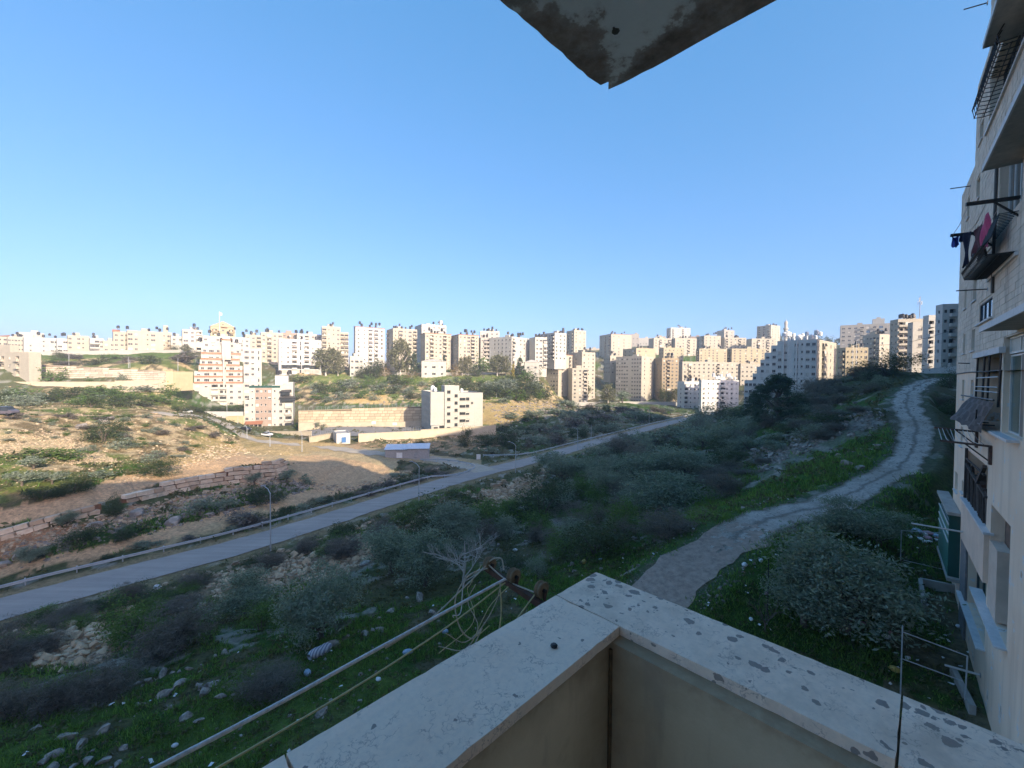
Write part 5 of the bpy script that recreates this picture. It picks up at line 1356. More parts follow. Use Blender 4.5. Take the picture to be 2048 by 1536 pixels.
cap_piece(1.175, 1.43, .026, .935, lambda a, b_: np.clip(.66 + .38 * np.exp(-((a - 1.33) ** 2 + (b_ - .83) ** 2) / .02) + .1 * (a - 1.3) / .12, 0, 1), 3)
cap_piece(1.165, 1.43, -2.2, .022, lambda a, b_: np.clip(.86 + .22 * (a - 1.28) / .12, 0, 1.1), 4)
# parapet walls (outer skin, inner plaster set back under the caps)
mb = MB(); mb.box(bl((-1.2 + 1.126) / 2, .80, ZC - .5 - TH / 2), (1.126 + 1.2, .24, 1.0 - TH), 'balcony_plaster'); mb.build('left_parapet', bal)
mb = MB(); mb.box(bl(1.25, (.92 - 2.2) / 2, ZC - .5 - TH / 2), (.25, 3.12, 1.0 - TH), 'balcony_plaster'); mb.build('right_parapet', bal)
mb = MB(); mb.tube([bl(1.122, .676, ZC - TH - .02), bl(1.121, .675, ZC - .3), bl(1.123, .677, ZC - .6), bl(1.122, .676, ZC - 1.0)], .007, 'seam', 5); mb.build('corner_joint', bal)
mb = MB(); mb.box(bl(.1, -.75, ZC - 1.05), (2.66, 3.4, .12), 'paint_white'); mb.build('floor', bal)  # unseen floor, made white to bounce light up to the slab
# slab overhead with ragged, damp edge
zs = 1.15; ov = thing('balcony_slab', 'damp stained concrete balcony slab overhead with a broken edge', 'balcony slab', D1 * 1.47 + D2 * .945 + np.array((0, 0, zs)), radians(45))
n = 90; rgs = np.random.default_rng(8)
def rag(m, amp): return amp * (fbm(np.linspace(0, m / 7, m), np.zeros(m) + 3.3, 4) - .5) * 2 - np.abs(rgs.normal(0, amp * .22, m))
A = np.linspace(-2.9, 0, n); Bv = np.linspace(0, -3.6, n)
e1 = [(a, r) for a, r in zip(A[:-4], rag(n, .009)[:-4])] + [(-.055, -.012), (-.05, -.045), (-.012, -.02)] ; e2 = [(r, b_) for b_, r in zip(Bv[2:], rag(n, .008)[2:])]
out = e1 + e2 + [(-2.9, -3.6)]
mb = MB(); mb.poly([(x, y, 0) for x, y in out], 'slab_soffit'); mb.poly([(x, y, .18) for x, y in out], 'concrete')
for k in range(len(out)):
    a, e = out[k], out[(k + 1) % len(out)]; mb.poly([(*a, 0), (*e, 0), (e[0] * 1.0, e[1], .18), (a[0], a[1], .18)], 'slab_soffit')
mb.build('slab', ov)
mb = MB(); mb.lathe([(.0, -.006), (.011, -.004), (.014, .0)], 'dark_frame', 7, o=(-.24, -.19, 0)); mb.bar((-.24, -.19, -.004), (-.262, -.195, -.004), .006, 'dark_frame', .004); mb.build('drip_stain_hole', ov)

# clothes line rack on the outside of the left parapet
rk = thing('clothes_line_rack', 'rusty angle iron with three pulley wheels outside the left parapet', 'clothes line', D1 * 1.21 + D2 * .95 + np.array((0, 0, -.86)), radians(45))
mb = MB(); mb.bar((-.035, .0, -.015), (-.01, .40, .01), .022, 'rust', .022); mb.build('arm', rk)
def wheel(y, tilt):
    r = thing_part = MB(); M = Matrix.Rotation(pi / 2, 3, 'X') @ Matrix.Rotation(0, 3, 'Z')
    prof = [(.012, -.016), (.050, -.018), (.055, -.012), (.042, 0), (.055, .012), (.050, .018), (.012, .016), (.012, -.016)]
    r.lathe([(a * .58, z * .75) for a, z in prof], 'pulley', 18, o=(-.005, y, .030), M=M); r.build('pulley_wheel', rk, smooth=False)
    q = MB(); q.tube([(-.005, y - .024, .030), (-.005, y + .024, .030)], .007, 'dark_metal', 8); q.bar((-.005, y - .021, .030), (-.01, y - .021, -.005), .013, 'rust', .004); q.bar((-.005, y + .021, .030), (-.01, y + .021, -.005), .013, 'rust', .004); q.build('bracket', rk)
simple('pulley', (.20, .15, .095), .8, .35, 40)
for y, tl in ((.085, 0), (.235, .1), (.385, 0)): wheel(y, tl)
simple('rope_white', (.62, .58, .57), .9, .25, 60, bump=.5); simple('rope_yellow', (.46, .40, .22), .9, .2, 60); simple('rope_cream', (.42, .37, .29), .9, .2, 60); simple('rope_brown', (.33, .20, .14), .95, .3, 60)
def rope(name, label, pts, r, m, sag=0):
    pts = [np.asarray(p, float) for p in pts]; o0 = pts[0]
    mb = MB(); q = smooth_poly([p - o0 for p in pts], 6); mb.tube(q, r, m, 6); o = mb.build(name, smooth=True); o.location = o0
    return tag(o, label, 'rope', 'ropes of the clothes line')
def on12(a, b_, z): return D1 * a + D2 * b_ + np.array((0, 0, z))
rope('clothes_line', 'thick pale twisted rope running from the middle pulley down left', [on12(1.16, 1.19, -.83), on12(.6, 1.165, -.84), on12(.06, 1.135, -.84), on12(-1.2, 1.11, -.82)], .0055, 'rope_white')
rope('clothes_line', 'thin yellow rope running below the thick one towards lower left', [on12(1.16, 1.19, -.845), on12(.75, 1.12, -.86), on12(.17, 1.045, -.84), on12(-1.2, 1.0, -.82)], .0028, 'rope_yellow')
rope('clothes_line', 'thin cream rope from the outermost pulley joining the thick line', [on12(1.18, 1.33, -.83), on12(1.0, 1.26, -.835), on12(.8, 1.19, -.845), on12(.62, 1.165, -.85)], .0028, 'rope_cream')
rope('clothes_line', 'cream rope strung along the three pulley wheels', [on12(1.19, 1.33, -.825), on12(1.185, 1.2, -.85), on12(1.19, 1.06, -.845)], .003, 'rope_cream')
rope('loose_cord', 'slack cord from the nearest pulley down to the parapet edge', [on12(1.20, 1.05, -.84), on12(1.02, 1.02, -.9), on12(.9, 1.0, -.97), on12(.78, .985, -1.02)], .0028, 'rope_yellow')
rope('loose_cord', 'second slack cord beside the parapet edge near the pulleys', [on12(1.20, 1.03, -.88), on12(1.1, 1.0, -.93), on12(1.05, .99, -.95)], .0028, 'rope_cream')
rope('loose_cord', 'dangling looped cord end under the outermost pulley', [on12(1.17, 1.31, -.83), on12(1.08, 1.33, -.84), on12(1.0, 1.31, -.90), on12(1.0, 1.28, -1.0), on12(1.04, 1.25, -1.05), on12(1.08, 1.24, -1.02), on12(1.02, 1.22, -1.06)], .0028, 'rope_cream')
rope('loose_cord', 'yellowish cord hanging straight under the middle pulley', [on12(1.15, 1.21, -.85), on12(1.12, 1.17, -.95), on12(1.05, 1.13, -1.06), on12(1.02, 1.11, -1.1)], .0028, 'rope_yellow')
rope('loose_cord', 'cord loop arching over the outermost pulley wheel', [on12(1.18, 1.34, -.835), on12(1.2, 1.31, -.80), on12(1.215, 1.27, -.79), on12(1.21, 1.25, -.83)], .0030, 'rope_cream')
rgr = random.Random(3)
for k in range(5):
    a0_, b0_ = rgr.uniform(1.0, 1.2), rgr.uniform(1.1, 1.36); q_ = [on12(a0_, b0_, -.83)]
    for j in range(4): q_.append(on12(a0_ - .05 * (j + 1) * rgr.uniform(.3, 1.3), b0_ + rgr.uniform(-.06, .05), -.84 - .055 * (j + 1) * rgr.uniform(.5, 1.2) + (.05 if j == 3 and k % 2 else 0)))
    rope('loose_cord', 'tangled slack cord end dangling under the pulley arm', q_, .0018, ('rope_cream', 'rope_yellow', 'rope_white')[k % 3])['group'] = 'tangled cord ends under the pulley arm'
rope('knotted_rope', 'thick brown knotted rope lying along the parapet edge', [on12(1.10, .965, -.86), on12(1.06, .975, -.85), on12(1.02, .962, -.865), on12(.98, .97, -.855), on12(.93, .985, -.87), on12(.89, .97, -.86), on12(.85, .98, -.89), on12(.84, .96, -.93)], .0075, 'rope_brown')
st_ = MB(); st_.lathe([(0, 0), (.010, .001), (.011, .006), (.006, .010), (0, .010)], 'dark_metal', 8); o = st_.build('pebble'); o.location = on_z(1108, 1294, ZC); tag(o, 'small black pebble lying on the left parapet cap', 'pebble')
# ---------------------------------------------------------------- plants
def leaf_mat(name, col, var=.45, tint=(.10, .10, .05)):
    t = NT(name); g = t.n('ShaderNodeNewGeometry'); oi = t.n('ShaderNodeObjectInfo')
    a = tuple(c * (1 - var) for c in col); b_ = tuple(c * (1 + var) for c in col)
    c0 = t.mix(g.outputs['Random Per Island'], a, b_)
    c0 = t.mix(t.math('MULTIPLY', oi.outputs['Random'], .45), c0, tint)
    t.color(c0); t.set(Roughness=.75); t.b.inputs['Specular IOR Level'].default_value = .25
    tl = t.n('ShaderNodeBsdfTranslucent'); mx = t.n('ShaderNodeMixShader'); mx.inputs[0].default_value = .38
    t.l(t.mix(1.0, c0, (1.25, 1.4, .9), 'MULTIPLY'), tl.inputs['Color']); t.l(t.b.outputs[0], mx.inputs[1]); t.l(tl.outputs[0], mx.inputs[2])
    t.l(mx.outputs[0], t.t.nodes['Material Output'].inputs['Surface'])
for nm, col, ti in (('leaf_olive', (0.205, 0.235, 0.175), (0.25, 0.265, 0.21)), ('leaf_dark', (0.059, 0.081, 0.034), (0.098, 0.105, 0.049)), ('leaf_green', (0.098, 0.161, 0.039), (0.140, 0.182, 0.056)),
                    ('leaf_twig', (0.161, 0.137, 0.119), (0.196, 0.168, 0.140)), ('leaf_pine', (0.049, 0.077, 0.042), (0.070, 0.091, 0.056)), ('leaf_gum', (0.133, 0.140, 0.077), (0.196, 0.168, 0.098)),
                    ('leaf_gold', (0.336, 0.266, 0.070), (0.280, 0.224, 0.070)), ('leaf_dry', (0.280, 0.182, 0.084), (0.224, 0.168, 0.084))):
    leaf_mat(nm, col, .5, ti)
simple('bark', (.12, .095, .075), .95, .35, 6, bump=.5); simple('bark_pale', (.46, .41, .36), .9, .25, 8); simple('bark_dark', (.035, .03, .027), .95, .3, 6)
def quads(C, size, rg, flat=0.0, elong=1.0):
    """randomly turned leaf quads round the points C"""
    n = len(C); d = rg.normal(size=(n, 3)); d[:, 2] *= (1 - flat); d /= np.linalg.norm(d, axis=1)[:, None] + 1e-9
    e = rg.normal(size=(n, 3)); e -= (e * d).sum(1)[:, None] * d; e /= np.linalg.norm(e, axis=1)[:, None] + 1e-9
    s = (size * (.6 + .8 * rg.random(n)))[:, None]
    a = d * s * elong; b_ = e * s * (.5 if elong < 2 else .22)
    V = np.stack([C - a, C + b_, C + a, C - b_], 1).reshape(-1, 3)
    return V, np.arange(n * 4).reshape(n, 4)
def crown_points(kind, ncl, per, rg):
    """leaf centres clustered in uneven clumps inside a unit crown (x, y in -.5..+.5, z in 0..1)"""
    P_ = []
    nl = rg.integers(6, 10); lob = []
    for q in range(nl):
        a = rg.random() * 2 * pi; rr = rg.uniform(.05, .34) if kind == 'bush' else rg.uniform(.05, .30)
        lob.append((cos(a) * rr, sin(a) * rr, rg.uniform(.18, .55) if kind == 'bush' else rg.uniform(.40, .76), rg.uniform(.13, .25)))
    for k in range(ncl):
        u = rg.normal(size=3); u /= np.linalg.norm(u); r = rg.random() ** .45
        if kind == 'round': lb = lob[rg.integers(nl)]; c_ = np.array((lb[0] + u[0] * lb[3] * r, lb[1] + u[1] * lb[3] * r, lb[2] + u[2] * lb[3] * r)); cs = .052
        elif kind == 'bush': lb = lob[rg.integers(nl)]; c_ = np.array((lb[0] + u[0] * lb[3] * r, lb[1] + u[1] * lb[3] * r, max(.05, lb[2] * rg.random() ** .4 + u[2] * lb[3] * 1.5 * r))); cs = .058
        elif kind == 'cypress':
            z = rg.random(); w = .42 * (1 - z) ** .6 * min(1, z * 6 + .3); a = rg.random() * 2 * pi; c_ = np.array((cos(a) * w * r, sin(a) * w * r, z)); cs = .06
        elif kind == 'pine':
            z = .03 + .97 * rg.random() ** 1.1; w = .50 * (1.06 - z) ** .85; a = rg.random() * 2 * pi; rr = w * (.5 + .5 * r); c_ = np.array((cos(a) * rr, sin(a) * rr, z + .10 * rr)); cs = .038
        elif kind == 'gum':
            z = .25 + .75 * rg.random(); w = .46 * (1 - abs(z - .6) * 1.1); a = rg.random() * 2 * pi; c_ = np.array((cos(a) * w * r, sin(a) * w * r, z)); cs = .075
        m = int(per * rg.uniform(.5, 1.5)); q = rg.normal(size=(m, 3)) * cs * np.array((1, 1, .75)) * rg.uniform(.7, 1.3)
        P_.append(c_ + q)
    A = np.concatenate(P_)
    if kind in ('round', 'bush'):
        for q in (0, 1):
            lo, hi = np.percentile(A[:, q], (2, 98)); A[:, q] = (A[:, q] - (lo + hi) / 2) / (hi - lo) * .98
        A[:, 2] *= 1.0 / np.percentile(A[:, 2], 98)
    A[:, 2] = np.maximum(A[:, 2], .01); return A
def trunk_mb(kind, rg, mat_):
    mb = MB()
    if kind in ('round', 'gum', 'pine'):
        th = .5 if kind == 'round' else .85
        b0 = [(0, 0, -.1), (.02, -.01, .12), (rg.uniform(-.04, .04), rg.uniform(-.04, .04), th * .6), (rg.uniform(-.05, .05), rg.uniform(-.05, .05), th)]
        mb.tube(b0, [.06, .045, .035, .012] if kind == 'round' else [.035, .028, .02, .008], mat_, 6)
        for k in range(7):
            a = rg.uniform(0, 6.28); z0 = rg.uniform(.15, th * .8); r = rg.uniform(.2, .38)
            mb.tube([(0.01, 0, z0), (cos(a) * r * .5, sin(a) * r * .5, z0 + .14), (cos(a) * r, sin(a) * r, z0 + rg.uniform(.2, .36))], [.022, .015, .005], mat_, 5)
    else:
        for k in range(5):
            a = rg.uniform(0, 6.28); r = rg.uniform(.1, .35) if kind == 'bush' else .03
            mb.tube([(0, 0, -.1), (cos(a) * r * .4, sin(a) * r * .4, .25), (cos(a) * r, sin(a) * r, rg.uniform(.45, .7))], [.022, .015, .005], mat_, 5)
    return mb.mesh('trunk')
KINDS_ = {  # form, leaf material, leaf size, clumps, per clump, elong, bark
    'olive': ('round', 'leaf_olive', .016, 190, 62, 1.5, 'bark'), 'olive_far': ('round', 'leaf_olive', .045, 60, 14, 1.3, 'bark'),
    'dark': ('bush', 'leaf_dark', .022, 130, 34, 1.0, 'bark'), 'dark_far': ('bush', 'leaf_dark', .055, 55, 14, 1.0, 'bark'),
    'green': ('bush', 'leaf_green', .022, 120, 32, 1.1, 'bark'), 'green_far': ('bush', 'leaf_green', .055, 55, 14, 1.0, 'bark'),
    'scrub': ('bush', 'leaf_twig', .020, 190, 44, 2.6, 'bark_dark'), 'scrub_far': ('bush', 'leaf_twig', .05, 60, 16, 1.6, 'bark_dark'),
    'pine': ('pine', 'leaf_pine', .020, 110, 62, 2.2, 'bark'), 'pine_far': ('pine', 'leaf_pine', .05, 60, 16, 1.5, 'bark'),
    'cypress': ('cypress', 'leaf_pine', .04, 90, 16, 1.6, 'bark'), 'gold': ('cypress', 'leaf_gold', .045, 80, 14, 1.4, 'bark'),
    'gum': ('gum', 'leaf_gum', .035, 90, 18, 1.7, 'bark_pale'), 'dry': ('bush', 'leaf_dry', .03, 80, 14, 2.6, 'bark_pale'), 'grey': ('bush', 'leaf_olive', .024, 110, 26, 1.5, 'bark'), 'grey_far': ('bush', 'leaf_olive', .05, 55, 14, 1.3, 'bark')}
_kc = {}
def kind_mesh(kind, var):
    if (kind, var) not in _kc:
        form, lm, sz, ncl, per, el, bk = KINDS_[kind]; rg = np.random.default_rng(hash((kind, var)) % 1000 + sum(map(ord, kind)) + var * 77 if False else sum(map(ord, kind)) + var * 77)
        C = crown_points(form, ncl, per, rg); V_, F_ = quads(C, np.full(len(C), sz), rg, .2, el)
        _kc[(kind, var)] = (np_mesh('crown', V_, F_, [lm]), trunk_mb(form, rg, bk))
    return _kc[(kind, var)]
rv = random.Random(77)
def plant(kind, p, w, h, label, cat='tree', group=None, name=None, sink=.03):
    cr, tr_ = kind_mesh(kind, rv.randrange(3))
    o = thing(name or {'tree': 'tree', 'shrub': 'shrub', 'bush': 'bush'}.get(cat, 'tree'), label, cat, (p[0], p[1], p[2] - sink * h), rv.uniform(0, 6.28), group)
    o.scale = (w, w * rv.uniform(.85, 1.1), h)
    link('crown', cr, o); link('trunk', tr_, o); return o
def plant_px(kind, px, py, wpx, hpx, label, cat='tree', group=None, name=None):
    p = G(px, py); d = p[1]
    return plant(kind, p, wpx * d / FPX, hpx * d / FPX, label, cat, group, name)
# near and middle ground, one by one
for a in (('olive', 640, 1278, 150, 128, 'largest grey green olive tree near the striped sack', 'olive tree'),
          ('olive', 490, 1236, 105, 82, 'grey green olive tree left of the largest one, by the rubble bank', 'olive tree'),
          ('green', 262, 1282, 100, 92, 'bright green feathery bush on the ochre bank below the road', 'bush'),
          ('scrub', 345, 1300, 140, 95, 'bare brown twiggy thicket right of the bright green bush', 'bush'),
          ('scrub', 18, 1432, 100, 68, 'grey brown thicket behind the stone row, cut by the photo edge', 'bush'),
          ('scrub', 88, 1420, 92, 60, 'grey brown thicket behind the stone row, second from the photo edge', 'bush'),
          ('scrub', 148, 1408, 84, 52, 'grey brown thicket behind the stone row, third from the photo edge', 'bush'),
          ('scrub', 210, 1395, 120, 70, 'dark twiggy thicket between two stone rows', 'bush'),
          ('scrub', -10, 1335, 90, 80, 'grey twiggy bush cut by the photo edge beside the rock pile', 'bush'),
          ('olive', 783, 1148, 112, 95, 'left of two grey green olives above the dead tree', 'olive tree'),
          ('olive', 852, 1172, 112, 98, 'grey green olive directly left of the dead pale tree', 'olive tree'),
          ('olive', 905, 1092, 95, 78, 'olive tree standing behind the dead pale tree', 'olive tree'),
          ('dark', 870, 1066, 125, 78, 'dark evergreen mass below the road, left of the rubble slope', 'bush'),
          ('scrub', 545, 1385, 120, 62, 'grey twiggy bush right of the two bushes near the thick rope', 'bush'),
          ('green', 522, 1262, 70, 62, 'small green bush leaning on the largest olive tree', 'bush'),
          ('dark', 1190, 1108, 130, 72, 'very dark bush above the balcony corner', 'bush'),
          ('green', 1128, 1112, 80, 46, 'lighter green bush left of the very dark one', 'bush'),
          ('green', 1245, 1058, 66, 62, 'fresh green bush among grey olives in the gully', 'bush'),
          ('dark', 1085, 1030, 110, 70, 'dark round bush below the rubble slope', 'bush'),
          ('olive', 1125, 968, 92, 62, 'olive on the road bank right of the rubble slope', 'olive tree'),
          ('olive', 1180, 968, 80, 55, 'second olive on the road bank right of the rubble slope', 'olive tree'),
          ('olive', 1224, 1004, 85, 66, 'silver olive standing alone on the green gully floor', 'olive tree'),
          ('dark', 1262, 962, 72, 50, 'dark bush behind the silver olive on the gully floor', 'bush'),
          ('olive', 1305, 975, 120, 76, 'broad silver olive in the middle of the gully', 'olive tree'),
          ('olive', 1318, 1030, 130, 82, 'dim broad olive low in the gully', 'olive tree'),
          ('scrub', 1452, 990, 95, 52, 'brown twiggy bush at the foot of the grassy track bank', 'bush'),
          ('olive', 1372, 965, 100, 66, 'silver olive against the stony right slope', 'olive tree'),
          ('scrub', 1340, 1075, 130, 62, 'grey thicket below the grassy track bank', 'bush'),
          ('pine', 1556, 842, 138, 92, 'large dark pine in front of the white stepped block', 'pine tree'),
          ('pine', 1520, 822, 62, 54, 'shorter ragged pine left of the large dark one', 'pine tree'),
          ('dark', 1468, 842, 78, 36, 'dark bush at the far road end left of the pines', 'bush'),
          ('dark', 1772, 752, 92, 48, 'dark bushy tree on the crest left of the track', 'tree'),
          ('scrub', 1735, 752, 80, 28, 'low grey scrub on the crest beside the dark bushy tree', 'bush'),
          ('dark', 1832, 744, 44, 32, 'small dark tree with spreading top by the crest road', 'tree'),
          ('olive', 1688, 1075, 110, 72, 'olive beside the near bend of the gravel track', 'olive tree'),
          ('olive', 1756, 1092, 105, 68, 'olive just left of the yard frame', 'olive tree'),
          ('grey', 1600, 1165, 130, 112, 'tall grey bush below the track bend', 'bush'),
          ('olive', 1690, 1262, 215, 165, 'widest olive below the track, left of the yard frames', 'olive tree'),
          ('olive', 1610, 1252, 130, 95, 'olive at the left flank of the widest one below the track', 'olive tree'),
          ('dark', 1745, 1215, 120, 120, 'dark bush behind the yard pole', 'bush'),
          # sunlit left hill
          ('dark', 208, 884, 66, 46, 'rounded dark green bush on the sunlit sandy hill', 'bush'),
          ('grey_far', 237, 897, 36, 20, 'small grey bush right of the rounded dark one', 'bush'),
          ('olive_far', 66, 938, 48, 24, 'small olive on the green strip of the sunlit hill', 'olive tree'),
          ('olive_far', 45, 972, 46, 30, 'olive with forked trunk at the far left of the sunlit hill', 'olive tree'),
          ('olive_far', 105, 968, 40, 24, 'second forked olive near the far left of the sunlit hill', 'olive tree'),
          ('grey_far', 298, 924, 36, 20, 'round grey olive bush on the ochre slope', 'bush'),
          ('dark', 148, 982, 62, 34, 'dark bush at the shadow edge above the dirt road', 'bush'),
          ('dark', 88, 995, 56, 24, 'shaded bush left of the dark one at the shadow edge', 'bush'),
          ('dark', 322, 948, 72, 28, 'long dark bush beside the upper dirt road', 'bush'),
          ('grey_far', 172, 906, 34, 16, 'tiny grey bush on the pale scree', 'bush'),
          ('green_far', 75, 916, 70, 18, 'low green bush strip on the pale scree, left part', 'bush'),
          ('green_far', 130, 920, 70, 22, 'low green bush strip on the pale scree, right part', 'bush'),
          ('grey_far', 195, 955, 44, 18, 'faint dry bush in the middle of the sunlit hill', 'bush'),
          ('dark', 225, 1030, 36, 38, 'dark tree breaking the lower stone block wall', 'tree'),
          ('olive', 133, 1052, 30, 28, 'small olive standing before the lower block wall', 'olive tree'),
          ('olive_far', 400, 1030, 44, 36, 'olive below the wall, above the lower dirt path', 'olive tree'),
          ('olive_far', 508, 970, 26, 24, 'small olive at the foot of the tall block wall', 'olive tree'),
          ('olive_far', 574, 965, 30, 24, 'olive beside the dirt mound', 'olive tree'),
          ('grey_far', 612, 968, 24, 18, 'small grey bush on the dirt mound', 'bush'),
          ('dark', 530, 1000, 76, 26, 'dark thicket around the white rock below the mound', 'bush'),
          ('olive', 60, 1125, 40, 30, 'olive among pale rocks at the left edge', 'olive tree'),
          ('dark', 160, 1085, 66, 32, 'dark bush in the rocky hollow left of centre', 'bush'),
          ('dark', 245, 1078, 50, 24, 'dark bush in the rocky hollow right of centre', 'bush'),
          ('olive_far', 452, 1022, 40, 24, 'dark olive over white rubble by the lower path', 'olive tree'),
          ('scrub_far', 490, 1050, 60, 26, 'brown weeds on the sand by the guard rail', 'bush'),
          # around the school
          ('dark', 931, 892, 30, 38, 'dark tree standing before the yard wall', 'tree'), ('dark', 972, 892, 36, 26, 'dark bush right of the yard wall end', 'bush'), ('dark', 1008, 890, 48, 32, 'larger dark bush right of the yard wall end', 'bush'),
          ('dark', 838, 890, 24, 12, 'small bush between shed and yard wall', 'bush'), ('grey_far', 646, 857, 26, 12, 'dry grey bush against the lower retaining wall', 'bush'),
          ('green_far', 595, 858, 20, 16, 'green bush at the right foot of the pink block', 'bush'),
          # left of the stepped building
          ('dark', 363, 826, 28, 18, 'dark round bush at the hedge end by the white car', 'bush'), ('dark', 391, 823, 38, 13, 'left half of the trimmed hedge before the stepped block', 'hedge'), ('dark', 440, 825, 46, 15, 'right half of the trimmed hedge before the stepped block', 'hedge'), ('dark', 474, 824, 36, 17, 'end of the trimmed hedge next to the pink block', 'hedge'),
          ('green_far', 103, 762, 38, 26, 'yellow green bush against the left stone retaining wall', 'bush'), ('green_far', 178, 763, 12, 10, 'tiny bright bush at the foot of the left retaining wall', 'bush'), ('grey_far', 245, 762, 18, 18, 'grey bush at the foot of the left retaining wall', 'bush'),
          # trees along the ridge
          ('gum', 652, 752, 56, 58, 'broad brown green gum tree beside the modern white block', 'tree'), ('gum', 676, 752, 30, 48, 'gum tree leaning at the right of the broad one', 'tree'),
          ('cypress', 706, 750, 9, 42, 'thin dark cypress left of the red roofed ridge tower', 'cypress'), ('dark', 745, 757, 46, 38, 'dark green tree below the red roofed ridge tower', 'tree'), ('dark', 728, 756, 30, 24, 'smaller dark tree left of it below the red roofed tower', 'tree'),
          ('gum', 800, 752, 46, 72, 'tall ragged tree in front of the rounded balcony tower', 'tree'), ('gum', 812, 750, 22, 56, 'narrow ragged tree beside the tall one', 'tree'), ('pine_far', 828, 752, 20, 48, 'dark conical tree right of the tall ragged one', 'tree'), ('dry', 822, 757, 36, 16, 'reddish dry bush below the conical tree', 'bush'),
          ('cypress', 888, 750, 9, 40, 'thin cypress before the tan sided tower', 'cypress'), ('cypress', 848, 750, 14, 30, 'short cypress beside the villa', 'cypress'),
          ('gum', 925, 752, 20, 40, 'rusty brown tree before the shaded tower wall', 'tree'), ('gum', 936, 752, 16, 40, 'yellow brown tree right of the rusty one', 'tree'), ('dark', 951, 753, 20, 22, 'dark bush tree between ridge gums', 'tree'),
          ('green_far', 966, 742, 34, 28, 'pale green crown over the garden wall', 'tree'), ('gum', 995, 752, 36, 44, 'broad grey gum before the wide white block', 'tree'), ('gum', 1012, 752, 24, 38, 'smaller gum right of the broad grey one', 'tree'), ('gold', 1026, 760, 12, 32, 'golden cypress on the slope edge', 'cypress'), ('pine_far', 1040, 752, 26, 36, 'dark tree left of the pale villa', 'tree'), ('dark', 1066, 756, 34, 26, 'dark tree right of the pale villa', 'tree'),
          ('dry', 770, 752, 26, 28, 'leafless greyish tree below the ridge towers', 'tree'), ('dry', 912, 752, 22, 26, 'leafless tree near the rusty brown one', 'tree'),
          ('gum', 1163, 804, 34, 44, 'thin brown tree in front of the stepped lower block', 'tree'), ('gum', 1216, 806, 34, 36, 'yellowish tree in the gap right of the centre towers', 'tree'), ('olive_far', 1245, 806, 36, 24, 'pale olive bush left of the wide tower foot', 'olive tree'),
          ('dark', 1330, 806, 26, 36, 'dark tree at the foot of the balcony tower', 'tree'), ('gum', 1350, 806, 20, 30, 'brown tree right of the dark one at the tower foot', 'tree'), ('pine_far', 1436, 820, 30, 36, 'dark tree before the shaded grey white block', 'tree'),
          ('dark', 1485, 752, 26, 24, 'palm like tree on the terrace beside the white stepped block', 'palm'), ('dark', 1700, 745, 28, 34, 'dark tree before the cream stepping block', 'tree'), ('dark', 120, 720, 22, 20, 'dark tree on the grass above the left retaining wall', 'tree'), ('dark', 185, 706, 18, 10, 'dark bush below the ridge balconies', 'bush'), ('dry', 220, 704, 16, 22, 'leafless tree on the left ridge', 'tree'), ('dry', 338, 704, 16, 20, 'leafless tree under the roof chimney tower', 'tree'), ('dark', 350, 704, 14, 14, 'green garden tree at the right end of the left ridge', 'tree'), ('gum', 372, 706, 18, 16, 'brown garden hedge tree below the tall white ridge house', 'tree')):
    kd, px, py, w, h, lab, cat = a
    if kd == 'scrub': w, h = w * .86, h * .9
    far_y = G(px, py)
    plant_px(kd, px, py, w, h, lab, cat, name=cat.replace(' ', '_'))
# repeats scattered over a slope: kind, polygon, count, size range in px, label, group
def cells(poly, n, rg, rmin=0, rmax=1e9):
    m = inpoly(GPX, GPY, poly) & (RR > rmin) & (RR < rmax); i, j = np.nonzero(m)
    if not len(i): return np.zeros((0, 3))
    k = rg.integers(0, len(i), n); a = az[j[k]] + rg.normal(0, .0025, n); l = lr[i[k]] + rg.normal(0, .008, n)
    x = np.exp(l) * np.sin(a); y = np.exp(l) * np.cos(a)
    return np.stack([x, y, H(x, y)], 1)
KN = {'scrub': 'thorn_bush', 'scrub_far': 'thorn_bush', 'dark_far': 'shrub', 'green_far': 'shrub', 'grey_far': 'shrub', 'olive_far': 'olive_tree', 'olive': 'olive_tree', 'pine_far': 'pine_tree', 'gum': 'gum_tree', 'cypress': 'cypress', 'dry': 'bare_tree'}
def scatter(kinds, poly, n, wr_, hr, label, group, cat='bush', seed=0, mind=1.0):
    rg = np.random.default_rng(seed); pts = cells(poly, n * 5, rg); kept = []
    for p in pts:
        if len(kept) >= n: break
        d = p[1]; w = rg.uniform(*wr_) * d / FPX
        if any(np.hypot(p[0] - q[0], p[1] - q[1]) < mind * .5 * (w + q[3]) for q in kept): continue
        if poly_dist(np.array([p[0]]), np.array([p[1]]), ROAD_S)[0][0] < 3.6 + w * .5 or poly_dist(np.array([p[0]]), np.array([p[1]]), TRACK_S)[0][0] < 2.6 + w * .5: continue
        kept.append((p[0], p[1], p[2], w))
        kd = kinds[rg.integers(len(kinds))]; plant(kd, p, w, rg.uniform(*hr) * d / FPX, label, cat, group, KN.get(kd, 'bush'))
scatter(['dark_far', 'dark_far', 'green_far', 'grey_far'], [(590, 758), (860, 770), (1060, 762), (1110, 800), (980, 806), (840, 800), (700, 802), (590, 800)], 62, (18, 40), (10, 20), 'green bush on the terraced slope between school and ridge towers', 'bushes on the slope below the ridge towers', seed=1, mind=.8)
scatter(['dark_far', 'olive_far'], [(980, 772), (1060, 770), (1100, 798), (1000, 800), (970, 790)], 16, (28, 44), (18, 26), 'dense olive green bush left of the centre towers', 'dense bushes left of the centre towers', seed=2, mind=.6)
scatter(['dark_far', 'green_far', 'grey_far'], [(0, 784), (350, 782), (370, 812), (200, 815), (0, 812)], 34, (24, 58), (12, 24), 'dark green bush on the hill below the long plain wall', 'bushes below the long plain wall', seed=3, mind=.7)
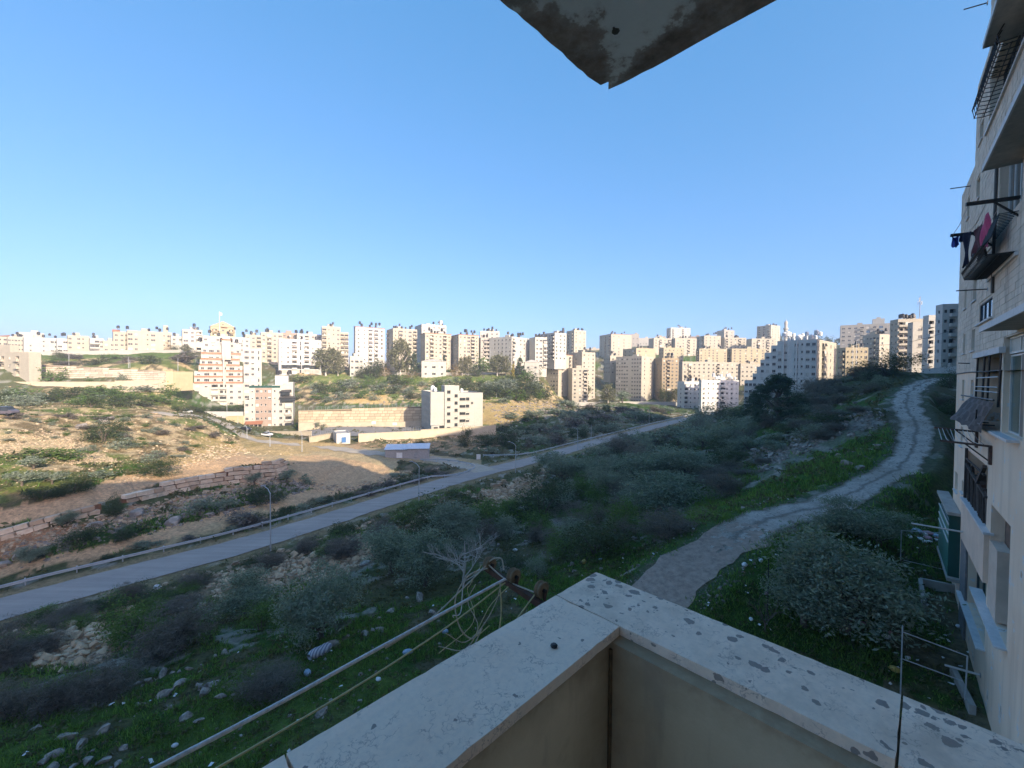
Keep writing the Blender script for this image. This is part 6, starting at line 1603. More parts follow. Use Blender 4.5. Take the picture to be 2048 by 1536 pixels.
scatter(['dark_far', 'green_far', 'scrub_far'], [(90, 716), (385, 712), (388, 738), (200, 736), (90, 728)], 24, (18, 44), (8, 16), 'dark bush on the grassy slope above the left retaining wall', 'bushes above the left retaining wall', seed=4, mind=.7)
scatter(['grey_far', 'dark_far', 'scrub_far', 'olive_far'], [(1000, 840), (1130, 815), (1340, 822), (1390, 830), (1250, 858), (1130, 885), (1050, 902), (980, 905), (980, 880)], 58, (16, 42), (9, 20), 'shaded grey green bush between the far road and the towers', 'bushes beyond the far road', seed=5, mind=.7)
scatter(['olive_far', 'grey', 'dark', 'olive_far', 'scrub'], [(1130, 930), (1290, 885), (1430, 848), (1500, 850), (1470, 910), (1400, 960), (1330, 1000), (1260, 1010), (1180, 985)], 36, (36, 70), (26, 46), 'silvery olive or bush of the dense gully thicket', 'gully thicket', seed=6, mind=.55)
scatter(['scrub', 'scrub', 'dark', 'grey'], [(1490, 850), (1640, 775), (1770, 750), (1780, 800), (1700, 850), (1600, 905), (1500, 950), (1430, 975), (1420, 930)], 70, (30, 76), (12, 28), 'low dark scrub bush on the shaded right hand slope', 'scrub on the right hand slope', seed=7, mind=.6)
scatter(['scrub_far', 'dark_far', 'grey_far'], [(560, 1020), (700, 990), (830, 945), (920, 935), (920, 945), (830, 968), (700, 1005), (560, 1040), (250, 1108), (0, 1174), (0, 1164), (300, 1093)], 34, (18, 40), (6, 11), 'dark weedy bush on the strip behind the guard rail', 'weedy bushes behind the guard rail', seed=8, mind=.6)
scatter(['scrub_far', 'grey_far', 'green_far'], [(0, 832), (300, 834), (440, 868), (470, 890), (330, 920), (200, 880), (0, 880)], 60, (10, 30), (4, 10), 'low dry bush on the sunlit hill top', 'dry bushes on the sunlit hill', seed=9, mind=.7)
scatter(['scrub', 'dark', 'green'], [(0, 1262), (300, 1185), (560, 1112), (850, 1018), (960, 985), (960, 1005), (860, 1050), (700, 1110), (560, 1160), (380, 1220), (0, 1350)], 42, (34, 80), (16, 34), 'dark weedy bush on the near bank of the road', 'weedy bushes on the near road bank', seed=10, mind=.7)
scatter(['green', 'dark', 'scrub', 'grey'], [(880, 1110), (1000, 1020), (1180, 985), (1330, 1050), (1230, 1110), (1130, 1150), (960, 1180)], 34, (34, 84), (20, 44), 'green bush on the gully floor above the balcony corner', 'bushes on the gully floor', seed=11, mind=.7)
scatter(['dark', 'green', 'scrub'], [(1840, 770), (1905, 765), (1900, 960), (1840, 1000), (1780, 1000), (1862, 930), (1880, 850)], 28, (34, 90), (16, 40), 'dark bush between the gravel track and the near facade', 'bushes beside the near facade', seed=12, mind=.6)
scatter(['dark_far', 'gum', 'cypress', 'dark_far'], [(1060, 738), (1090, 738), (1090, 760), (1060, 760)], 6, (14, 26), (16, 26), 'small garden tree at the right end of the ridge row', 'garden trees at the ridge end', 'tree', seed=13)
scatter(['dark_far', 'pine_far'], [(1640, 655), (1680, 655), (1690, 690), (1560, 690), (1560, 668)], 10, (16, 30), (12, 20), 'green tree on the far hilltop behind the minaret', 'trees behind the minaret', 'tree', seed=14)
scatter(['dark_far', 'gum', 'dry'], [(1186, 708), (1240, 706), (1240, 770), (1195, 790)], 18, (12, 26), (9, 18), 'bush on the slope seen in the gap right of the centre towers', 'bushes in the gap', seed=15)

# dead tree, bare sapling
def branchy(mb, p, d, ln, r, depth, rg, m):
    q = [p + d * ln * f + np.array((rg.uniform(-1, 1), rg.uniform(-1, 1), rg.uniform(-.5, .5))) * ln * .06 * (f > 0) for f in (0, .5, 1)]
    mb.tube(q, [r, r * .8, r * .5], m, 5 if depth > 1 else 4, cap=False)
    if depth == 0: return
    for k in range(rg.randrange(3, 5)):
        f = rg.uniform(.35, 1); s = p + (q[2] - p) * f; v = d + np.array((rg.uniform(-1, 1), rg.uniform(-1, 1), rg.uniform(-.35, .7))) * .85; v /= np.linalg.norm(v)
        branchy(mb, s, v, ln * rg.uniform(.5, .75), r * .5, depth - 1, rg, m)
rg = random.Random(15); p = G(925, 1172); hh = 100 * p[1] / FPX
dt = thing('dead_tree', 'dead leafless tree with pale branches behind the pulleys', 'dead tree', p)
mb = MB(); mb.tube([(0, 0, -.4), (.1, 0, hh * .2), (.25, .1, hh * .45), (.15, .1, hh * .9)], [.15, .12, .09, .03], 'bark_pale', 6); mb.build('trunk', dt)
for k in range(9):
    mb = MB(); a = k * 2 * pi / 9 + .3; z = hh * (.08 + .07 * k)
    branchy(mb, np.array((.1, .03, z)), np.array((cos(a) * .8, sin(a) * .8, .45)), hh * rg.uniform(.35, .55), .065, 3, rg, 'bark_pale'); mb.build('branch', dt)
p = G(1530, 1262); sp_ = thing('sapling', 'bare reddish sapling in the yard right of the balcony cap', 'sapling', p)
mb = MB(); mb.tube([(0, 0, -.2), (0, 0, .5)], [.05, .04], 'bark', 5); mb.build('trunk', sp_)
for k in range(7):
    mb = MB(); a = k * .9; branchy(mb, np.array((0, 0, .3 + .05 * k)), np.array((cos(a) * .6, sin(a) * .6, .8)), 1.0, .025, 2, rg, 'bark'); mb.build('branch', sp_)

# ---------------------------------------------------------------- grass, weeds, rubble: past counting, one object each
def greenness(x, y):
    a = np.arctan2(x, y); l = np.log(np.hypot(x, y)); i = np.clip(np.searchsorted(lr, l), 0, nr - 1); j = np.clip(np.searchsorted(az, a), 0, NA - 1); return GCOL[i, j]
rg2 = np.random.default_rng(5)
def sample(n, r0, r1, a0=-62, a1=60):
    l = rg2.uniform(log(r0), log(r1), n); a = rg2.uniform(a0, a1, n) * D2R; x = np.exp(l) * np.sin(a); y = np.exp(l) * np.cos(a); return x, y
def outside(x, y, dd=3.3, dt_=2.2):
    return (poly_dist(x, y, ROAD_S)[0] > dd) & (poly_dist(x, y, TRACK_S)[0] > dt_) & (poly_dist(x, y, CREST_S)[0] > 3.6) & ((x * NF[0] + y * NF[1]) < 3.6)
leaf_mat('grass_blade', (.115, .205, .04), .6, (.15, .20, .06)); leaf_mat('weed_leaf', (.11, .11, .05), .55, (.115, .105, .06))
x, y = sample(120000, 13, 95); col = greenness(x, y); g = col[:, 1] / (col[:, 0] + 1e-4)
pn = fbm(x / 3.2 + 11, y / 3.2, 3); pm = fbm(x / 1.1, y / 1.1 + 8, 2)
k = (rg2.random(len(x)) < np.clip((g - 1.12) * 2.2, 0, 1) * np.clip((pn - .34) * 5, .12, 1)) & outside(x, y, 3.6, 1.75); x, y, pm = x[k], y[k], pm[k]; z = H(x, y); r = np.hypot(x, y); m = len(x)
B4 = 4; hgt = (.10 + .24 * rg2.random((m, B4))) * (.35 + 1.35 * pm)[:, None] * np.clip(r / 30, .75, 2.2)[:, None]; aa = rg2.uniform(0, 2 * pi, (m, B4)); sp2 = np.clip(r / 30, .6, 2.4)[:, None]
bx_ = x[:, None] + rg2.normal(0, .13, (m, B4)) * sp2; by_ = y[:, None] + rg2.normal(0, .13, (m, B4)) * sp2; bz_ = np.repeat(z[:, None], B4, 1) - .03
wd = .035 * sp2; dx, dy = np.cos(aa) * wd, np.sin(aa) * wd; lx, ly = rg2.normal(0, .4, (m, B4)) * hgt, rg2.normal(0, .4, (m, B4)) * hgt
Vg = np.stack([np.stack([bx_ - dx, by_ - dy, bz_], -1), np.stack([bx_ + dx, by_ + dy, bz_], -1), np.stack([bx_ + lx, by_ + ly, bz_ + hgt], -1)], 2).reshape(-1, 3)
link('grass', np_mesh('grass', Vg, np.arange(len(Vg)).reshape(-1, 3), ['grass_blade']), kind='stuff')
x, y = sample(26000, 18, 260); col = greenness(x, y); lum = col.sum(1)
k = (rg2.random(len(x)) < np.clip(1.25 - lum * 2.4, .0, 1)) & outside(x, y, 4.0, 2.6); x, y = x[k], y[k]; z = H(x, y); r = np.hypot(x, y); m = len(x); n8 = 10
s = np.clip(r / 70, .35, 1.6) * rg2.uniform(.35, 1.0, m)
C = np.stack([x, y, z], 1)[:, None, :] + rg2.normal(0, .42, (m, n8, 3)) * s[:, None, None] * np.array((1, 1, .38)) + np.array((0, 0, .22)) * s[:, None, None]
Vw, Fw = quads(C.reshape(-1, 3), np.repeat(s * .26, n8), rg2, .2, 1.3)
link('undergrowth', np_mesh('undergrowth', Vw, Fw, ['weed_leaf']), kind='stuff')

# stones
t = NT('limestone'); oi = t.n('ShaderNodeObjectInfo'); ge = t.n('ShaderNodeNewGeometry')
nz = t.noise(1.8, 6, .7); c0 = t.mix(ge.outputs['Random Per Island'], (.18, .155, .125), (.37, .33, .28)); c0 = t.mix(t.math('MULTIPLY', oi.outputs['Random'], .5), c0, (.36, .325, .28)); c0 = t.mix(t.ramp(nz, [(.40, 0.), (.58, .85)]), c0, (.12, .10, .085))
t.color(c0); t.set(Roughness=.95); t.bump(nz, .6, .08)
t = NT('ochre_stone'); ge = t.n('ShaderNodeNewGeometry'); nz = t.noise(1.8, 6, .7); c0 = t.mix(ge.outputs['Random Per Island'], (.24, .175, .11), (.52, .41, .27)); c0 = t.mix(t.ramp(nz, [(.45, 0.), (.7, .5)]), c0, (.16, .12, .09)); t.color(c0); t.set(Roughness=.95); t.bump(nz, .5, .05)
_ico = None
def rock_mesh(seed, mat_='limestone', flat=.62):
    rg = np.random.default_rng(seed); bm = __import__('bmesh').new(); __import__('bmesh').ops.create_icosphere(bm, subdivisions=2, radius=1.0)
    pl = [(v / np.linalg.norm(v), rg.uniform(.30, .66)) for v in rg.normal(size=(12, 3))]
    for v in bm.verts:
        q = np.array(v.co)
        for nrm, d in pl:
            e = q @ nrm
            if e > d: q = q - nrm * (e - d)
        q = q * (1 + rg.normal(0, .03)); v.co = (q[0] * .85, q[1] * .62, q[2] * flat * .8)
    me = bpy.data.meshes.new('boulder'); bm.to_mesh(me); bm.free(); me.materials.append(MAT[mat_]); return me
RK = [rock_mesh(i) for i in range(7)]; RKO = [rock_mesh(20 + i, 'ochre_stone', .8) for i in range(5)]
rr_ = random.Random(5)
def boulder(px, py, wpx, label, group=None, och=False, hs=1.0):
    p = G(px, py); w = wpx * p[1] / FPX; o = link('boulder', rr_.choice(RKO if och else RK), loc=(p[0], p[1], p[2] + w * .02), rz=(rr_.uniform(-.3, .3), rr_.uniform(-.3, .3), rr_.uniform(0, 6.28)), scale=(w, w, w * hs))
    return tag(o, label, 'boulder', group)
z5 = lambda x, y: (x / 3.835, 1136 + y / 3.835)
row1 = [(60, 1145, 45), (105, 1135, 30), (160, 1120, 45), (225, 1112, 40), (345, 1095, 80), (410, 1080, 40), (490, 1045, 95), (585, 1010, 40), (690, 988, 70), (800, 950, 110), (900, 930, 80), (960, 925, 70), (1050, 890, 60), (1165, 870, 90), (1240, 835, 90), (1320, 805, 40), (1370, 800, 40), (1460, 775, 50), (1545, 745, 30), (1650, 680, 35), (1720, 655, 55)]
for i, (x, y, w) in enumerate(row1): boulder(*z5(x, y), w / 3.835, 'pale stone in the long row edging the lower left grass', 'stone row at the lower left')
for (x, y, w, lab) in ((1385, 890, 125, 'tan boulder on the grass below the stone row'), (1630, 895, 95, 'upright tan boulder beside a grey one in the grass'), (1530, 910, 90, 'dark grey boulder left of the upright tan one'), (1585, 950, 95, 'flat pale boulder under the upright tan one'), (1700, 985, 80, 'white boulder under a small bare bush'), (1245, 990, 100, 'pale boulder pair left of the tan one'), (785, 1255, 105, 'pointed tan boulder in the lower left grass'),
                       (540, 1300, 130, 'wide pale boulder left of the pointed tan one'), (272, 1238, 75, 'small tan boulder near the left photo edge'), (440, 1425, 120, 'large grey boulder at the bottom left'), (360, 1465, 110, 'pale boulder left of the large grey one at the bottom'), (400, 1525, 110, 'white boulder at the very bottom edge'), (610, 1375, 90, 'grey boulder half sunk in bright grass'), (675, 1475, 85, 'upright pale boulder in the bottom grass'), (800, 1480, 90, 'broad pale boulder right of the upright one'), (950, 1385, 60, 'leaning stone in the bright grass'), (1430, 1150, 90, 'pale boulder with reddish stain'), (1530, 1170, 60, 'stone right of the one with reddish stain'), (1060, 1055, 60, 'flat tan slab in the lower grass'), (900, 1500, 60, 'pale stone near the bottom behind the rope'), (1330, 1370, 40, 'small white stone beside the thick rope'), (560, 1525, 70, 'small pale stone at the bottom edge'), (1295, 1070, 60, 'stone in the grass under a dark sapling')):
    boulder(*z5(x, y), w / 3.835, lab)
z6 = lambda x, y: (500 + x / 3.413, 1100 + y / 3.413)
for (x, y, w, lab) in ((575, 650, 110, 'dark grey boulder right of the striped sack'), (790, 575, 60, 'upright stone of the white trio above the thick rope'), (838, 555, 50, 'middle stone of the white trio above the thick rope'), (900, 550, 80, 'flat stone of the white trio above the thick rope'), (955, 425, 70, 'pale boulder above the white trio'), (1160, 345, 90, 'dark sided boulder near the pulleys'), (1250, 430, 60, 'small white boulder above the thick rope'), (505, 1110, 90, 'tan boulder below the thick rope'), (1070, 330, 30, 'small tan stone in grass near the dead tree'), (790, 90, 70, 'large slab above the largest olive')):
    boulder(*z6(x, y), w / 3.413, lab)
for (x, y, w, lab) in ((1010, 1015, 0, ''),): pass
for (px, py, w, lab) in ((205, 845, 22, 'white rock on top of the sunlit hill'), (165, 858, 26, 'pale rock mass left of the rounded bush'), (225, 838, 16, 'flat white rock beside the footpath'), (530, 997, 20, 'white squared rock below the dirt mound'), (422, 1030, 18, 'pale rock by the lower dirt path'), (185, 1052, 26, 'large grey rock in the rocky hollow'), (272, 1030, 34, 'long pale slab in the rocky hollow'), (345, 1047, 30, 'flat pale slab above the lower path'), (35, 1115, 34, 'pale slab at the left edge under the block wall'), (12, 1130, 26, 'grey slab at the left edge near the path'), (885, 992, 12, 'white stone beside the road edge'), (900, 996, 12, 'second white stone beside the road edge'), (1535, 940, 20, 'white slab on the grassy bank by the track'), (1560, 938, 12, 'small white slab beside the larger one on the bank'), (1700, 930, 24, 'pale slab on the bank above the track bend'), (1717, 937, 18, 'second pale slab above the track bend'), (1205, 1000, 16, 'white rock on the gully floor'), (1270, 1078, 16, 'pale rock under the fresh green bush'), (1220, 1100, 12, 'small white stone on the gully grass')):
    boulder(px, py, w, lab)
rgk = np.random.default_rng(31)
def heap(poly, n, wr_, label, group, och, seed):
    rg = np.random.default_rng(seed)
    for p in cells(poly, n, rg):
        w = rg.uniform(*wr_) ** 1.0 * p[1] / FPX
        o = link('boulder', (RKO if och else RK)[rg.integers(5)], loc=(p[0], p[1], p[2] + w * .15), rz=(rg.uniform(-.5, .5), rg.uniform(-.5, .5), rg.uniform(0, 6.28)), scale=w); tag(o, label, 'boulder', group)
heap([(28, 1270), (110, 1240), (190, 1255), (215, 1300), (190, 1325), (120, 1345), (60, 1330), (30, 1300)], 70, (9, 26), 'ochre boulder of the rock heap below the road at the left', 'rock heap at the left', True, 3)
heap([(440, 1165), (560, 1120), (730, 1075), (760, 1110), (600, 1170), (450, 1190)], 80, (6, 20), 'grey tan rock of the rubble bank below the lamp post', 'rubble bank below the road', True, 4)
heap([(1500, 905), (1620, 850), (1760, 815), (1765, 850), (1640, 890), (1520, 945)], 70, (6, 15), 'pale stone strewn on the slope left of the gravel track', 'stones beside the gravel track', False, 5)
def rubble(name, spec, mat_, seed, on_track=False):
    rg = np.random.default_rng(seed); Vs, Fs = [], []; base = 0
    cube = np.array([(-1, -1, -1), (1, -1, -1), (1, 1, -1), (-1, 1, -1), (-1, -1, 1), (1, -1, 1), (1, 1, 1), (-1, 1, 1)], float); fq = np.array([(0, 3, 2, 1), (4, 5, 6, 7), (0, 1, 5, 4), (1, 2, 6, 5), (2, 3, 7, 6), (3, 0, 4, 7)])
    for poly, n, s0, s1 in spec:
        p = cells(poly, n, rg); 
        if not len(p): continue
        k = (poly_dist(p[:, 0], p[:, 1], TRACK_S)[0] < 2.5) if on_track else (poly_dist(p[:, 0], p[:, 1], ROAD_S)[0] > 4.2) & (poly_dist(p[:, 0], p[:, 1], TRACK_S)[0] > 2.6); p = p[k]; n = len(p)
        s = (s0 + (s1 - s0) * rg.random(n) ** 2.2) * p[:, 1] / FPX * .5
        V0 = cube[None] * (1 + rg.normal(0, .28, (n, 8, 3))) * np.array((1, .75, .5)); V0[:, 4:, :2] *= .72
        a = rg.uniform(0, 6.28, n); ca, sa = np.cos(a)[:, None], np.sin(a)[:, None]
        X = (V0[..., 0] * ca - V0[..., 1] * sa) * s[:, None] + p[:, 0:1]; Y = (V0[..., 0] * sa + V0[..., 1] * ca) * s[:, None] + p[:, 1:2]; Z = V0[..., 2] * s[:, None] + p[:, 2:3] + (s * .15)[:, None]
        Vs.append(np.stack([X, Y, Z], -1).reshape(-1, 3)); Fs.append((np.arange(n)[:, None, None] * 8 + fq[None]).reshape(-1, 4) + base); base += n * 8
    link(name, np_mesh(name, np.concatenate(Vs), np.concatenate(Fs), [mat_]), kind='stuff')
rubble('rubble', [(SUNHILL, 2200, 1.2, 5), (HILL2, 600, 1.2, 4), ([(-100, 880), (0, 876), (110, 862), (200, 905), (250, 930), (150, 930), (0, 915)], 2200, 1.2, 4), (BANK, 1500, 2.5, 14), ([(28, 1250), (110, 1235), (215, 1255), (225, 1310), (190, 1335), (60, 1340), (20, 1300)], 500, 4, 16), ([(430, 1150), (740, 1065), (770, 1110), (600, 1185), (430, 1200)], 1500, 3, 12), ([(960, 985), (1060, 950), (1085, 985), (1000, 1015), (955, 1010)], 600, 2, 8), (UP, 200, 1, 4), ([(0, 1080), (300, 1010), (560, 950), (560, 965), (420, 1010), (200, 1060), (0, 1120)], 1600, 2, 9), ([(330, 950), (500, 905), (470, 880), (330, 930), (230, 970)], 500, 2, 6), ([(590, 960), (620, 980), (700, 985), (840, 950), (900, 935), (800, 945), (700, 975)], 500, 2, 7), ([(850, 865), (1000, 870), (980, 905), (860, 900), (700, 890)], 400, 1.5, 5)], 'ochre_stone', 6)
rubble('scree', [(GUL, 1500, 2, 10), ([(1500, 905), (1620, 850), (1760, 815), (1765, 850), (1640, 890), (1520, 945)], 700, 3, 10), (NEAR, 420, 2, 10), (VAL, 900, 2, 10), (CH, 900, 1.5, 5), ([(1200, 1160), (1440, 1050), (1640, 985), (1790, 870), (1780, 920), (1640, 1000), (1440, 1070)], 220, 2, 8), ([(1380, 1200), (1530, 1075), (1560, 1060), (1500, 1150), (1420, 1230)], 160, 2, 8), ([(965, 810), (1130, 806), (1130, 830), (1000, 850)], 500, 1.5, 5), ([(1130, 812), (1340, 820), (1330, 840), (1130, 850)], 500, 1.5, 6)], 'limestone', 8)
TRK = [(1200, 1300), (1250, 1160), (1440, 1045), (1640, 980), (1760, 920), (1785, 840), (1785, 790), (1850, 750), (1900, 750), (1840, 800), (1865, 880), (1800, 990), (1640, 1060), (1500, 1090), (1420, 1200), (1330, 1320)]
rubble('track_stones', [(TRK, 5200, .8, 4.2)], 'limestone', 12, True)
rubble('track_chips', [(TRK, 500, .8, 3.5)], 'bark', 13, True)
# ---------------------------------------------------------------- built things in the valley
# stacked block walls
def block_wall(label, base, top, course, length, thick, mat_, seed, name='block_wall'):
    """big rough blocks laid in courses against the bank; base and top are sight lines along the wall"""
    rg = random.Random(seed); bp = np.array([p[0] for p in base], float); 
    n = 60; xs = np.linspace(base[0][0], base[-1][0], n); yb = np.interp(xs, [p[0] for p in base], [p[1] for p in base]); yt = np.interp(xs, [p[0] for p in top], [p[1] for p in top])
    Bp = [G(x, y) for x, y in zip(xs, yb)]; Tp = [G(x, y) for x, y in zip(xs, yt)]
    root = thing(name, label, 'wall', Bp[n // 2]); o0 = np.array(Bp[n // 2]); unit = {}
    hmax = max(t_[2] - b_[2] + (b_[1] * 0) for b_, t_ in zip(Bp, Tp)); 
    Sb = [0]
    for a, b_ in zip(Bp[:-1], Bp[1:]): Sb.append(Sb[-1] + float(np.linalg.norm(b_ - a)))
    Ls = Sb[-1]
    hs = [max(.5, abs(yb[i] - yt[i]) * Bp[i][1] / FPX) for i in range(n)]
    ncs = max(1, int(max(hs) / course + .3)); cnt = 0
    ec = MB(); seg_ = []
    for i in range(n):
        d = Bp[min(i + 1, n - 1)] - Bp[max(i - 1, 0)]; nr_ = np.array((-d[1], d[0], 0)); nr_ /= np.linalg.norm(nr_)
        seg_.append((Bp[i] - o0 + nr_ * .25 + np.array((0, 0, -1.)), Bp[i] - o0 + nr_ * (.3 + .2 * hs[i] / course) + np.array((0, 0, hs[i] - course * .45))))
    for i in range(n - 1): ec.poly([seg_[i][0], seg_[i + 1][0], seg_[i + 1][1], seg_[i][1]], 'joint_earth')
    ec.build('earth_backing', root)
    for k in range(ncs):
        s = -rg.uniform(0, length)
        while s < Ls:
            ln = length * rg.uniform(.7, 1.35); m = s + ln / 2; s += ln
            if m < 0 or m > Ls: continue
            h = np.interp(m, Sb, hs)
            if k * course > h - course * .45: continue
            at = lambda q: np.array([np.interp(q, Sb, [v[i] for v in Bp]) for i in range(3)])
            b_ = at(m); d = at(min(m + .9, Ls)) - at(max(m - .9, 0)); nrm = np.array((-d[1], d[0], 0)); nrm /= np.linalg.norm(nrm)
            p = b_ + nrm * (.3 + .22 * k + rg.uniform(-.06, .06)) + np.array((0, 0, (k + .5) * course - .15))
            key = rg.randrange(8)
            if key not in unit:
                r2 = np.random.default_rng(seed * 10 + key); mb = MB(); mb.box((0, 0, 0), (.90, 1, .85), mat_); me = mb.mesh('stone_block')
                co = np.array([v.co for v in me.vertices]); co += r2.normal(0, .03, co.shape); me.vertices.foreach_set('co', co.ravel()); unit[key] = me
            link('stone_block', unit[key], root, loc=tuple(p - o0), rz=(rg.uniform(-.04, .04), rg.uniform(-.03, .03) - atan2(d[2], np.hypot(d[0], d[1])), atan2(d[1], d[0]) + rg.uniform(-.04, .04)), scale=(ln, thick * rg.uniform(.9, 1.1), course)); cnt += 1
    return cnt
simple('joint_earth', (.17, .085, .045), .95, .3, 2)
t = NT('block_stone'); oi = t.n('ShaderNodeObjectInfo'); nz = t.noise(1.4, 5, .65); c0 = t.mix(oi.outputs['Random'], (.42, .31, .21), (.70, .60, .46)); c0 = t.mix(t.ramp(nz, [(.4, 0.), (.7, .5)]), c0, (.38, .235, .135)); t.color(c0); t.set(Roughness=.95); t.bump(nz, .5, .06)
block_wall('rough stone block wall along the upper dirt road, left stretch', [(-60, 1098), (0, 1081), (100, 1052), (205, 1025)], [(-60, 1078), (0, 1061), (100, 1029), (205, 1004)], .72, 1.5, .9, 'block_stone', 3)
block_wall('tall rough stone block wall below the upper dirt road, right stretch', [(245, 1009), (320, 992), (400, 976), (470, 966), (530, 960), (560, 957), (582, 948)], [(245, 994), (330, 968), (400, 951), (470, 936), (530, 925), (560, 920), (582, 917)], .78, 1.6, .9, 'block_stone', 5)
# straight masonry walls built from sight lines
def masonry(label, a, b, h0, h1, thick, course, length, mat_, name='retaining_wall', seed=1, cap=True, blocks=True):
    """a, b = foot points; h0, h1 = heights at the ends. Blocks are separate, the core sits behind them"""
    a = np.asarray(a, float); b = np.asarray(b, float); d = b - a; Ls = float(np.hypot(d[0], d[1])); rz = atan2(d[1], d[0]); slope = d[2] / Ls
    root = thing(name, label, 'wall', a, rz); rg = random.Random(seed); mb = MB(); th = thick
    Z = lambda s, f: slope * s + f * (h0 + (h1 - h0) * s / Ls)
    face = 'joint_shadow' if blocks else mat_
    mb.poly([(0, 0, -1.5), (Ls, 0, slope * Ls - 1.5), (Ls, 0, Z(Ls, 1)), (0, 0, Z(0, 1))], face); mb.poly([(0, th, -1.5), (Ls, th, slope * Ls - 1.5), (Ls, th, Z(Ls, 1)), (0, th, Z(0, 1))], mat_)
    mb.poly([(0, 0, Z(0, 1)), (Ls, 0, Z(Ls, 1)), (Ls, th, Z(Ls, 1)), (0, th, Z(0, 1))], mat_)
    for s in (0, Ls): mb.poly([(s, 0, slope * s - 1.5), (s, th, slope * s - 1.5), (s, th, Z(s, 1)), (s, 0, Z(s, 1))], mat_)
    mb.build('core', root)
    if cap:
        c_ = MB(); c_.bar((-.1, th / 2, Z(0, 1) + .07), (Ls + .1, th / 2, Z(Ls, 1) + .07), th + .2, mat_, .14); c_.build('coping', root)
    if blocks:
        n = max(1, round(max(h0, h1) / course)); uni = {}
        for k in range(n):
            s = -rg.uniform(0, length * .6)
            while s < Ls:
                ln = length * rg.uniform(.7, 1.35); e = min(s + ln, Ls); st = max(s, 0); s += ln
                if e - st < .25: continue
                m = (st + e) / 2; hh_ = (h0 + (h1 - h0) * m / Ls); ch = course
                if (k + 1) * ch > hh_ + ch * .35: continue
                if not uni:
                    q = MB(); q.box((0, 0, 0), (1, 1, 1), mat_); uni[0] = q.mesh('stone_block')
                link('stone_block', uni[0], root, loc=(m, -.04 - rg.uniform(0, .06), slope * m + (k + .5) * ch), rz=(0, -math.atan(slope), 0), scale=(e - st - .13, .16, ch - .13))
    return root
simple('wall_block', (.42, .345, .235), .92, .16, .6, bump=.3, rnd=.35); simple('joint_shadow', (.16, .115, .07), .95, .3, 1); simple('wall_plain', (.46, .39, .28), .9, .12, .5, rnd=.1); simple('wall_yellow', (.52, .43, .25), .9, .1, .4); simple('yard_floor', (.20, .19, .18), .95, .15, .5); simple('wall_rough', (.40, .345, .27), .95, .22, .6, bump=.4, rnd=.5)
up = lambda px, y0, y1, Y: (y0 - y1) * Y / FPX
masonry('upper retaining wall of big pale blocks behind the yard', P(597, 845, 187.6), P(845, 843, 191.5), up(0, 845, 822, 187), up(0, 843, 813, 191), .8, 1.28, 2.6, 'wall_block', seed=2)
masonry('lower plain retaining wall behind the yard, below the big blocks', P(597, 859, 186), P(845, 857, 190), up(0, 859, 845.5, 186), up(0, 857, 843.5, 190), 1.6, 9, 9, 'wall_plain', blocks=False)
masonry('long stone retaining wall with rough courses on the left hillside', P(84, 766, 192), P(347, 762, 196), up(0, 766, 730, 192), up(0, 762, 744, 196), 1.0, .95, 2.6, 'wall_rough', seed=4)
masonry('long plain tan wall along the left hill, below the stone one', P(-60, 780, 178), P(230, 781, 182), up(0, 780, 764, 178), up(0, 781, 764, 182), .5, 9, 9, 'wall_plain', name='boundary_wall', blocks=False)
masonry('plain tan wall joined to the yellow wall block', P(230, 780, 182), P(347, 776, 185), up(0, 780, 762, 182), up(0, 776, 760, 185), .5, 9, 9, 'wall_plain', name='boundary_wall', blocks=False)
masonry('square yellow plastered wall left of the stepped block', P(346, 776, 184), P(386, 774, 196), up(0, 776, 743, 184), up(0, 774, 744, 196), 3, 9, 9, 'wall_yellow', name='boundary_wall', blocks=False)
masonry('yellow wall beside the access road, left of the pink block', P(452, 848, 188), P(487, 858, 186), up(0, 848, 833, 188), up(0, 858, 832, 186), .5, 9, 9, 'wall_yellow', name='boundary_wall', blocks=False)
masonry('low sloping wall left of the white hut', P(620, 886, 145), P(673, 872, 158), up(0, 886, 874, 145), up(0, 872, 864, 158), .4, 9, 9, 'wall_plain', name='boundary_wall', blocks=False)
masonry('yard wall right of the white hut', P(717, 877, 150), P(842, 872, 156), up(0, 877, 868, 150), up(0, 872, 862, 156), .4, 9, 9, 'wall_plain', name='boundary_wall', blocks=False)
masonry('yard wall in front of the school building', P(842, 872, 156), P(992, 861, 168), up(0, 872, 860, 156), up(0, 861, 851, 168), .4, 9, 9, 'wall_plain', name='boundary_wall', blocks=False)
masonry('low wall in front of the pink block garden', P(520, 871, 172), P(622, 872, 164), up(0, 871, 863, 172), up(0, 872, 863, 164), .4, 9, 9, 'wall_plain', name='boundary_wall', blocks=False)
masonry('low white wall under the trimmed hedge', P(372, 828, 190), P(486, 831, 190), up(0, 828, 823, 190), up(0, 831, 824, 190), .3, 9, 9, 'paint_white', name='boundary_wall', blocks=False)
masonry('pale garden wall along the foot of the left ridge houses', P(84, 710, 258), P(262, 707, 262), 2.0, 2.2, .4, 9, 9, 'stone_white', name='garden_wall', blocks=False)
masonry('pale garden wall below the house with the chimney tower', P(262, 707, 262), P(392, 706, 258), 1.8, 2.0, .4, 9, 9, 'stone_white', name='garden_wall', blocks=False)
masonry('pale garden wall along the ridge tower row', P(700, 752, 290), P(1050, 752, 288), 2.4, 2.4, .4, 9, 9, 'stone_white', name='garden_wall', blocks=False)
masonry('pale wall at the foot of the centre towers', P(1128, 808, 306), P(1240, 808, 310), 1.4, 1.4, .4, 9, 9, 'stone_white', name='garden_wall', blocks=False)
masonry('pale wall along the street in front of the wide tower', P(1240, 808, 310), P(1370, 808, 312), 1.8, 1.4, .4, 9, 9, 'stone_white', name='garden_wall', blocks=False)
